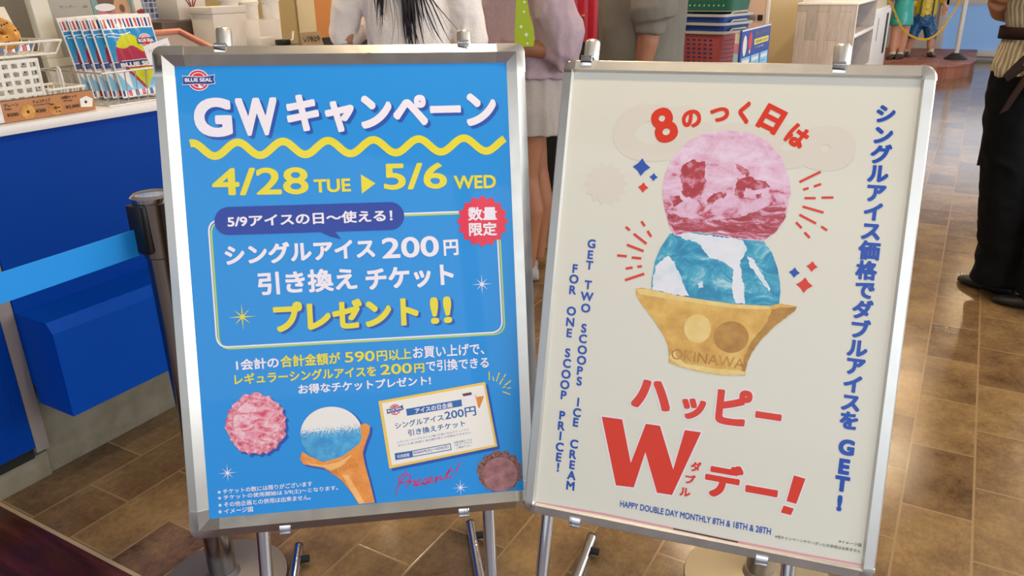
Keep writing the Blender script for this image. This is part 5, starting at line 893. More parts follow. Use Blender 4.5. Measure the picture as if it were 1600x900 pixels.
# wrapped doughnut
noisy('dough', [(.3, 'a8641e'), (.55, 'd0923a'), (.8, 'e4b45c')], 26, .45, 5, .5); mat('chip_brown', '3c2010', .5); mat('wrap_film', 'e6dcc8', .2, coat=.8)
t = thing('doughnut', 'chocolate chip doughnut in a clear wrapper on the wire tray', 'doughnut', (-2.25, 1.215, 1.168)); t.scale = (.78, .78, .78)
rm = Matrix.Rotation(math.radians(62), 3, 'Y') @ Matrix.Rotation(0, 3, 'Z')
rm = Matrix.Rotation(math.radians(58), 4, 'Y')
d = B().torus((0, 0, .055), .034, .028, 0, rm, 40, 18, .82).build('ring', 'dough', t)
rnd = random.Random(3)
for k in range(22):
    a = rnd.uniform(0, 6.28); b_ = rnd.uniform(.3, 2.2); p = rm @ Vector((math.cos(a) * (.034 + .028 * math.cos(b_)), math.sin(a) * (.034 + .028 * math.cos(b_)), .82 * .028 * math.sin(b_)))
    B().sphere((p.x, p.y, p.z + .055), (.0034, .0036, .003), 0, 8, 6).build('chocolate_chip', 'chip_brown', d)
# wrapper: a standing sleeve behind and below the ring with a striped hem
wrp = B(); n = 24; rr = []
for j in range(9):
    z = -.006 + .145 * j / 8; rr.append([Vector((-.052 - .022 * (j / 8) + .012 * math.cos(2 * math.pi * k / n) * (1 - .5 * j / 8) , (.105 - .03 * j / 8) * math.sin(2 * math.pi * k / n), z)) for k in range(n)])
wrp.rings(rr).build('wrapper', 'wrap_film', t)
hm = B()
for k in range(13):
    y = -.085 + .17 * k / 13; hm.box((.03, y, -.004), (.034, y + .0105, .016), 0, k % 4 if k % 4 != 3 else 1)
hm.build('striped_hem', ['pk_navy', 'pk_white', 'pk_red'], t, smooth=False)
lb = B(); g = lambda y, z: Vector((.012, y, z)); lb.poly([g(-.07 + .034 * math.cos(2 * math.pi * k / 24), .108 + .02 * math.sin(2 * math.pi * k / 24)) for k in range(24)], 2)
g2 = lambda y, z: Vector((.013, y, z)); lb.poly([g2(-.112, .1), g2(-.112, .118), g2(-.028, .12), g2(-.028, .101)], 1)
fit_text('BLUE SEAL', .04, (-.106, .104, -.034, .115), lambda y, z: Vector((.0136, y, z)), lb, 0)
lb.build('logo_sticker', ['pk_white', 'pk_navy', 'pk_red'], t, smooth=False, merge=False)
# brown price sign along the counter edge
mat('sign_brown', 'b87c4c', .5); mat('sign_edge', '4a2a20', .6); mat('ink_dark', '2c1c14', .6); mat('photo_pale', 'd8dce4', .5); mat('photo_plate', 'f0ece4', .5)
t = thing('price_sign', 'brown doughnut price sign along the counter edge', 'price sign', (-2.123, 1.13, 1.002))
bd = B().box((-.004, -.32, 0), (0, .226, .0535), .001).build('board', 'sign_brown', t)
B().box((-.018, -.31, 0), (-.004, .22, .006), .001).build('foot', 'card_white', t)
pr = B(); X = [.0006]
def rect(y0, z0, y1, z1, mi, x=.0006): pr.poly([(x, y0, z0), (x, y1, z0), (x, y1, z1), (x, y0, z1)], mi)
def disc(y, z, r, mi, x=.0009, sy=1): pr.poly([(x, y + sy * r * math.cos(2 * math.pi * k / 24), z + r * math.sin(2 * math.pi * k / 24)) for k in range(24)], mi)
T = lambda s, y0, z0, y1, z1, off=.02, mi=0: fit_text(s, off, (y0, z0, y1, z1), lambda a, c: Vector((.0012, a, c)), pr, mi)
rect(-.088, .002, -.026, .051, 1); pr.poly([(.0008, -.057 + .027 * math.cos(math.pi * k / 12), .016 + .013 * math.sin(math.pi * k / 12) * (1 if k <= 12 else 1)) for k in range(24)], 2); disc(-.07, .022, .014, 3); disc(-.048, .02, .014, 3); disc(-.057, .036, .014, 3)
T('プレーン', -.02, .038, .018, .047); T('Plain', -.018, .031, -.002, .036); T('¥200', -.017, .014, .012, .023)
disc(.038, .02, .0185, 3); disc(.038, .02, .004, 4, .0012)
T('チョコチップ', .055, .038, .103, .047); T('Chocolate Chip', .056, .031, .1, .036, .01); T('¥200', .058, .014, .085, .023)
disc(.112, .02, .0185, 3)
for k in range(9): disc(.112 + .011 * math.cos(k * 2.4), .02 + .012 * math.sin(k * 2.1), .002, 0, .0012)
disc(.112, .02, .004, 4, .0013)
T('10個セット', .134, .039, .178, .048); T('10 Pieces', .138, .032, .163, .037, .01); T('¥2,000', .14, .012, .18, .022)
pr.poly([(.0008, .183, .012), (.0008, .216, .009), (.0008, .222, .03), (.0008, .205, .04), (.0008, .184, .034)], 2); disc(.2, .024, .004, 0)
rect(-.135, .004, -.09, .02, 2); T('人気No.1', -.15, .03, -.1, .042)
pr.build('sign_print', ['ink_dark', 'photo_pale', 'photo_plate', 'dough', 'sign_edge'], bd, smooth=False, merge=False)
B().box((-.0045, -.32, .0535), (.0005, .226, .0547), 0).build('edge_strip', 'sign_edge', bd, smooth=False)
# leaning menu board behind the baskets
mat('board_frame', 'dcd6c6', .5); mat('menu_paper', 'a8a49a', .6); mat('photo_teal', '7a9a94', .5); mat('photo_pink', 'c8707c', .5); mat('photo_choc', '6a4a3c', .5); mat('photo_dough', 'c09468', .5); mat('flower_red', '8c1420', .6)
t = thing('menu_board', 'cream framed menu board behind the snack bags', 'menu board', (-2.46, 1.64, 1.0)); t.rotation_euler = (0, math.radians(-7), 0)
fr = B()
for lo, hi in (((-.02, -.19, 0), (.012, .185, .12)), ((-.02, -.19, .12), (.012, -.135, .5)), ((-.02, .155, .12), (.012, .185, .5)), ((-.02, -.135, .47), (.012, .155, .5))): fr.box(lo, hi, .003)
fr.build('frame', 'board_frame', t)
mp_ = B().box((-.012, -.134, .121), (-.004, .012, .469), 0).build('menu_sheet', 'menu_paper', t, smooth=False)
ln = B()
for k, (s_, p_) in enumerate((('カップ', '430'), ('ソフト', '380'), ('シェイク', '520'), ('サンデー', '600'), ('パフェ', '700'), ('ドリンク', '300'), ('トッピング', '80'), ('コーヒー', '330'))):
    z = .155 + .036 * k
    fit_text(s_, 0, (-.095, z, -.04, z + .010), lambda a, c: Vector((-.0034, a, c)), ln); fit_text(p_, 0, (-.018, z, -.003, z + .008), lambda a, c: Vector((-.0034, a, c)), ln)
ln.build('menu_lettering', 'print_grey', mp_, smooth=False, merge=False)
ph = B().box((-.012, .014, .185), (-.004, .154, .469), 0).build('dessert_photo', 'photo_teal', t, smooth=False)
q = B(); E_ = lambda y, z, ry, rz, mi, dx: q.poly([(-.0034 + dx, y + ry * math.cos(2 * math.pi * k / 28), z + rz * math.sin(2 * math.pi * k / 28)) for k in range(28)], mi)
E_(.06, .225, .038, .036, 0, 0); E_(.065, .285, .03, .04, 1, .0002); E_(.058, .262, .036, .012, 4, .0004); E_(.118, .255, .03, .04, 2, .0003); E_(.118, .257, .010, .013, 3, .0005); E_(.05, .35, .025, .03, 0, 0); E_(.1, .36, .03, .04, 2, 0)
q.build('dessert_print', ['photo_pink', 'photo_choc', 'photo_dough', 'photo_choc', 'card_white'], ph, smooth=False, merge=False)
fl = B()
for k in range(5): a = k * 1.2566; fl.sphere((.015, .172 + .009 * math.cos(a), .235 + .009 * math.sin(a)), (.003, .008, .008), 0, 12, 8)
fl.build('flower_badge', 'flower_red', t)
# pillar with blue mosaic on the wall behind
m = mat('mosaic', 'ffffff', .25); N, L, b = nodes(m)
tc = N.new('ShaderNodeTexCoord'); sx = N.new('ShaderNodeSeparateXYZ'); cm_ = N.new('ShaderNodeCombineXYZ'); L.new(tc.outputs['Object'], sx.inputs[0])
am = N.new('ShaderNodeMath'); am.operation = 'ADD'; L.new(sx.outputs['X'], am.inputs[0]); L.new(sx.outputs['Y'], am.inputs[1]); L.new(am.outputs[0], cm_.inputs[0]); L.new(sx.outputs['Z'], cm_.inputs[1])
bk = N.new('ShaderNodeTexBrick'); bk.offset = 0; bk.inputs['Scale'].default_value = 1; bk.inputs['Brick Width'].default_value = .021; bk.inputs['Row Height'].default_value = .021; bk.inputs['Mortar Size'].default_value = .0018; bk.inputs['Bias'].default_value = -.1
bk.inputs['Color1'].default_value = (*lin('16308c'), 1); bk.inputs['Color2'].default_value = (*lin('b8cce8'), 1); bk.inputs['Mortar'].default_value = (*lin('dcdcd8'), 1)
L.new(cm_.outputs[0], bk.inputs['Vector']); L.new(bk.outputs['Color'], b.inputs['Base Color'])
struct(B().box((-3.3, 2.12, 0), (-2.98, 2.34, 2.75), .004).build('column_1', 'mosaic'))
# grey fridge on the back wall
mat('fridge_grey', '7c7468', .45); mat('fridge_dark', '4c463e', .5)
t = thing('fridge', 'grey upright fridge on the back wall behind the counter', 'fridge', (-3.85, 1.8, 0))
B().box((-.33, -.8, .05), (.3, .7, 1.9), .01).build('body', 'fridge_grey', t)
dd = B().box((.301, -.78, .1), (.325, -.04, 1.86), .006).build('door', 'fridge_grey', t); B().box((.326, -.1, .7), (.345, -.075, 1.3), .004).build('handle', 'chrome', dd)
dd = B().box((.301, -.02, .1), (.325, .68, 1.86), .006).build('door', 'fridge_grey', t); B().box((.326, .015, .7), (.345, .04, 1.3), .004).build('handle', 'chrome', dd)
B().box((-.3, -.75, 0), (.28, .65, .05), 0).build('base', 'fridge_dark', t)
# brown machine, gift box on it
mat('machine_brown', '5e5046', .4, .3); mat('machine_dark', '2a2420', .5); mat('white_card', 'dcd4cc', .6); mat('ribbon_red', '9c1c2c', .5)
t = thing('coffee_machine', 'low grey-brown machine behind the white dispenser box', 'machine', (-2.69, 2.1, 1.0))
B().box((-.09, -.12, .008), (.09, .16, .20), .008).build('body', 'machine_brown', t); B().box((.09, -.1, .05), (.094, .14, .17), .002).build('front_panel', 'machine_brown', t); B().box((-.085, -.11, 0), (.085, .15, .008), 0).build('foot', 'machine_dark', t)
t = thing('gift_box', 'white gift box with dark red print on the brown machine', 'box', (-2.69, 2.15, 1.2002))
bo = B().box((-.06, -.065, 0), (.06, .065, .1), .002).build('carton', 'white_card', t)
B().box((-.061, -.066, .1), (.061, .066, .125), .002).build('lid', 'white_card', t)
q = B()
for a in (-50, -20, 15, 45): q.tube([(.0605, .0, .03), (.0605, .02 * math.sin(math.radians(a)), .06), (.0605, .05 * math.sin(math.radians(a)), .09)], [.0012, .0025, .0008], 6)
q.build('red_print', 'ribbon_red', bo)
# coral rimmed slanted tray
mat('coral', 'd48a74', .4); mat('tray_beige', 'b49c88', .5); mat('tray_grey', '8c8484', .4)
t = thing('sloping_tray', 'sloping tray with coral rim beside the snack bags', 'tray', (-2.33, 1.8, 1.0))
B().prism([(-.09, -.11, 0), (.07, -.11, 0), (.07, -.11, .11), (-.09, -.11, .165)], (0, .21, 0)).build('body', 'tray_beige', t)
rmx = Matrix.Translation((0, 0, .138)) @ Matrix.Rotation(math.radians(19), 4, 'Y')
g = B()
for lo, hi in (((-.1, -.122, 0), (-.082, .112, .016)), ((.072, -.122, 0), (.09, .112, .016)), ((-.082, -.122, 0), (.072, -.104, .016)), ((-.082, .094, 0), (.072, .112, .016))): g.box(lo, hi, .003, mtx=rmx)
g.build('rim', 'coral', t); B().box((-.08, -.1, -.002), (.07, .09, .003), 0, mtx=rmx).build('inner_plate', 'tray_grey', t)
# white dispenser box
mat('box_white', 'd6cec6', .5)
t = thing('dispenser_box', 'plain white dispenser box with lid on the counter', 'box', (-2.512, 2.17, 1.0))
B().box((-.06, -.08, 0), (.06, .08, .222), .003).build('carton', 'box_white', t); B().box((-.063, -.083, .222), (.063, .083, .247), .004).build('lid', 'box_white', t)
# clear tub with white powder sachets
mat('clear_plastic', 'f4f0ec', .08, alpha=.32); mat('sachet_white', 'd0c6bc', .6)
t = thing('clear_tub', 'clear plastic tub beside the dispenser box', 'tub', (-2.42, 2.285, 1.0))
B().box((-.045, -.05, 0), (.045, .05, .004), 0).build('base', 'clear_plastic', t, smooth=False)
g = B(); g.rings([[Vector((x * s_, y * s_, z)) for x, y in ((-.045, -.05), (.045, -.05), (.045, .05), (-.045, .05))] for s_, z in ((1, .004), (1.1, .195), (1.07, .195), (.96, .006))], cap=False); g.build('wall', 'clear_plastic', t, angle=20)
B().box((-.04, -.045, .005), (.04, .045, .13), .01).build('filling', 'sachet_white', t)
# card reader and lead, small register sign
t = thing('card_reader', 'small black card reader with white lead on the counter', 'card reader', (-2.30, 2.31, 1.0))
B().box((-.05, -.075, 0), (.05, .055, .105), .01).build('body', 'post_black', t); B().box((-.02, -.06, .105), (.02, -.015, .125), .004).build('plug', 'post_black', t)
B().tube([(0, -.015, .116), (0, .015, .12), (-.01, .03, .14), (-.012, .035, .15)], .004, 8).build('lead', 'wire_white', t)
mat('kraft', '9a8468', .7)
t = thing('register_sign', 'small kraft card sign saying the register is closed', 'sign', (-2.2, 2.352, 1.0)); t.rotation_euler = (0, math.radians(-14), 0)
bd = B().box((-.002, -.055, .0), (.002, .058, .152), .001).build('card', 'kraft', t)
B().prism([(-.002, -.03, .12), (-.05, -.03, 0.006), (-.046, -.03, 0.004), (-.002, -.03, .1)], (0, .06, 0)).build('prop', 'kraft', t)
q = B(); fit_text('レジ休止中', .03, (-.042, .114, .046, .138), lambda a, c: Vector((.0026, a, c)), q); q.build('card_lettering', 'ink_dark', bd, smooth=False, merge=False)
# cups at the back of the counter
mat('cup_white', 'e4e0dc', .4)
cups = []
for k, (x, y, h) in enumerate(((-2.64, 2.34, .28), (-2.64, 2.44, .26), (-2.62, 2.54, .27))):
    t = thing('cup_stack', ['white paper cup stack nearest the dispenser box', 'white paper cup stack in the middle of three', 'white paper cup stack farthest along the counter'][k], 'cups', (x, y, 1.0), 0, 'paper cup stacks at the back of the counter')
    B().lathe([(0, 0), (.03, 0), (.036, h - .02), (.039, h - .018), (.039, h - .012), (.036, h - .01), (.034, h - .02), (0, h - .02)], 24).build('cup', 'cup_white', t)
    B().lathe([(.0405, h - .012), (.042, h - .006), (.036, h + .004), (0, h + .005)], 24).build('lid', 'clear_plastic' if k == 0 else 'cup_white', t)
# ================================================================== the people
mat('skin', 'b8876a', .5); mat('skin_tan', '9a6648', .5); mat('hair_dark', '1e1418', .4); mat('eye_white', 'e8e4e0', .3); mat('lip', 'a8605a', .5)
for k, c, sc in (('shirt_white', 'eae2de', 160), ('blouse_lilac', 'ae9aa6', 120), ('sweat_grey', '7a766e', 200), ('skirt_grey', 'a8a09c', 140), ('trouser_black', '060608', 120), ('trouser_navy', '22242c', 120), ('trouser_beige', '8c7c68', 120), ('apron_brown', '2a1a14', 140)):
    r, g, b_ = [int(c[i:i + 2], 16) for i in (0, 2, 4)]; lo = '%02x%02x%02x' % tuple(int(v * .97) for v in (r, g, b_)); hi = '%02x%02x%02x' % tuple(min(255, int(v * 1.03)) for v in (r, g, b_))
    noisy(k, [(.35, lo), (.65, hi)], sc, .9, 4)
    M[k].node_tree.nodes['Principled BSDF'].inputs['Specular IOR Level'].default_value = .2
mat('shoe_dark', '141214', .5); mat('shoe_white', '9a9490', .6)
m = mat('shirt_stripe', 'b8a888', .85); N, L, b = nodes(m)
tc = N.new('ShaderNodeTexCoord'); sx = N.new('ShaderNodeSeparateXYZ'); at_ = N.new('ShaderNodeMath'); at_.operation = 'ARCTAN2'; ml = N.new('ShaderNodeMath'); ml.operation = 'MULTIPLY'; ml.inputs[1].default_value = 62; sn = N.new('ShaderNodeMath'); sn.operation = 'SINE'
rp = N.new('ShaderNodeValToRGB'); rp.color_ramp.elements[0].color = (*lin('988a6e'), 1); rp.color_ramp.elements[1].color = (*lin('ccbea0'), 1); rp.color_ramp.elements[0].position = .0; rp.color_ramp.elements[1].position = .6
L.new(tc.outputs['Object'], sx.inputs[0]); L.new(sx.outputs['Y'], at_.inputs[0]); L.new(sx.outputs['X'], at_.inputs[1]); L.new(at_.outputs[0], ml.inputs[0]); L.new(ml.outputs[0], sn.inputs[0]); L.new(sn.outputs[0], rp.inputs[0]); L.new(rp.outputs[0], b.inputs['Base Color'])

def limb(s, pts, r): s.tube(pts, r, 16, ref=(0, 1, .02))
def head_solids(s, c, k=1.0, turn=0.):
    """head with brow, nose, chin, lips and ears; face towards -y when turn = 0"""
    cx, cy, cz = c; a = math.radians(turn); R_ = lambda x, y, z: (cx + (x * math.cos(a) - y * math.sin(a)) * k, cy + (x * math.sin(a) + y * math.cos(a)) * k, cz + z * k)
    s.sphere(R_(0, .012, .03), (.074 * k, .092 * k, .094 * k)); s.sphere(R_(0, -.028, -.035), (.058 * k, .062 * k, .075 * k)); s.sphere(R_(0, -.062, -.088), (.026 * k, .026 * k, .022 * k))
    s.tube([R_(0, -.086, .012), R_(0, -.100, -.018), R_(0, -.086, -.03)], [.008 * k, .013 * k, .010 * k], 10)
    for x in (-1, 1): s.sphere(R_(.078 * x, .01, -.005), (.012 * k, .022 * k, .032 * k)); s.sphere(R_(.03 * x, -.072, .022), (.024 * k, .014 * k, .008 * k))
    s.tube([R_(-.022, -.083, -.055), R_(0, -.09, -.053), R_(.022, -.083, -.055)], .007 * k, 8)
    return R_
def face_parts(R_, k, root, body):
    e = B()
    for x in (-1, 1): e.sphere(R_(.031 * x, -.076, .006), (.0115 * k, .009 * k, .0075 * k), 0, 14, 10)
    e.build('eye', 'eye_white', body)
    e = B()
    for x in (-1, 1): e.sphere(R_(.031 * x, -.0835, .006), (.0055 * k, .003 * k, .0055 * k), 0, 12, 8)
    e.build('iris', 'hair_dark', body)
    e = B(); e.tube([R_(-.022, -.088, -.055), R_(0, -.0955, -.053), R_(.022, -.088, -.055)], [.003 * k, .0055 * k, .003 * k], 8); e.build('lips', 'lip', body)
def hand_solids(s, w, d, palm_side, k=1.0, curl=.5, thumb=1):
    """palm, four bent fingers and a thumb; w wrist, d pointing direction, palm_side normal of the palm"""
    w = Vector(w); d = Vector(d).normalized(); n = Vector(palm_side); n = (n - d * n.dot(d)).normalized(); x = d.cross(n)
    s.tube([w - d * .02, w + d * .02, w + d * .05 * k, w + d * .085 * k], [(.017 * k, .024 * k), (.016 * k, .030 * k), (.014 * k, .038 * k), (.011 * k, .036 * k)], 14, ref=n)
    for i, ln in enumerate((.068, .078, .072, .056)):
        b0 = w + d * .082 * k + x * (.028 - .0187 * i) * k; p1 = b0 + (d * math.cos(curl * .5) + n * math.sin(curl * .5)) * ln * .42 * k
        p2 = p1 + (d * math.cos(curl * 1.3) + n * math.sin(curl * 1.3)) * ln * .32 * k; p3 = p2 + (d * math.cos(curl * 2) + n * math.sin(curl * 2)) * ln * .26 * k
        s.tube([b0 - d * .012, b0, p1, p2, p3], [.0085 * k, .0085 * k, .008 * k, .0072 * k, .006 * k], 10)
    t0 = w + d * .022 * k + x * .026 * k * thumb; t1 = t0 + (d * .7 + x * .65 * thumb + n * .3).normalized() * .042 * k; t2 = t1 + (d * .9 + x * .2 * thumb + n * .35).normalized() * .030 * k
    s.tube([t0 - d * .01, t0, t1, t2], [.012 * k, .012 * k, .0095 * k, .007 * k], 10)
def shoe(root, x, y, m, a=0., L_=.25, name='shoe'):
    s = B(); q = math.radians(a); f = lambda u, v, z: (x + u * math.cos(q) - v * math.sin(q), y + u * math.sin(q) + v * math.cos(q), z)
    rg = []
    for v, w_, h in ((.085, .018, .05), (.07, .034, .078), (.02, .036, .082), (-.04, .038, .066), (-.09, .044, .05), (-.135, .040, .04), (-.165, .016, .026)):
        rg.append([Vector(f(w_ * math.cos(t), v * L_ / .25, max(.004, h * .5 + h * .5 * math.sin(t)))) for t in [2 * math.pi * i / 16 for i in range(16)]])
    s.rings(rg); return s.build(name, m, root, angle=60)
def person(label, loc, rz):
    return thing('person', label, 'person', loc, rz)

# ---- woman in the white top, seen from behind, long dark hair
# local axes of every person: x to the right in the photo, y away from the camera
p = person('person in a white long-sleeved top with long dark hair down the back', (-1.752, 2.337, 0), cam_yaw())
sk = B()
limb(sk, [(-.085, 0, .05), (-.085, .01, .28), (-.09, 0, .48), (-.09, -.01, .80), (-.08, 0, .92)], [.034, .052, .05, .075, .085]); limb(sk, [(.085, 0, .05), (.085, .01, .28), (.09, 0, .48), (.09, -.01, .80), (.08, 0, .92)], [.034, .052, .05, .075, .085])
sk.tube([(0, 0, .84), (0, 0, .95), (0, 0, 1.08), (0, 0, 1.25), (0, 0, 1.38), (0, 0, 1.43)], [(.10, .155), (.105, .165), (.088, .125), (.10, .15), (.085, .15), (.05, .06)], 20, ref=(0, 1, 0))
limb(sk, [(0, .005, 1.40), (0, 0, 1.50)], [.05, .048])
el = (-.234, .02, 1.125); wl = (-.10, .23, 1.23)
limb(sk, [(-.165, 0, 1.37), (-.2, .005, 1.26), el], [.048, .042, .036]); limb(sk, [el, (-.18, .13, 1.18), wl], [.036, .034, .024]); hand_solids(sk, wl, (.6, .5, .35), (.3, -.6, .2), .95)
er = (.215, .01, 1.08); wr = (.15, .20, 1.02)
limb(sk, [(.155, 0, 1.37), (.195, 0, 1.24), er], [.048, .042, .036]); limb(sk, [er, (.19, .1, 1.05), wr], [.036, .033, .024]); hand_solids(sk, wr, (-.3, .8, -.2), (-.3, 0, -.8), .95, thumb=-1)
R_ = head_solids(sk, (0, -.0, 1.585), .98, 180)
bd = blob(sk, 'body', 'skin', p); face_parts(R_, .98, p, bd)
tp = B()
tp.tube([(0, 0, .93), (0, 0, .98), (0, 0, 1.08), (0, 0, 1.2), (0, 0, 1.32), (0, 0, 1.405), (0, .0, 1.44)], [(.125, .155), (.125, .153), (.115, .145), (.115, .148), (.112, .155), (.085, .14), (.062, .07)], 28, ref=(0, 1, 0))
limb(tp, [(-.15, 0, 1.38), (-.203, .005, 1.27), (-.236, .02, 1.15), (-.234, .025, 1.12)], [.06, .054, .050, .043]); limb(tp, [(-.236, .02, 1.135), (-.18, .13, 1.18), (-.115, .21, 1.222)], [.049, .046, .036])
limb(tp, [(.15, 0, 1.38), (.197, 0, 1.25), (.222, .008, 1.12), (.215, .015, 1.07)], [.066, .064, .058, .052]); limb(tp, [(.217, .01, 1.08), (.19, .1, 1.05), (.16, .18, 1.025)], [.056, .05, .036])
blob(tp, 'top', 'shirt_white', p, .008, 5, .007, .075, 3, .55)
tr = B()
for s_ in (-1, 1): limb(tr, [(s_ * .088, 0, .09), (s_ * .09, .01, .3), (s_ * .09, 0, .5), (s_ * .088, -.01, .8), (s_ * .075, 0, .93)], [.085, .088, .09, .10, .11])
tr.tube([(0, 0, .82), (0, 0, .92), (0, 0, 1.0)], [(.125, .175), (.125, .178), (.105, .15)], 20, ref=(0, 1, 0))
blob(tr, 'trousers', 'trouser_beige', p, .01, 5, .006, .1, 8)
for s_ in (-1, 1): shoe(p, s_ * .088, .06, 'shoe_white', 180)
hb = B(); rnd = random.Random(11)
hb.sphere((0, -.005, 1.63), (.09, .105, .098)); hb.tube([(0, -.06, 1.60), (0, -.095, 1.5), (.0, -.115, 1.42), (.005, -.128, 1.33), (.015, -.134, 1.26)], [(.06, .085), (.05, .095), (.035, .085), (.016, .045), (.005, .018)], 16, ref=(0, 1, 0))
hair = blob(hb, 'hair', 'hair_dark', p, .009, 4, .006, .03, 1, .15)
st = B()
def lock(x0, z0, x1, z1, bend, r, y=-.135):
    pts = []; n = 9
    for i in range(n):
        f_ = i / (n - 1); pts.append((x0 + (x1 - x0) * f_ + bend * math.sin(math.pi * f_) * .6, y - .012 * math.sin(math.pi * f_) - .006 * f_, z0 + (z1 - z0) * f_))
    st.tube(pts, [r * (1 - .85 * (i / (n - 1)) ** 1.5) for i in range(n)], 6)
def wave(x0, x1, z1, sway, r, z0=1.44, y=-.137):
    pts = []; n = 14; ph = rnd.uniform(0, 6.28)
    for i in range(n):
        f_ = i / (n - 1); pts.append((x0 + (x1 - x0) * f_ ** 1.6 + sway * math.sin(ph + 5.5 * f_) * f_, y - .010 * math.sin(math.pi * f_) + .004 * math.sin(ph), z0 + (z1 - z0) * f_))
    st.tube(pts, [r * min(1, 1.15 - f ** 2.2) for f in [i / (n - 1) for i in range(n)]], 6)
for i in range(30):          # the thick middle lock
    x = rnd.gauss(.018, .012); wave(x, x + rnd.gauss(.008, .014), rnd.uniform(1.08, 1.2), .006, rnd.uniform(.003, .006))
for i in range(9):           # strands leaving it to the right, curling outwards near the ends
    x = rnd.uniform(.02, .05); wave(x, x + rnd.uniform(.02, .14), rnd.uniform(1.09, 1.17), .010, rnd.uniform(.0015, .0032))
for i in range(11):          # a second lock to its left
    x = rnd.gauss(-.06, .007); wave(x, x - rnd.uniform(.0, .025), rnd.uniform(1.15, 1.26), .007, rnd.uniform(.002, .004))
for i in range(8): wave(rnd.uniform(-.07, .08), rnd.uniform(-.08, .10), rnd.uniform(1.08, 1.25), .02, .0009)
st.build('hair_lock', 'hair_dark', hair)

# ---- woman in the lilac blouse and grey skirt, turned to the left
p = person('person in a loose lilac blouse and pale grey skirt between the two poster stands', (-1.675, 3.085, 0), cam_yaw())
sk = B()
for y, fx in ((-.07, -.02), (.08, .03)):
    limb(sk, [(fx, y, .06), (fx + .015, y, .24), (fx + .025, y, .34), (fx, y, .50), (.0, y, .72), (0, y * .9, .9)], [.036, .046, .056, .054, .075, .09])
sk.tube([(0, 0, .84), (0, 0, .95), (0, 0, 1.06), (0, 0, 1.24), (0, 0, 1.36), (0, 0, 1.42)], [(.13, .10), (.135, .10), (.11, .085), (.12, .09), (.11, .08), (.06, .05)], 20, ref=(0, 1, 0))
limb(sk, [(-.01, 0, 1.39), (-.02, 0, 1.48)], [.05, .048])
en = (.10, -.17, 1.045); wn = (-.10, -.20, 1.055)
limb(sk, [(.02, -.11, 1.34), (.09, -.16, 1.2), (.12, -.175, 1.07), en], [.04, .036, .034, .034]); limb(sk, [en, (0, -.19, 1.06), wn], [.038, .035, .026]); hand_solids(sk, wn, (-1, .1, -.1), (0, .9, .3), .95)
ef = (.03, .17, 1.06); wf = (-.13, .17, 1.05)
limb(sk, [(.0, .11, 1.34), (.03, .16, 1.2), ef], [.04, .036, .034]); limb(sk, [ef, (-.05, .17, 1.055), wf], [.035, .032, .024]); hand_solids(sk, wf, (-1, .0, -.2), (0, -.9, .3), .95, thumb=-1)
R_ = head_solids(sk, (-.03, 0, 1.565), .97, -90)
bd = blob(sk, 'body', 'skin_tan', p); face_parts(R_, .97, p, bd)
bl = B()
bl.tube([(-.01, 0, .93), (-.01, 0, .99), (-.01, 0, 1.12), (-.01, 0, 1.25), (0, 0, 1.35), (0, 0, 1.42)], [(.185, .215), (.185, .22), (.17, .205), (.16, .19), (.14, .165), (.07, .07)], 28, ref=(0, 1, 0))
limb(bl, [(.02, -.13, 1.34), (.09, -.17, 1.22), (.13, -.175, 1.11), (.12, -.175, 1.035), (.09, -.18, 1.02)], [.075, .09, .098, .092, .07]); limb(bl, [(.11, -.178, 1.05), (.05, -.185, 1.06)], [.08, .052])
limb(bl, [(.0, .13, 1.34), (.03, .17, 1.2), (.03, .17, 1.07), (-.03, .16, 1.06)], [.07, .085, .085, .055])
blob(bl, 'blouse', 'blouse_lilac', p, .008, 4, .013, .10, 5, .45)
s2 = B(); s2.tube([(0, 0, .69), (0, 0, .80), (0, 0, .93), (0, 0, 1.0)], [(.175, .175), (.18, .18), (.165, .17), (.14, .14)], 32, ref=(0, 1, 0)); blob(s2, 'skirt', 'skirt_grey', p, .009, 4, .008, .09, 9, .3)
for y in (-.07, .08): shoe(p, -.05, y, 'shoe_white', -90)
hb = B(); hb.sphere((-.01, 0, 1.615), (.104, .088, .10)); hb.tube([(.06, 0, 1.6), (.085, 0, 1.5), (.08, 0, 1.40)], [(.07, .05), (.06, .035), (.02, .012)], 14, ref=(0, 1, 0)); blob(hb, 'hair', 'hair_dark', p, .009, 4, .006, .03, 4, .2)
# lime pouch with white stars held in front of her, hanging on a purple strap
mat('lime', '9cb41c', .5); mat('strap_purple', '4a3c7c', .6)
t = thing('pouch', 'lime green pouch with white stars hanging at the lilac blouse', 'pouch', (-1.555, 2.825, 1.075), cam_yaw())
g = B(); g.rings([[Vector((x, y, z)) for x, y in ((-.034 - .004 * o, -.013), (.026 + .016 * o, -.013), (.026 + .016 * o, .013), (-.034 - .004 * o, .013))] for z, o in ((0, .6), (.03, .9), (.07, .7), (.12, -.3), (.18, -.9), (.24, -1.2))]); g.build('body', 'lime', t, angle=50)
q = B()
for x, z, r in ((.008, .045, .010), (-.012, .075, .008), (.012, .012, .006), (.0, .13, .006), (.002, .165, .006)):
    q.poly([(x + (r if i % 2 == 0 else r * .4) * math.cos(math.pi * i / 4), -.0136, z + (r if i % 2 == 0 else r * .4) * math.sin(math.pi * i / 4)) for i in range(8)])
q.build('star_print', 'pk_white', t, smooth=False)
B().box((-.034, -.006, .02), (-.024, .006, .07), .002).build('side_tab', 'strap_purple', t); B().tube([(-.02, 0, .22), (-.02, .03, .3), (-.0, .10, .36)], .004, 8).build('strap', 'strap_purple', t)

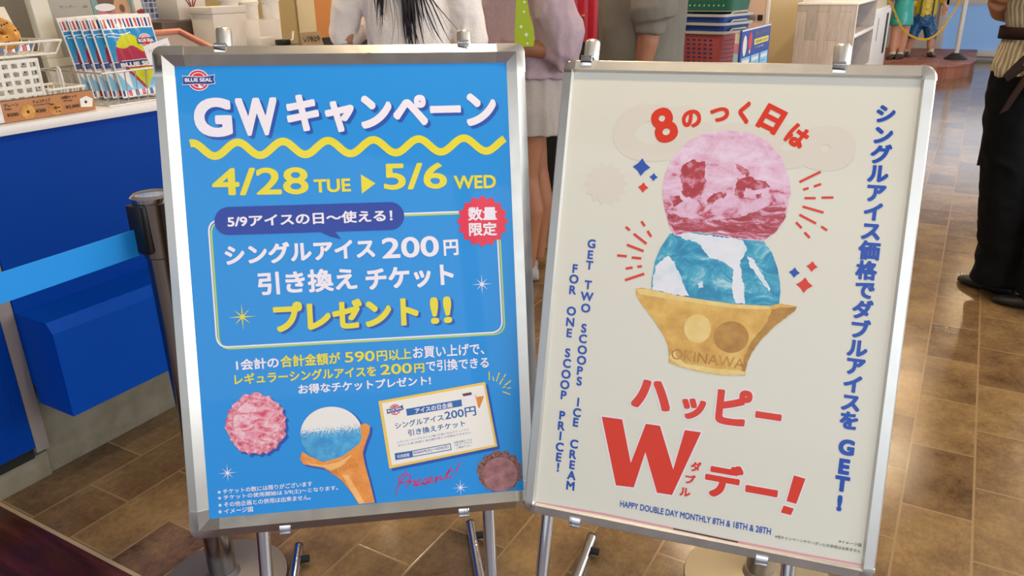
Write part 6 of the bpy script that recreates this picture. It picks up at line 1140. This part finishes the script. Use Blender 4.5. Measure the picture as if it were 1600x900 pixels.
# ---- person in the loose grey sweatshirt, side on, arm hanging
p = person('person in a loose grey sweatshirt with pushed-up sleeve, arm hanging down', (-1.375, 3.635, 0), cam_yaw())
sk = B()
for y in (-.08, .08): limb(sk, [(0, y, .06), (.01, y, .28), (.01, y, .48), (0, y, .76), (0, y * .9, .92)], [.04, .055, .056, .08, .095])
sk.tube([(0, 0, .86), (0, 0, .97), (0, 0, 1.1), (0, 0, 1.3), (0, 0, 1.45), (0, 0, 1.5)], [(.12, .14), (.12, .15), (.11, .14), (.12, .16), (.11, .16), (.055, .06)], 20, ref=(0, 1, 0))
limb(sk, [(0, 0, 1.46), (0, 0, 1.57)], [.055, .052])
limb(sk, [(.0, -.17, 1.42), (.0, -.235, 1.26), (.0, -.245, 1.14)], [.05, .045, .042]); limb(sk, [(.0, -.245, 1.14), (-.01, -.25, 1.05), (-.035, -.255, .92)], [.047, .047, .032]); hand_solids(sk, (-.035, -.255, .92), (-.1, 0, -1), (0, 1, 0), 1.05)
limb(sk, [(.0, .19, 1.42), (.02, .235, 1.26), (.02, .245, 1.14)], [.055, .05, .042]); limb(sk, [(.02, .245, 1.14), (0, .24, .92)], [.046, .03]); hand_solids(sk, (0, .24, .92), (-.1, 0, -1), (0, -1, 0), 1.05, thumb=-1)
R_ = head_solids(sk, (-.02, 0, 1.66), 1.04, -90); bd = blob(sk, 'body', 'skin_tan', p); face_parts(R_, 1.04, p, bd)
sw = B()
sw.tube([(-.0, 0, .80), (-.0, 0, .88), (0, 0, 1.02), (0, 0, 1.2), (0, 0, 1.36), (0, 0, 1.47), (0, 0, 1.52)], [(.205, .19), (.215, .20), (.205, .20), (.185, .205), (.165, .21), (.11, .15), (.07, .075)], 28, ref=(0, 1, 0))
limb(sw, [(.0, -.17, 1.42), (.01, -.235, 1.28), (.01, -.25, 1.19), (.015, -.25, 1.15)], [.085, .095, .105, .095]); limb(sw, [(.01, -.247, 1.165), (.0, -.248, 1.125), (-.002, -.249, 1.088)], [.072, .072, .066])
limb(sw, [(.0, .17, 1.42), (.02, .235, 1.28), (.02, .245, 1.15), (.015, .245, 1.08)], [.085, .09, .09, .06])
blob(sw, 'sweatshirt', 'sweat_grey', p, .009, 5, .004, .12, 15, .5)
tr = B()
for y in (-.082, .082): limb(tr, [(0, y, .09), (.01, y, .3), (.01, y, .5), (0, y, .78), (0, y * .9, .92)], [.075, .085, .09, .105, .115])
tr.tube([(0, 0, .84), (0, 0, .95), (0, 0, 1.02)], [(.135, .16), (.135, .165), (.11, .14)], 20, ref=(0, 1, 0)); blob(tr, 'trousers', 'trouser_navy', p, .011, 5, .006, .1, 2)
for y in (-.08, .08): shoe(p, -.05, y, 'shoe_dark', -90, .27)
hb = B(); hb.sphere((-.0, 0, 1.712), (.108, .092, .10)); hb.sphere((.04, 0, 1.665), (.075, .085, .085)); blob(hb, 'hair', 'hair_dark', p, .009, 4, .005, .03, 6, .4)

# ---- member of staff at the right, seen from behind, brown apron tied at the back
p = person('person in a striped beige shirt, brown apron bow and black trousers at the right edge', (.245, 3.785, 0), cam_yaw())
sk = B()
for x, fx, fy in ((-.1, .0, .01), (.1, .085, -.17)): limb(sk, [(fx, fy, .06), (fx * .9 + x * .1, fy, .28), (fx * .5 + x * .5, fy * .5, .48), (x * .95, -.01, .78), (x * .85, 0, .93)], [.038, .055, .054, .08, .09])
sk.tube([(0, 0, .86), (0, 0, .96), (0, 0, 1.09), (0, 0, 1.28), (0, 0, 1.40), (0, 0, 1.46)], [(.105, .16), (.108, .168), (.09, .128), (.10, .15), (.085, .155), (.05, .06)], 20, ref=(0, 1, 0))
limb(sk, [(0, 0, 1.43), (0, 0, 1.52)], [.05, .048])
limb(sk, [(-.175, 0, 1.39), (-.205, -.0, 1.30), (-.212, .03, 1.215)], [.05, .045, .040]); limb(sk, [(-.212, .03, 1.215), (-.14, .13, 1.17), (-.03, .2, 1.14)], [.042, .037, .026]); hand_solids(sk, (-.03, .2, 1.14), (.8, .5, 0), (0, 0, -1), .95)
limb(sk, [(.175, 0, 1.39), (.22, 0, 1.27), (.225, .02, 1.12)], [.05, .045, .040]); limb(sk, [(.225, .02, 1.12), (.2, .12, 1.07), (.15, .22, 1.05)], [.04, .035, .026]); hand_solids(sk, (.15, .22, 1.05), (-.5, .8, 0), (0, 0, -1), .95, thumb=-1)
R_ = head_solids(sk, (0, 0, 1.605), 1.0, 180); bd = blob(sk, 'body', 'skin_tan', p); face_parts(R_, 1.0, p, bd)
sh = B(); sh.tube([(0, 0, .93), (0, 0, .98), (0, 0, 1.06), (0, 0, 1.11), (0, 0, 1.2), (0, 0, 1.34), (0, 0, 1.42), (0, 0, 1.47)], [(.14, .195), (.14, .198), (.125, .178), (.115, .166), (.14, .195), (.135, .19), (.09, .15), (.06, .07)], 28, ref=(0, 1, 0))
for x in (-1, 1): limb(sh, [(x * .15, 0, 1.40), (x * .20, 0, 1.34), (x * .225, 0, 1.27)], [.07, .075, .078])
blob(sh, 'shirt', 'shirt_stripe', p, .008, 4, .006, .09, 12)
tr = B()
for x, fx, fy in ((-.1, .0, .01), (.1, .09, -.17)): limb(tr, [(fx, fy, .06), (fx, fy, .2), (fx * .5 + x * .5, fy * .6, .45), (x * .95, 0, .78), (x * .8, 0, .95)], [.10, .095, .086, .10, .118])
tr.tube([(0, 0, .82), (0, 0, .93), (0, 0, 1.02)], [(.125, .185), (.128, .185), (.11, .155)], 24, ref=(0, 1, 0)); blob(tr, 'trousers', 'trouser_black', p, .011, 5, .008, .12, 7)
for x, y0, a in ((.02, .02, -156), (.085, -.19, -135)): shoe(p, x, y0, 'shoe_dark', a, .27)
hb = B(); hb.sphere((0, -.005, 1.655), (.094, .108, .10)); hb.sphere((0, -.10, 1.62), (.05, .05, .05)); blob(hb, 'hair', 'hair_dark', p, .009, 4, .005, .03, 8, .4)
ap = B(); rg = []
for z in (1.075, 1.12):
    rg.append([Vector((.186 * math.cos(2 * math.pi * i / 40), .134 * math.sin(2 * math.pi * i / 40), z)) for i in range(40)])
ap.rings(rg, cap=False); a_ = ap.build('apron_band', 'apron_brown', p); sd = a_.modifiers.new('s', 'SOLIDIFY'); sd.thickness = .006; sd.offset = 1
ap = B(); ap.rings([[Vector((.196 * math.cos(t), .142 * math.sin(t) + .008, z)) for t in [math.pi * (.3 + .4 * i / 24) for i in range(25)]] + [Vector((.19 * math.cos(t), .136 * math.sin(t) + .008, z)) for t in [math.pi * (.7 - .4 * i / 24) for i in range(25)]] for z in (.55, .8, 1.0, 1.1)]); ap.build('apron_front', 'apron_brown', p)
bw = B()
def ribbon(pts, ws, th=.004):
    rr = []
    for (x, y, z), (dx, dz) in zip(pts, ws): rr.append([Vector((x - dx, y - th, z - dz)), Vector((x + dx, y - th, z + dz)), Vector((x + dx, y + th, z + dz)), Vector((x - dx, y + th, z - dz))])
    bw.rings(rr)
ribbon([(-.13, -.155, 1.085), (-.17, -.18, 1.065), (-.215, -.185, 1.02), (-.235, -.18, .97), (-.215, -.172, .955), (-.18, -.165, 1.0), (-.125, -.155, 1.08)], [(.006, .012), (.012, .022), (.022, .024), (.03, .012), (.026, .02), (.016, .024), (.006, .012)])
ribbon([(-.12, -.155, 1.085), (-.08, -.172, 1.05), (-.05, -.172, .985), (-.06, -.172, .95), (-.09, -.165, 1.0), (-.115, -.155, 1.08)], [(.012, .008), (.026, .012), (.034, .006), (.03, .004), (.024, .01), (.01, .01)])
ribbon([(-.125, -.158, 1.085), (-.16, -.185, 1.0), (-.2, -.185, .91), (-.235, -.18, .825)], [(.008, .004), (.016, .006), (.015, .006), (.013, .007)])
ribbon([(-.12, -.158, 1.085), (-.105, -.19, 1.0), (-.11, -.192, .90), (-.115, -.19, .86)], [(.01, .002), (.026, .002), (.028, .002), (.026, .003)])
bw.sphere((-.124, -.158, 1.088), (.02, .016, .018)); bw.build('apron_bow', 'apron_brown', p, angle=50)
# ================================================================== the hall behind
# red cabinet with pleated front between the lilac blouse and the grey sweatshirt
mat('red_front', 'b00824', .4); mat('cab_black', '0c0b0c', .6); mat('brass', 'd8b050', .25, 1.0)
t = thing('red_cabinet', 'black cabinet with ribbed red front behind the lilac blouse', 'cabinet', (-2.06, 4.21, 0), cam_yaw())
B().box((-.28, 0, 0), (.25, .4, 1.5), .006).build('body', 'cab_black', t)
g = B(); n = 64; pr = []
for i in range(n + 1): x = -.27 + .462 * i / n; pr.append((x, -.012 - .009 * abs(math.sin(math.pi * i / 8))))
g.rings([[Vector((x, y, z)) for x, y in pr] + [Vector((.192, 0, z)), Vector((-.27, 0, z))] for z in (.985, 1.46)]); g.build('red_panel', 'red_front', t, angle=50)
B().box((.095, -.032, 1.115), (.113, -.02, 1.133), .003).build('latch', 'brass', t)
# stack of shopping baskets
mat('basket_green', '22644c', .45); mat('basket_rim', 'b0b0aa', .4); mat('basket_blue', '1c3f8c', .4); mat('basket_red', 'b8585a', .45); mat('basket_dark', '2a3a70', .6)
def shop_basket(label, z, col, grp='shopping baskets in a stack', H=.22, holes=True):
    t = thing('shopping_basket', label, 'basket', (-1.46, 4.86, z), math.radians(-13), grp)
    L0, W0 = .205, .15; L1, W1 = .235, .175
    def ring(a, b_, z_, r=.035):
        o = []
        for cx, cy, a0 in ((1, 1, 0), (-1, 1, 90), (-1, -1, 180), (1, -1, 270)):
            for k in range(5): q = math.radians(a0 + 22.5 * k); o.append(Vector((cx * (a - r) + r * math.cos(q), cy * (b_ - r) + r * math.sin(q), z_)))
        return o
    f = lambda h: (L0 + (L1 - L0) * h, W0 + (W1 - W0) * h)
    B().rings([ring(*f(0), 0), ring(*f(1), H), ring(f(1)[0] - .004, f(1)[1] - .004, H), ring(L0 - .004, W0 - .004, .004)]).build('shell', col, t, angle=30)
    e = B(); e.rings([ring(L1 - .002, W1 - .002, H - .012), ring(L1 + .014, W1 + .014, H - .010), ring(L1 + .014, W1 + .014, H + .004), ring(L1 - .0038, W1 - .0038, H + .004), ring(L1 - .0038, W1 - .0038, H - .012)], cap=False); e.build('rim', 'basket_rim', t, angle=30)
    if holes:
        g = B(); g2_ = B(); rows = 7
        for j in range(rows):
            h = .1 + .78 * j / rows; a, b_ = f(h)
            for i in range(10):
                x = -.165 + .33 * i / 9; g.box((x - .010, -b_ - .0012, h * H), (x + .010, -b_ + .003, h * H + .015), 0)
            for i in range(12):
                y = -.118 + .236 * i / 11; g2_.box((a - .003, y - .005, h * H), (a + .0012, y + .005, h * H + .015), 0)
        g.build('basket_openings', 'basket_dark', t, smooth=False); g2_.build('basket_openings', 'basket_dark', t, smooth=False)  # solid dark boxes stand in for the open square holes
    h = B(); h.tube([(L1 + .008, -.1, H + .003), (L1 + .012, -.08, H + .014), (L1 + .012, .08, H + .014), (L1 + .008, .1, H + .003)], .006, 8); h.build('handle', 'basket_rim', t)
    return t
mat('trolley_grey', '54565a', .4, .6)
tr = thing('basket_stand', 'grey wheeled stand carrying the stacked shopping baskets', 'stand', (-1.46, 4.86, 0), math.radians(-13))
B().box((-.2, -.145, .775), (.2, .145, .80), .006).build('deck', 'trolley_grey', tr)
for x in (-1, 1):
    for y in (-1, 1):
        B().cyl((x * .18, y * .125, .05), (x * .18, y * .125, .776), .014).build('leg', 'trolley_grey', tr)
        B().cyl((x * .18, y * .125 - .012, .03), (x * .18, y * .125 + .012, .03), .03).build('wheel', 'rubber', tr)
def lift(t, z): t.location.z = z; return t
G_ = 'shopping baskets in a stack'
shop_basket('red shopping basket with square holes at the bottom of the stack', .8015, 'basket_red')
shop_basket('lower of two blue shopping baskets nested in the red one', .848, 'basket_blue', holes=False)
shop_basket('upper of two blue shopping baskets, under the green one', .8945, 'basket_blue', holes=False)
gb = shop_basket('green shopping basket on top of the stack', 1.135, 'basket_green', holes=False)
gb.rotation_euler.z = math.radians(-6); gb.location.x += .03
q = B(); rnd = random.Random(5)
for j in range(5):
    for i in range(12):
        a_, b_ = .205 + .03 * (.1 + .17 * j), .15 + .025 * (.1 + .17 * j); x = -.16 + .32 * i / 11; z = .025 + .034 * j
        q.prism([(x - .006, -b_ - .0014, z), (x - .001, -b_ - .0014, z), (x + .007, -b_ - .0014, z + .018), (x + .002, -b_ - .0014, z + .018)], (0, .004, 0))
q.build('basket_openings', 'cup_white', gb, smooth=False)  # solid pale bars stand in for the open slits
# leaflet rack with a blue price poster on its side
mat('poster_blue', '2a48a0', .45); mat('poster_sky', '8cc8e8', .45); mat('poster_yellow', 'ecd83c', .45); mat('poster_red', 'd83c48', .45); mat('rack_white', 'e8e4de', .5)
t = thing('leaflet_rack', 'narrow white leaflet rack with blue poster on its side', 'leaflet rack', (-1.045, 4.45, 0))
bx_ = B().box((-.028, -.29, 0), (.028, .33, .84), .004).build('body', 'rack_white', t)
pb = B().box((.0, -.30, .80), (.01, .335, 1.065), .001).build('side_poster', 'poster_blue', t, smooth=False)
q = B(); g = lambda y0, z0, y1, z1, mi, x=.0108: q.poly([(x, y0, z0), (x, y1, z0), (x, y1, z1), (x, y0, z1)], mi)
g(-.30, 1.057, .335, 1.065, 4)
g(-.03, .975, .30, 1.005, 1); fit_text('冷たいスイーツ', .03, (-.02, 1.018, .29, 1.045), lambda a, c: Vector((.0112, a, c)), q, 5); fit_text('お持ち帰りできます', .01, (.0, .982, .28, .997), lambda a, c: Vector((.0114, a, c)), q, 0)
fit_text('クール便でお届け', .0, (.0, .955, .2, .965), lambda a, c: Vector((.0112, a, c)), q, 4)
for i in range(3):
    y = -.28 + .205 * i; g(y, .815, y + .18, .925, 2); g(y + .02, .895, y + .16, .912, 4, .0112); fit_text(('セットA', 'セットB', 'セットC')[i], .02, (y + .02, .87, y + .12, .885), lambda a, c: Vector((.0112, a, c)), q, 0); g(y + .02, .83, y + .09, .86, 4, .0112)
q.poly([(.0111, -.23 + .04 * math.cos(2 * math.pi * k_ / 20), .985 + .052 * math.sin(2 * math.pi * k_ / 20)) for k_ in range(20)], 4); g(-.245, .94, -.215, .965, 4); q.poly([(.0111, -.12 + .038 * math.cos(2 * math.pi * k_ / 20), 1.0 + .045 * math.sin(2 * math.pi * k_ / 20)) for k_ in range(20)], 3); g(-.135, .94, -.105, .97, 4)
q.build('poster_print', ['poster_blue', 'poster_yellow', 'poster_sky', 'poster_red', 'rack_white', 'kraft'], pb, smooth=False, merge=False)
for i, (nm, c1) in enumerate((('pastel', 'a8d0d8'), ('rose', 'd8889c'), ('cream_leaf', 'e4dcb0'))):
    mat('leaf_' + nm, c1, .5)
    B().box((-.026, -.298 + .004 * i, .80 + .06 * i), (-.002, -.2955 + .004 * i, .95 + .05 * i), 0).build('leaflet', 'leaf_' + nm, t, smooth=False)
# pink panel with a metal catch in front of the pillar
mat('panel_pink', 'd4b4a0', .6); mat('catch_grey', '8a8480', .4, .5)
t = thing('notice_panel', 'pale pink panel with white edge standing before the beige pillar', 'panel', (-1.98, 7.7, 0))
B().box((-.3, 0, .86), (.255, .03, 1.6), .003).build('board', 'panel_pink', t); B().box((.256, -.004, .86), (.285, .034, 1.6), .002).build('edge_strip', 'cup_white', t); B().box((-.28, -.03, 0), (.27, .06, .86), .004).build('base', 'trolley_grey', t)
g = B(); g.box((.1, -.012, .935), (.17, .0, .985), .003).build('catch', 'catch_grey', t); B().box((.19, -.014, .935), (.235, .0, .985), .003).build('catch_slot', 'cab_black', t); B().cyl((.05, -.006, .965), (.05, 0, .965), .008).build('screw', 'chrome', t)
# grey wood cabinet with open shelves along its side, white louvred cabinet behind it
m = noisy('grey_wood', [(.3, 'a89c96'), (.5, 'bab0ac'), (.72, 'c8c0bc')], 6, .6, 6, stretch=(6, 6, .7), nrough=.65); N, L, b = nodes(m)
bk = N.new('ShaderNodeTexBrick'); bk.inputs['Scale'].default_value = 1; bk.inputs['Brick Width'].default_value = .5; bk.inputs['Row Height'].default_value = .095; bk.inputs['Mortar Size'].default_value = .0012; bk.inputs['Color1'].default_value = (.8, .8, .8, 1); bk.inputs['Color2'].default_value = (1.15, 1.12, 1.1, 1); bk.inputs['Mortar'].default_value = (.45, .42, .4, 1)
tc = N.new('ShaderNodeTexCoord'); sx = N.new('ShaderNodeSeparateXYZ'); cm_ = N.new('ShaderNodeCombineXYZ'); L.new(tc.outputs['Object'], sx.inputs[0]); ad = N.new('ShaderNodeMath'); ad.operation = 'ADD'; L.new(sx.outputs['X'], ad.inputs[0]); L.new(sx.outputs['Y'], ad.inputs[1]); L.new(sx.outputs['Z'], cm_.inputs[0]); L.new(ad.outputs[0], cm_.inputs[1]); L.new(cm_.outputs[0], bk.inputs['Vector'])
mx = N.new('ShaderNodeMix'); mx.data_type = 'RGBA'; mx.blend_type = 'MULTIPLY'; mx.inputs[0].default_value = 1; L.new(b.inputs['Base Color'].links[0].from_socket, mx.inputs[6]); L.new(bk.outputs['Color'], mx.inputs[7]); L.new(mx.outputs[2], b.inputs['Base Color'])
noisy('shelf_grey', [(.3, 'a8a09e'), (.7, 'bab2b0')], 8, .6); mat('trim_white', 'ece8e8', .4); mat('slot_dark', '201e1c', .6); mat('cream_block', 'd8c8b0', .6); mat('flag_red', 'd84c3c', .5)
t = thing('shelf_cabinet', 'grey wood cabinet with open white-edged shelves on its right side', 'cabinet', (-1.246, 8.78, 0))
B().box((-.259, -.78, 0), (.255, -.75, 1.058), .003).build('end_panel', 'grey_wood', t); B().box((-.259, -.75, 0), (-.23, .76, 1.058), .003).build('back_panel', 'shelf_grey', t); B().box((-.23, .735, .03), (.255, .76, 1.058), .003).build('end_panel', 'shelf_grey', t)
B().box((-.262, -.785, 1.058), (.262, .765, 1.078), .004).build('top', 'trim_white', t)
for z in (.03, .40, .78): sh_ = B().box((-.23, -.75, z), (.24, .735, z + .02), .002).build('shelf', 'shelf_grey', t); B().box((.24, -.75, z - .012), (.259, .735, z + .022), .003).build('edge_strip', 'trim_white', sh_)
B().box((.2555, -.782, 0), (.262, -.762, 1.058), .002).build('corner_trim', 'trim_white', t)
t = thing('display_card', 'small red and white card on top of the grey wood cabinet', 'card', (-1.35, 8.1, 1.078)); B().box((-.13, 0, 0), (.12, .012, .12), .002).build('card', 'trim_white', t); B().box((-.02, -.001, .03), (.1, 0, .1), 0).build('red_band', 'flag_red', t, smooth=False)
t = thing('louvre_cabinet', 'white boarded cabinet with dark finger slots behind the shelf cabinet', 'cabinet', (-1.246, 10.38, 0))
bo = B(); bo.box((-.259, -.82, 0), (.24, .78, .955), .004)
bo.build('body', 'trim_white', t)
for i in range(2):
    d = B(); y0 = -.81 + .80 * i
    for k_ in range(8): d.box((.24, y0 + .097 * k_, .06), (.259, y0 + .097 * k_ + .093, .93), .004)
    d_ = d.build('door', 'trim_white', t); B().box((.2592, y0 + (.28 if i == 0 else .32), .42 if i else .62), (.264, y0 + (.34 if i == 0 else .52), .88 if i else .86), .003).build('finger_slot', 'slot_dark' if i else 'shelf_grey', d_)
t = thing('counter_block', 'cream box unit on top of the white boarded cabinet', 'box', (-1.25, 10.2, .955)); B().box((-.24, -.62, 0), (.22, .74, .4), .006).build('carton', 'cream_block', t); B().box((-.245, -.625, .4), (.225, .745, .43), .004).build('lid', 'trim_white', t)
# round brick platform with two painted figures
m = mat('platform_brick', 'a05a48', .55); N, L, b = nodes(m)
bk = N.new('ShaderNodeTexBrick'); bk.offset = .5; bk.inputs['Scale'].default_value = 1; bk.inputs['Brick Width'].default_value = .2; bk.inputs['Row Height'].default_value = .2; bk.inputs['Mortar Size'].default_value = .006; bk.inputs['Bias'].default_value = -.2
bk.inputs['Color1'].default_value = (*lin('94503c'), 1); bk.inputs['Color2'].default_value = (*lin('b8806a'), 1); bk.inputs['Mortar'].default_value = (*lin('8a5444'), 1)
tc = N.new('ShaderNodeTexCoord'); L.new(tc.outputs['Object'], bk.inputs['Vector']); L.new(bk.outputs['Color'], b.inputs['Base Color']); mat('platform_side', 'a8684e', .5)
def plat_outline(o=0):
    P_ = [(-2.6 - o, 14.8), (-2.6 - o, 11.8 - o)]
    for k_ in range(17): q_ = math.radians(-90 + 90 * k_ / 16); P_.append((-.75 + (.76 + o) * math.cos(q_), 13.0 + (1.2 + o) * math.sin(q_)))
    P_.append((.01 + o, 14.8)); return P_
t = thing('platform', 'low round brick platform in the far hall', 'platform', (-1.2, 13.2, 0))
g = B(); g.prism([(x + 1.2, y - 13.2, 0) for x, y in plat_outline()], (0, 0, .15)); g.build('base', 'platform_brick', t, angle=30)
g = B(); g.prism([(x + 1.2, y - 13.2, .15) for x, y in plat_outline(.012)], (0, 0, .02)); g.build('top', 'platform_brick', t, angle=30)
mat('dress_teal', '30b4b0', .3, coat=.4); mat('dress_band', '58ccc8', .3, coat=.4); mat('statue_skin', 'e0a890', .4, coat=.3); mat('sock_cream', 'e8e0c4', .5); mat('statue_shoe', '2c2624', .3, coat=.4); mat('shirt_yellow', 'e8cc2c', .35, coat=.3); mat('shorts_blue', '145c94', .35, coat=.3); mat('brace_navy', '24405c', .4); mat('statue_hair', '8a5428', .4); mat('shoe_brown', '4a2e28', .35, coat=.3)
def statue_legs(s, hips, feet, knees, r=(.042, .055, .062)):
    for h_, k_, f_ in zip(hips, knees, feet): limb(s, [f_, ((f_[0] + k_[0]) / 2, (f_[1] + k_[1]) / 2 + .01, (f_[2] + k_[2]) / 2), k_, h_], [r[0] * .8, r[1], r[1] * .9, r[2] * 1.15])
def kid_shoe(t, x, y, m, a):
    o = shoe(t, x, y, m, a, .22); o.location.z = 0; return o
# girl figure
t = thing('girl_figure', 'painted girl figure in a teal dress and cream socks on the platform', 'statue', (-.985, 12.87, .17), math.radians(18))
sk = B(); statue_legs(sk, r=(.046, .062, .07), hips=[(-.06, 0, .52), (.06, 0, .52)], feet=[(-.055, 0, .06), (.055, .03, .06)], knees=[(-.06, -.01, .3), (.06, .01, .3)])
sk.tube([(0, 0, .5), (0, 0, .62), (0, 0, .78), (0, 0, .86)], [(.08, .10), (.08, .09), (.08, .11), (.03, .04)], 18, ref=(0, 1, 0)); limb(sk, [(0, 0, .84), (0, 0, .94)], [.035, .033])
for x in (-1, 1): limb(sk, [(x * .11, 0, .82), (x * .17, -.02, .80), (x * .13, -.12, .86)], [.035, .032, .024]); hand_solids(sk, (x * .13, -.12, .86), (-x * .3, -.2, 1), (-x, 0, 0), .7, thumb=x)
R_ = head_solids(sk, (0, 0, 1.02), .95, 0); bd = blob(sk, 'body', 'statue_skin', t, .008); face_parts(R_, .95, t, bd)
g = B(); g.tube([(0, 0, .46), (0, 0, .50), (0, 0, .64), (0, 0, .74), (0, 0, .82), (0, 0, .87)], [(.15, .158), (.15, .155), (.13, .138), (.105, .125), (.09, .125), (.05, .06)], 30, ref=(0, 1, 0)); dr_ = blob(g, 'dress', 'dress_teal', t, .008, 3)
for z in (.505, .525): B().torus((0, 0, z), .146, .006, 0, None, 40, 8).build('hem_band', 'dress_band', dr_)
for x, y in ((-.055, 0), (.055, .03)):
    so = B(); so.tube([(x, y, .05), (x, y, .10), (x, y, .15), (x, y, .185)], [.042, .043, .044, .050], 18); so.build('sock', 'sock_cream', t)
    kid_shoe(t, x, y - .02, 'statue_shoe', -35)
g = B(); g.sphere((0, .02, 1.06), (.085, .095, .09)); g.tube([(0, .06, 1.05), (0, .08, .95), (0, .07, .86)], [(.05, .08), (.045, .08), (.02, .05)], 14, ref=(0, 1, 0)); blob(g, 'hair', 'statue_hair', t, .009)
# boy figure
t = thing('boy_figure', 'painted boy figure in a yellow shirt and blue shorts on the platform', 'statue', (-.73, 13.36, .17), math.radians(14))
sk = B(); statue_legs(sk, [(-.07, 0, .46), (.07, 0, .46)], [(-.145, .05, .06), (.155, -.02, .06)], [(-.12, .0, .26), (.13, -.02, .26)])
sk.tube([(0, 0, .44), (0, 0, .56), (0, 0, .78), (0, 0, .87)], [(.08, .10), (.08, .10), (.08, .12), (.03, .04)], 18, ref=(0, 1, 0)); limb(sk, [(0, 0, .85), (0, 0, .95)], [.036, .034])
limb(sk, [(.12, 0, .84), (.21, 0, .80), (.235, -.05, .70)], [.036, .034, .026]); hand_solids(sk, (.235, -.06, .69), (-.1, -.3, -1), (-.6, -.8, .2), .95, .4, -1)
limb(sk, [(-.12, 0, .84), (-.2, 0, .74), (-.22, -.06, .62)], [.036, .034, .026]); hand_solids(sk, (-.22, -.06, .62), (0, -.3, -1), (1, 0, 0), .8)
R_ = head_solids(sk, (0, 0, 1.04), .98, 0); bd = blob(sk, 'body', 'statue_skin', t, .008); face_parts(R_, .98, t, bd)
g = B(); g.tube([(0, 0, .55), (0, 0, .62), (0, 0, .76), (0, 0, .85), (0, 0, .89)], [(.11, .145), (.115, .145), (.11, .145), (.095, .135), (.05, .06)], 26, ref=(0, 1, 0)); limb(g, [(.11, 0, .83), (.19, 0, .81), (.225, -.03, .755)], [.055, .056, .05]); limb(g, [(-.11, 0, .83), (-.18, 0, .76), (-.205, -.02, .70)], [.055, .056, .05]); ss = blob(g, 'shirt', 'shirt_yellow', t, .008, 3, .005, .06, 3)
g = B(); g.tube([(0, 0, .42), (0, 0, .5), (0, 0, .60)], [(.105, .15), (.115, .15), (.112, .145)], 24, ref=(0, 1, 0))
for x, kx, ky in ((-1, -.135, .0), (1, .125, -.02)): limb(g, [(x * .07, 0, .47), (kx * .85, ky, .36), (kx, ky - .01, .255)], [.09, .092, .082])
blob(g, 'shorts', 'shorts_blue', t, .008, 3, .005, .06, 5)
for x in (-.085, .075): g = B(); g.tube([(x, -.115, .59), (x, -.124, .70), (x, -.115, .80), (x * .9, -.08, .885)], [(.004, .010)] * 4, 10, ref=(0, 1, 0)); g.build('brace', 'brace_navy', t)
for x, y, a in ((-.145, .05, -10), (.155, -.02, 10)):
    so = B(); so.tube([(x, y, .05), (x, y, .115)], [.04, .042], 16); so.build('sock', 'sock_cream', t); kid_shoe(t, x, y - .02, 'shoe_brown', a)
g = B(); g.sphere((0, .012, 1.085), (.09, .1, .085)); blob(g, 'hair', 'statue_hair', t, .009)
# chain post and yellow plastic chain
mat('post_white', 'dcdcdc', .4); mat('cone_black', '2c2c2e', .5); mat('chain_yellow', 'f0c434', .4)
t = thing('chain_post', 'white chain post with black cone foot on the brick platform', 'post', (-.235, 13.05, .17))
B().lathe([(0, 0), (.15, 0), (.15, .012), (.055, .085), (.0, .085)], 36).build('cone_foot', 'cone_black', t); B().lathe([(.032, .08), (.032, 1.0), (.02, 1.02), (0, 1.02)], 24).build('pole', 'post_white', t); B().torus((-.04, -.02, .80), .018, .005, 0, Matrix.Rotation(math.pi / 2, 4, 'X'), 20, 8).build('hook', 'post_white', t)
pts = [Vector(p) for p in ((-1.3, 12.45, 1.10), (-1.122, 12.5, .92), (-.959, 12.55, .63), (-.803, 12.6, .496), (-.638, 12.65, .457), (-.513, 12.75, .52), (-.41, 12.86, .69), (-.31, 12.98, .93))]
def cat(P, t_):
    n_ = len(P) - 1; i = min(int(t_ * n_), n_ - 1); f = t_ * n_ - i; p0, p1, p2, p3 = P[max(i - 1, 0)], P[i], P[i + 1], P[min(i + 2, n_)]
    return .5 * ((2 * p1) + (p2 - p0) * f + (2 * p0 - 5 * p1 + 4 * p2 - p3) * f * f + (3 * p1 - p0 - 3 * p2 + p3) * f ** 3)
g = B(); nl = 66
for i in range(nl):
    c_ = cat(pts, i / (nl - 1)); d_ = (cat(pts, min(1, (i + .5) / (nl - 1))) - cat(pts, max(0, (i - .5) / (nl - 1)))).normalized()
    q_ = Vector((1, 0, 0)).rotation_difference(d_).to_matrix().to_4x4() @ Matrix.Rotation(math.radians(45 + 90 * (i % 2)), 4, 'X') @ Matrix.Diagonal((1.55, 1, 1, 1))
    g.torus(c_, (.013), .0052, 0, q_, 14, 7)
o = g.build('plastic_chain', 'chain_yellow'); tag(o, 'yellow plastic chain hanging in front of the two painted figures', 'chain')
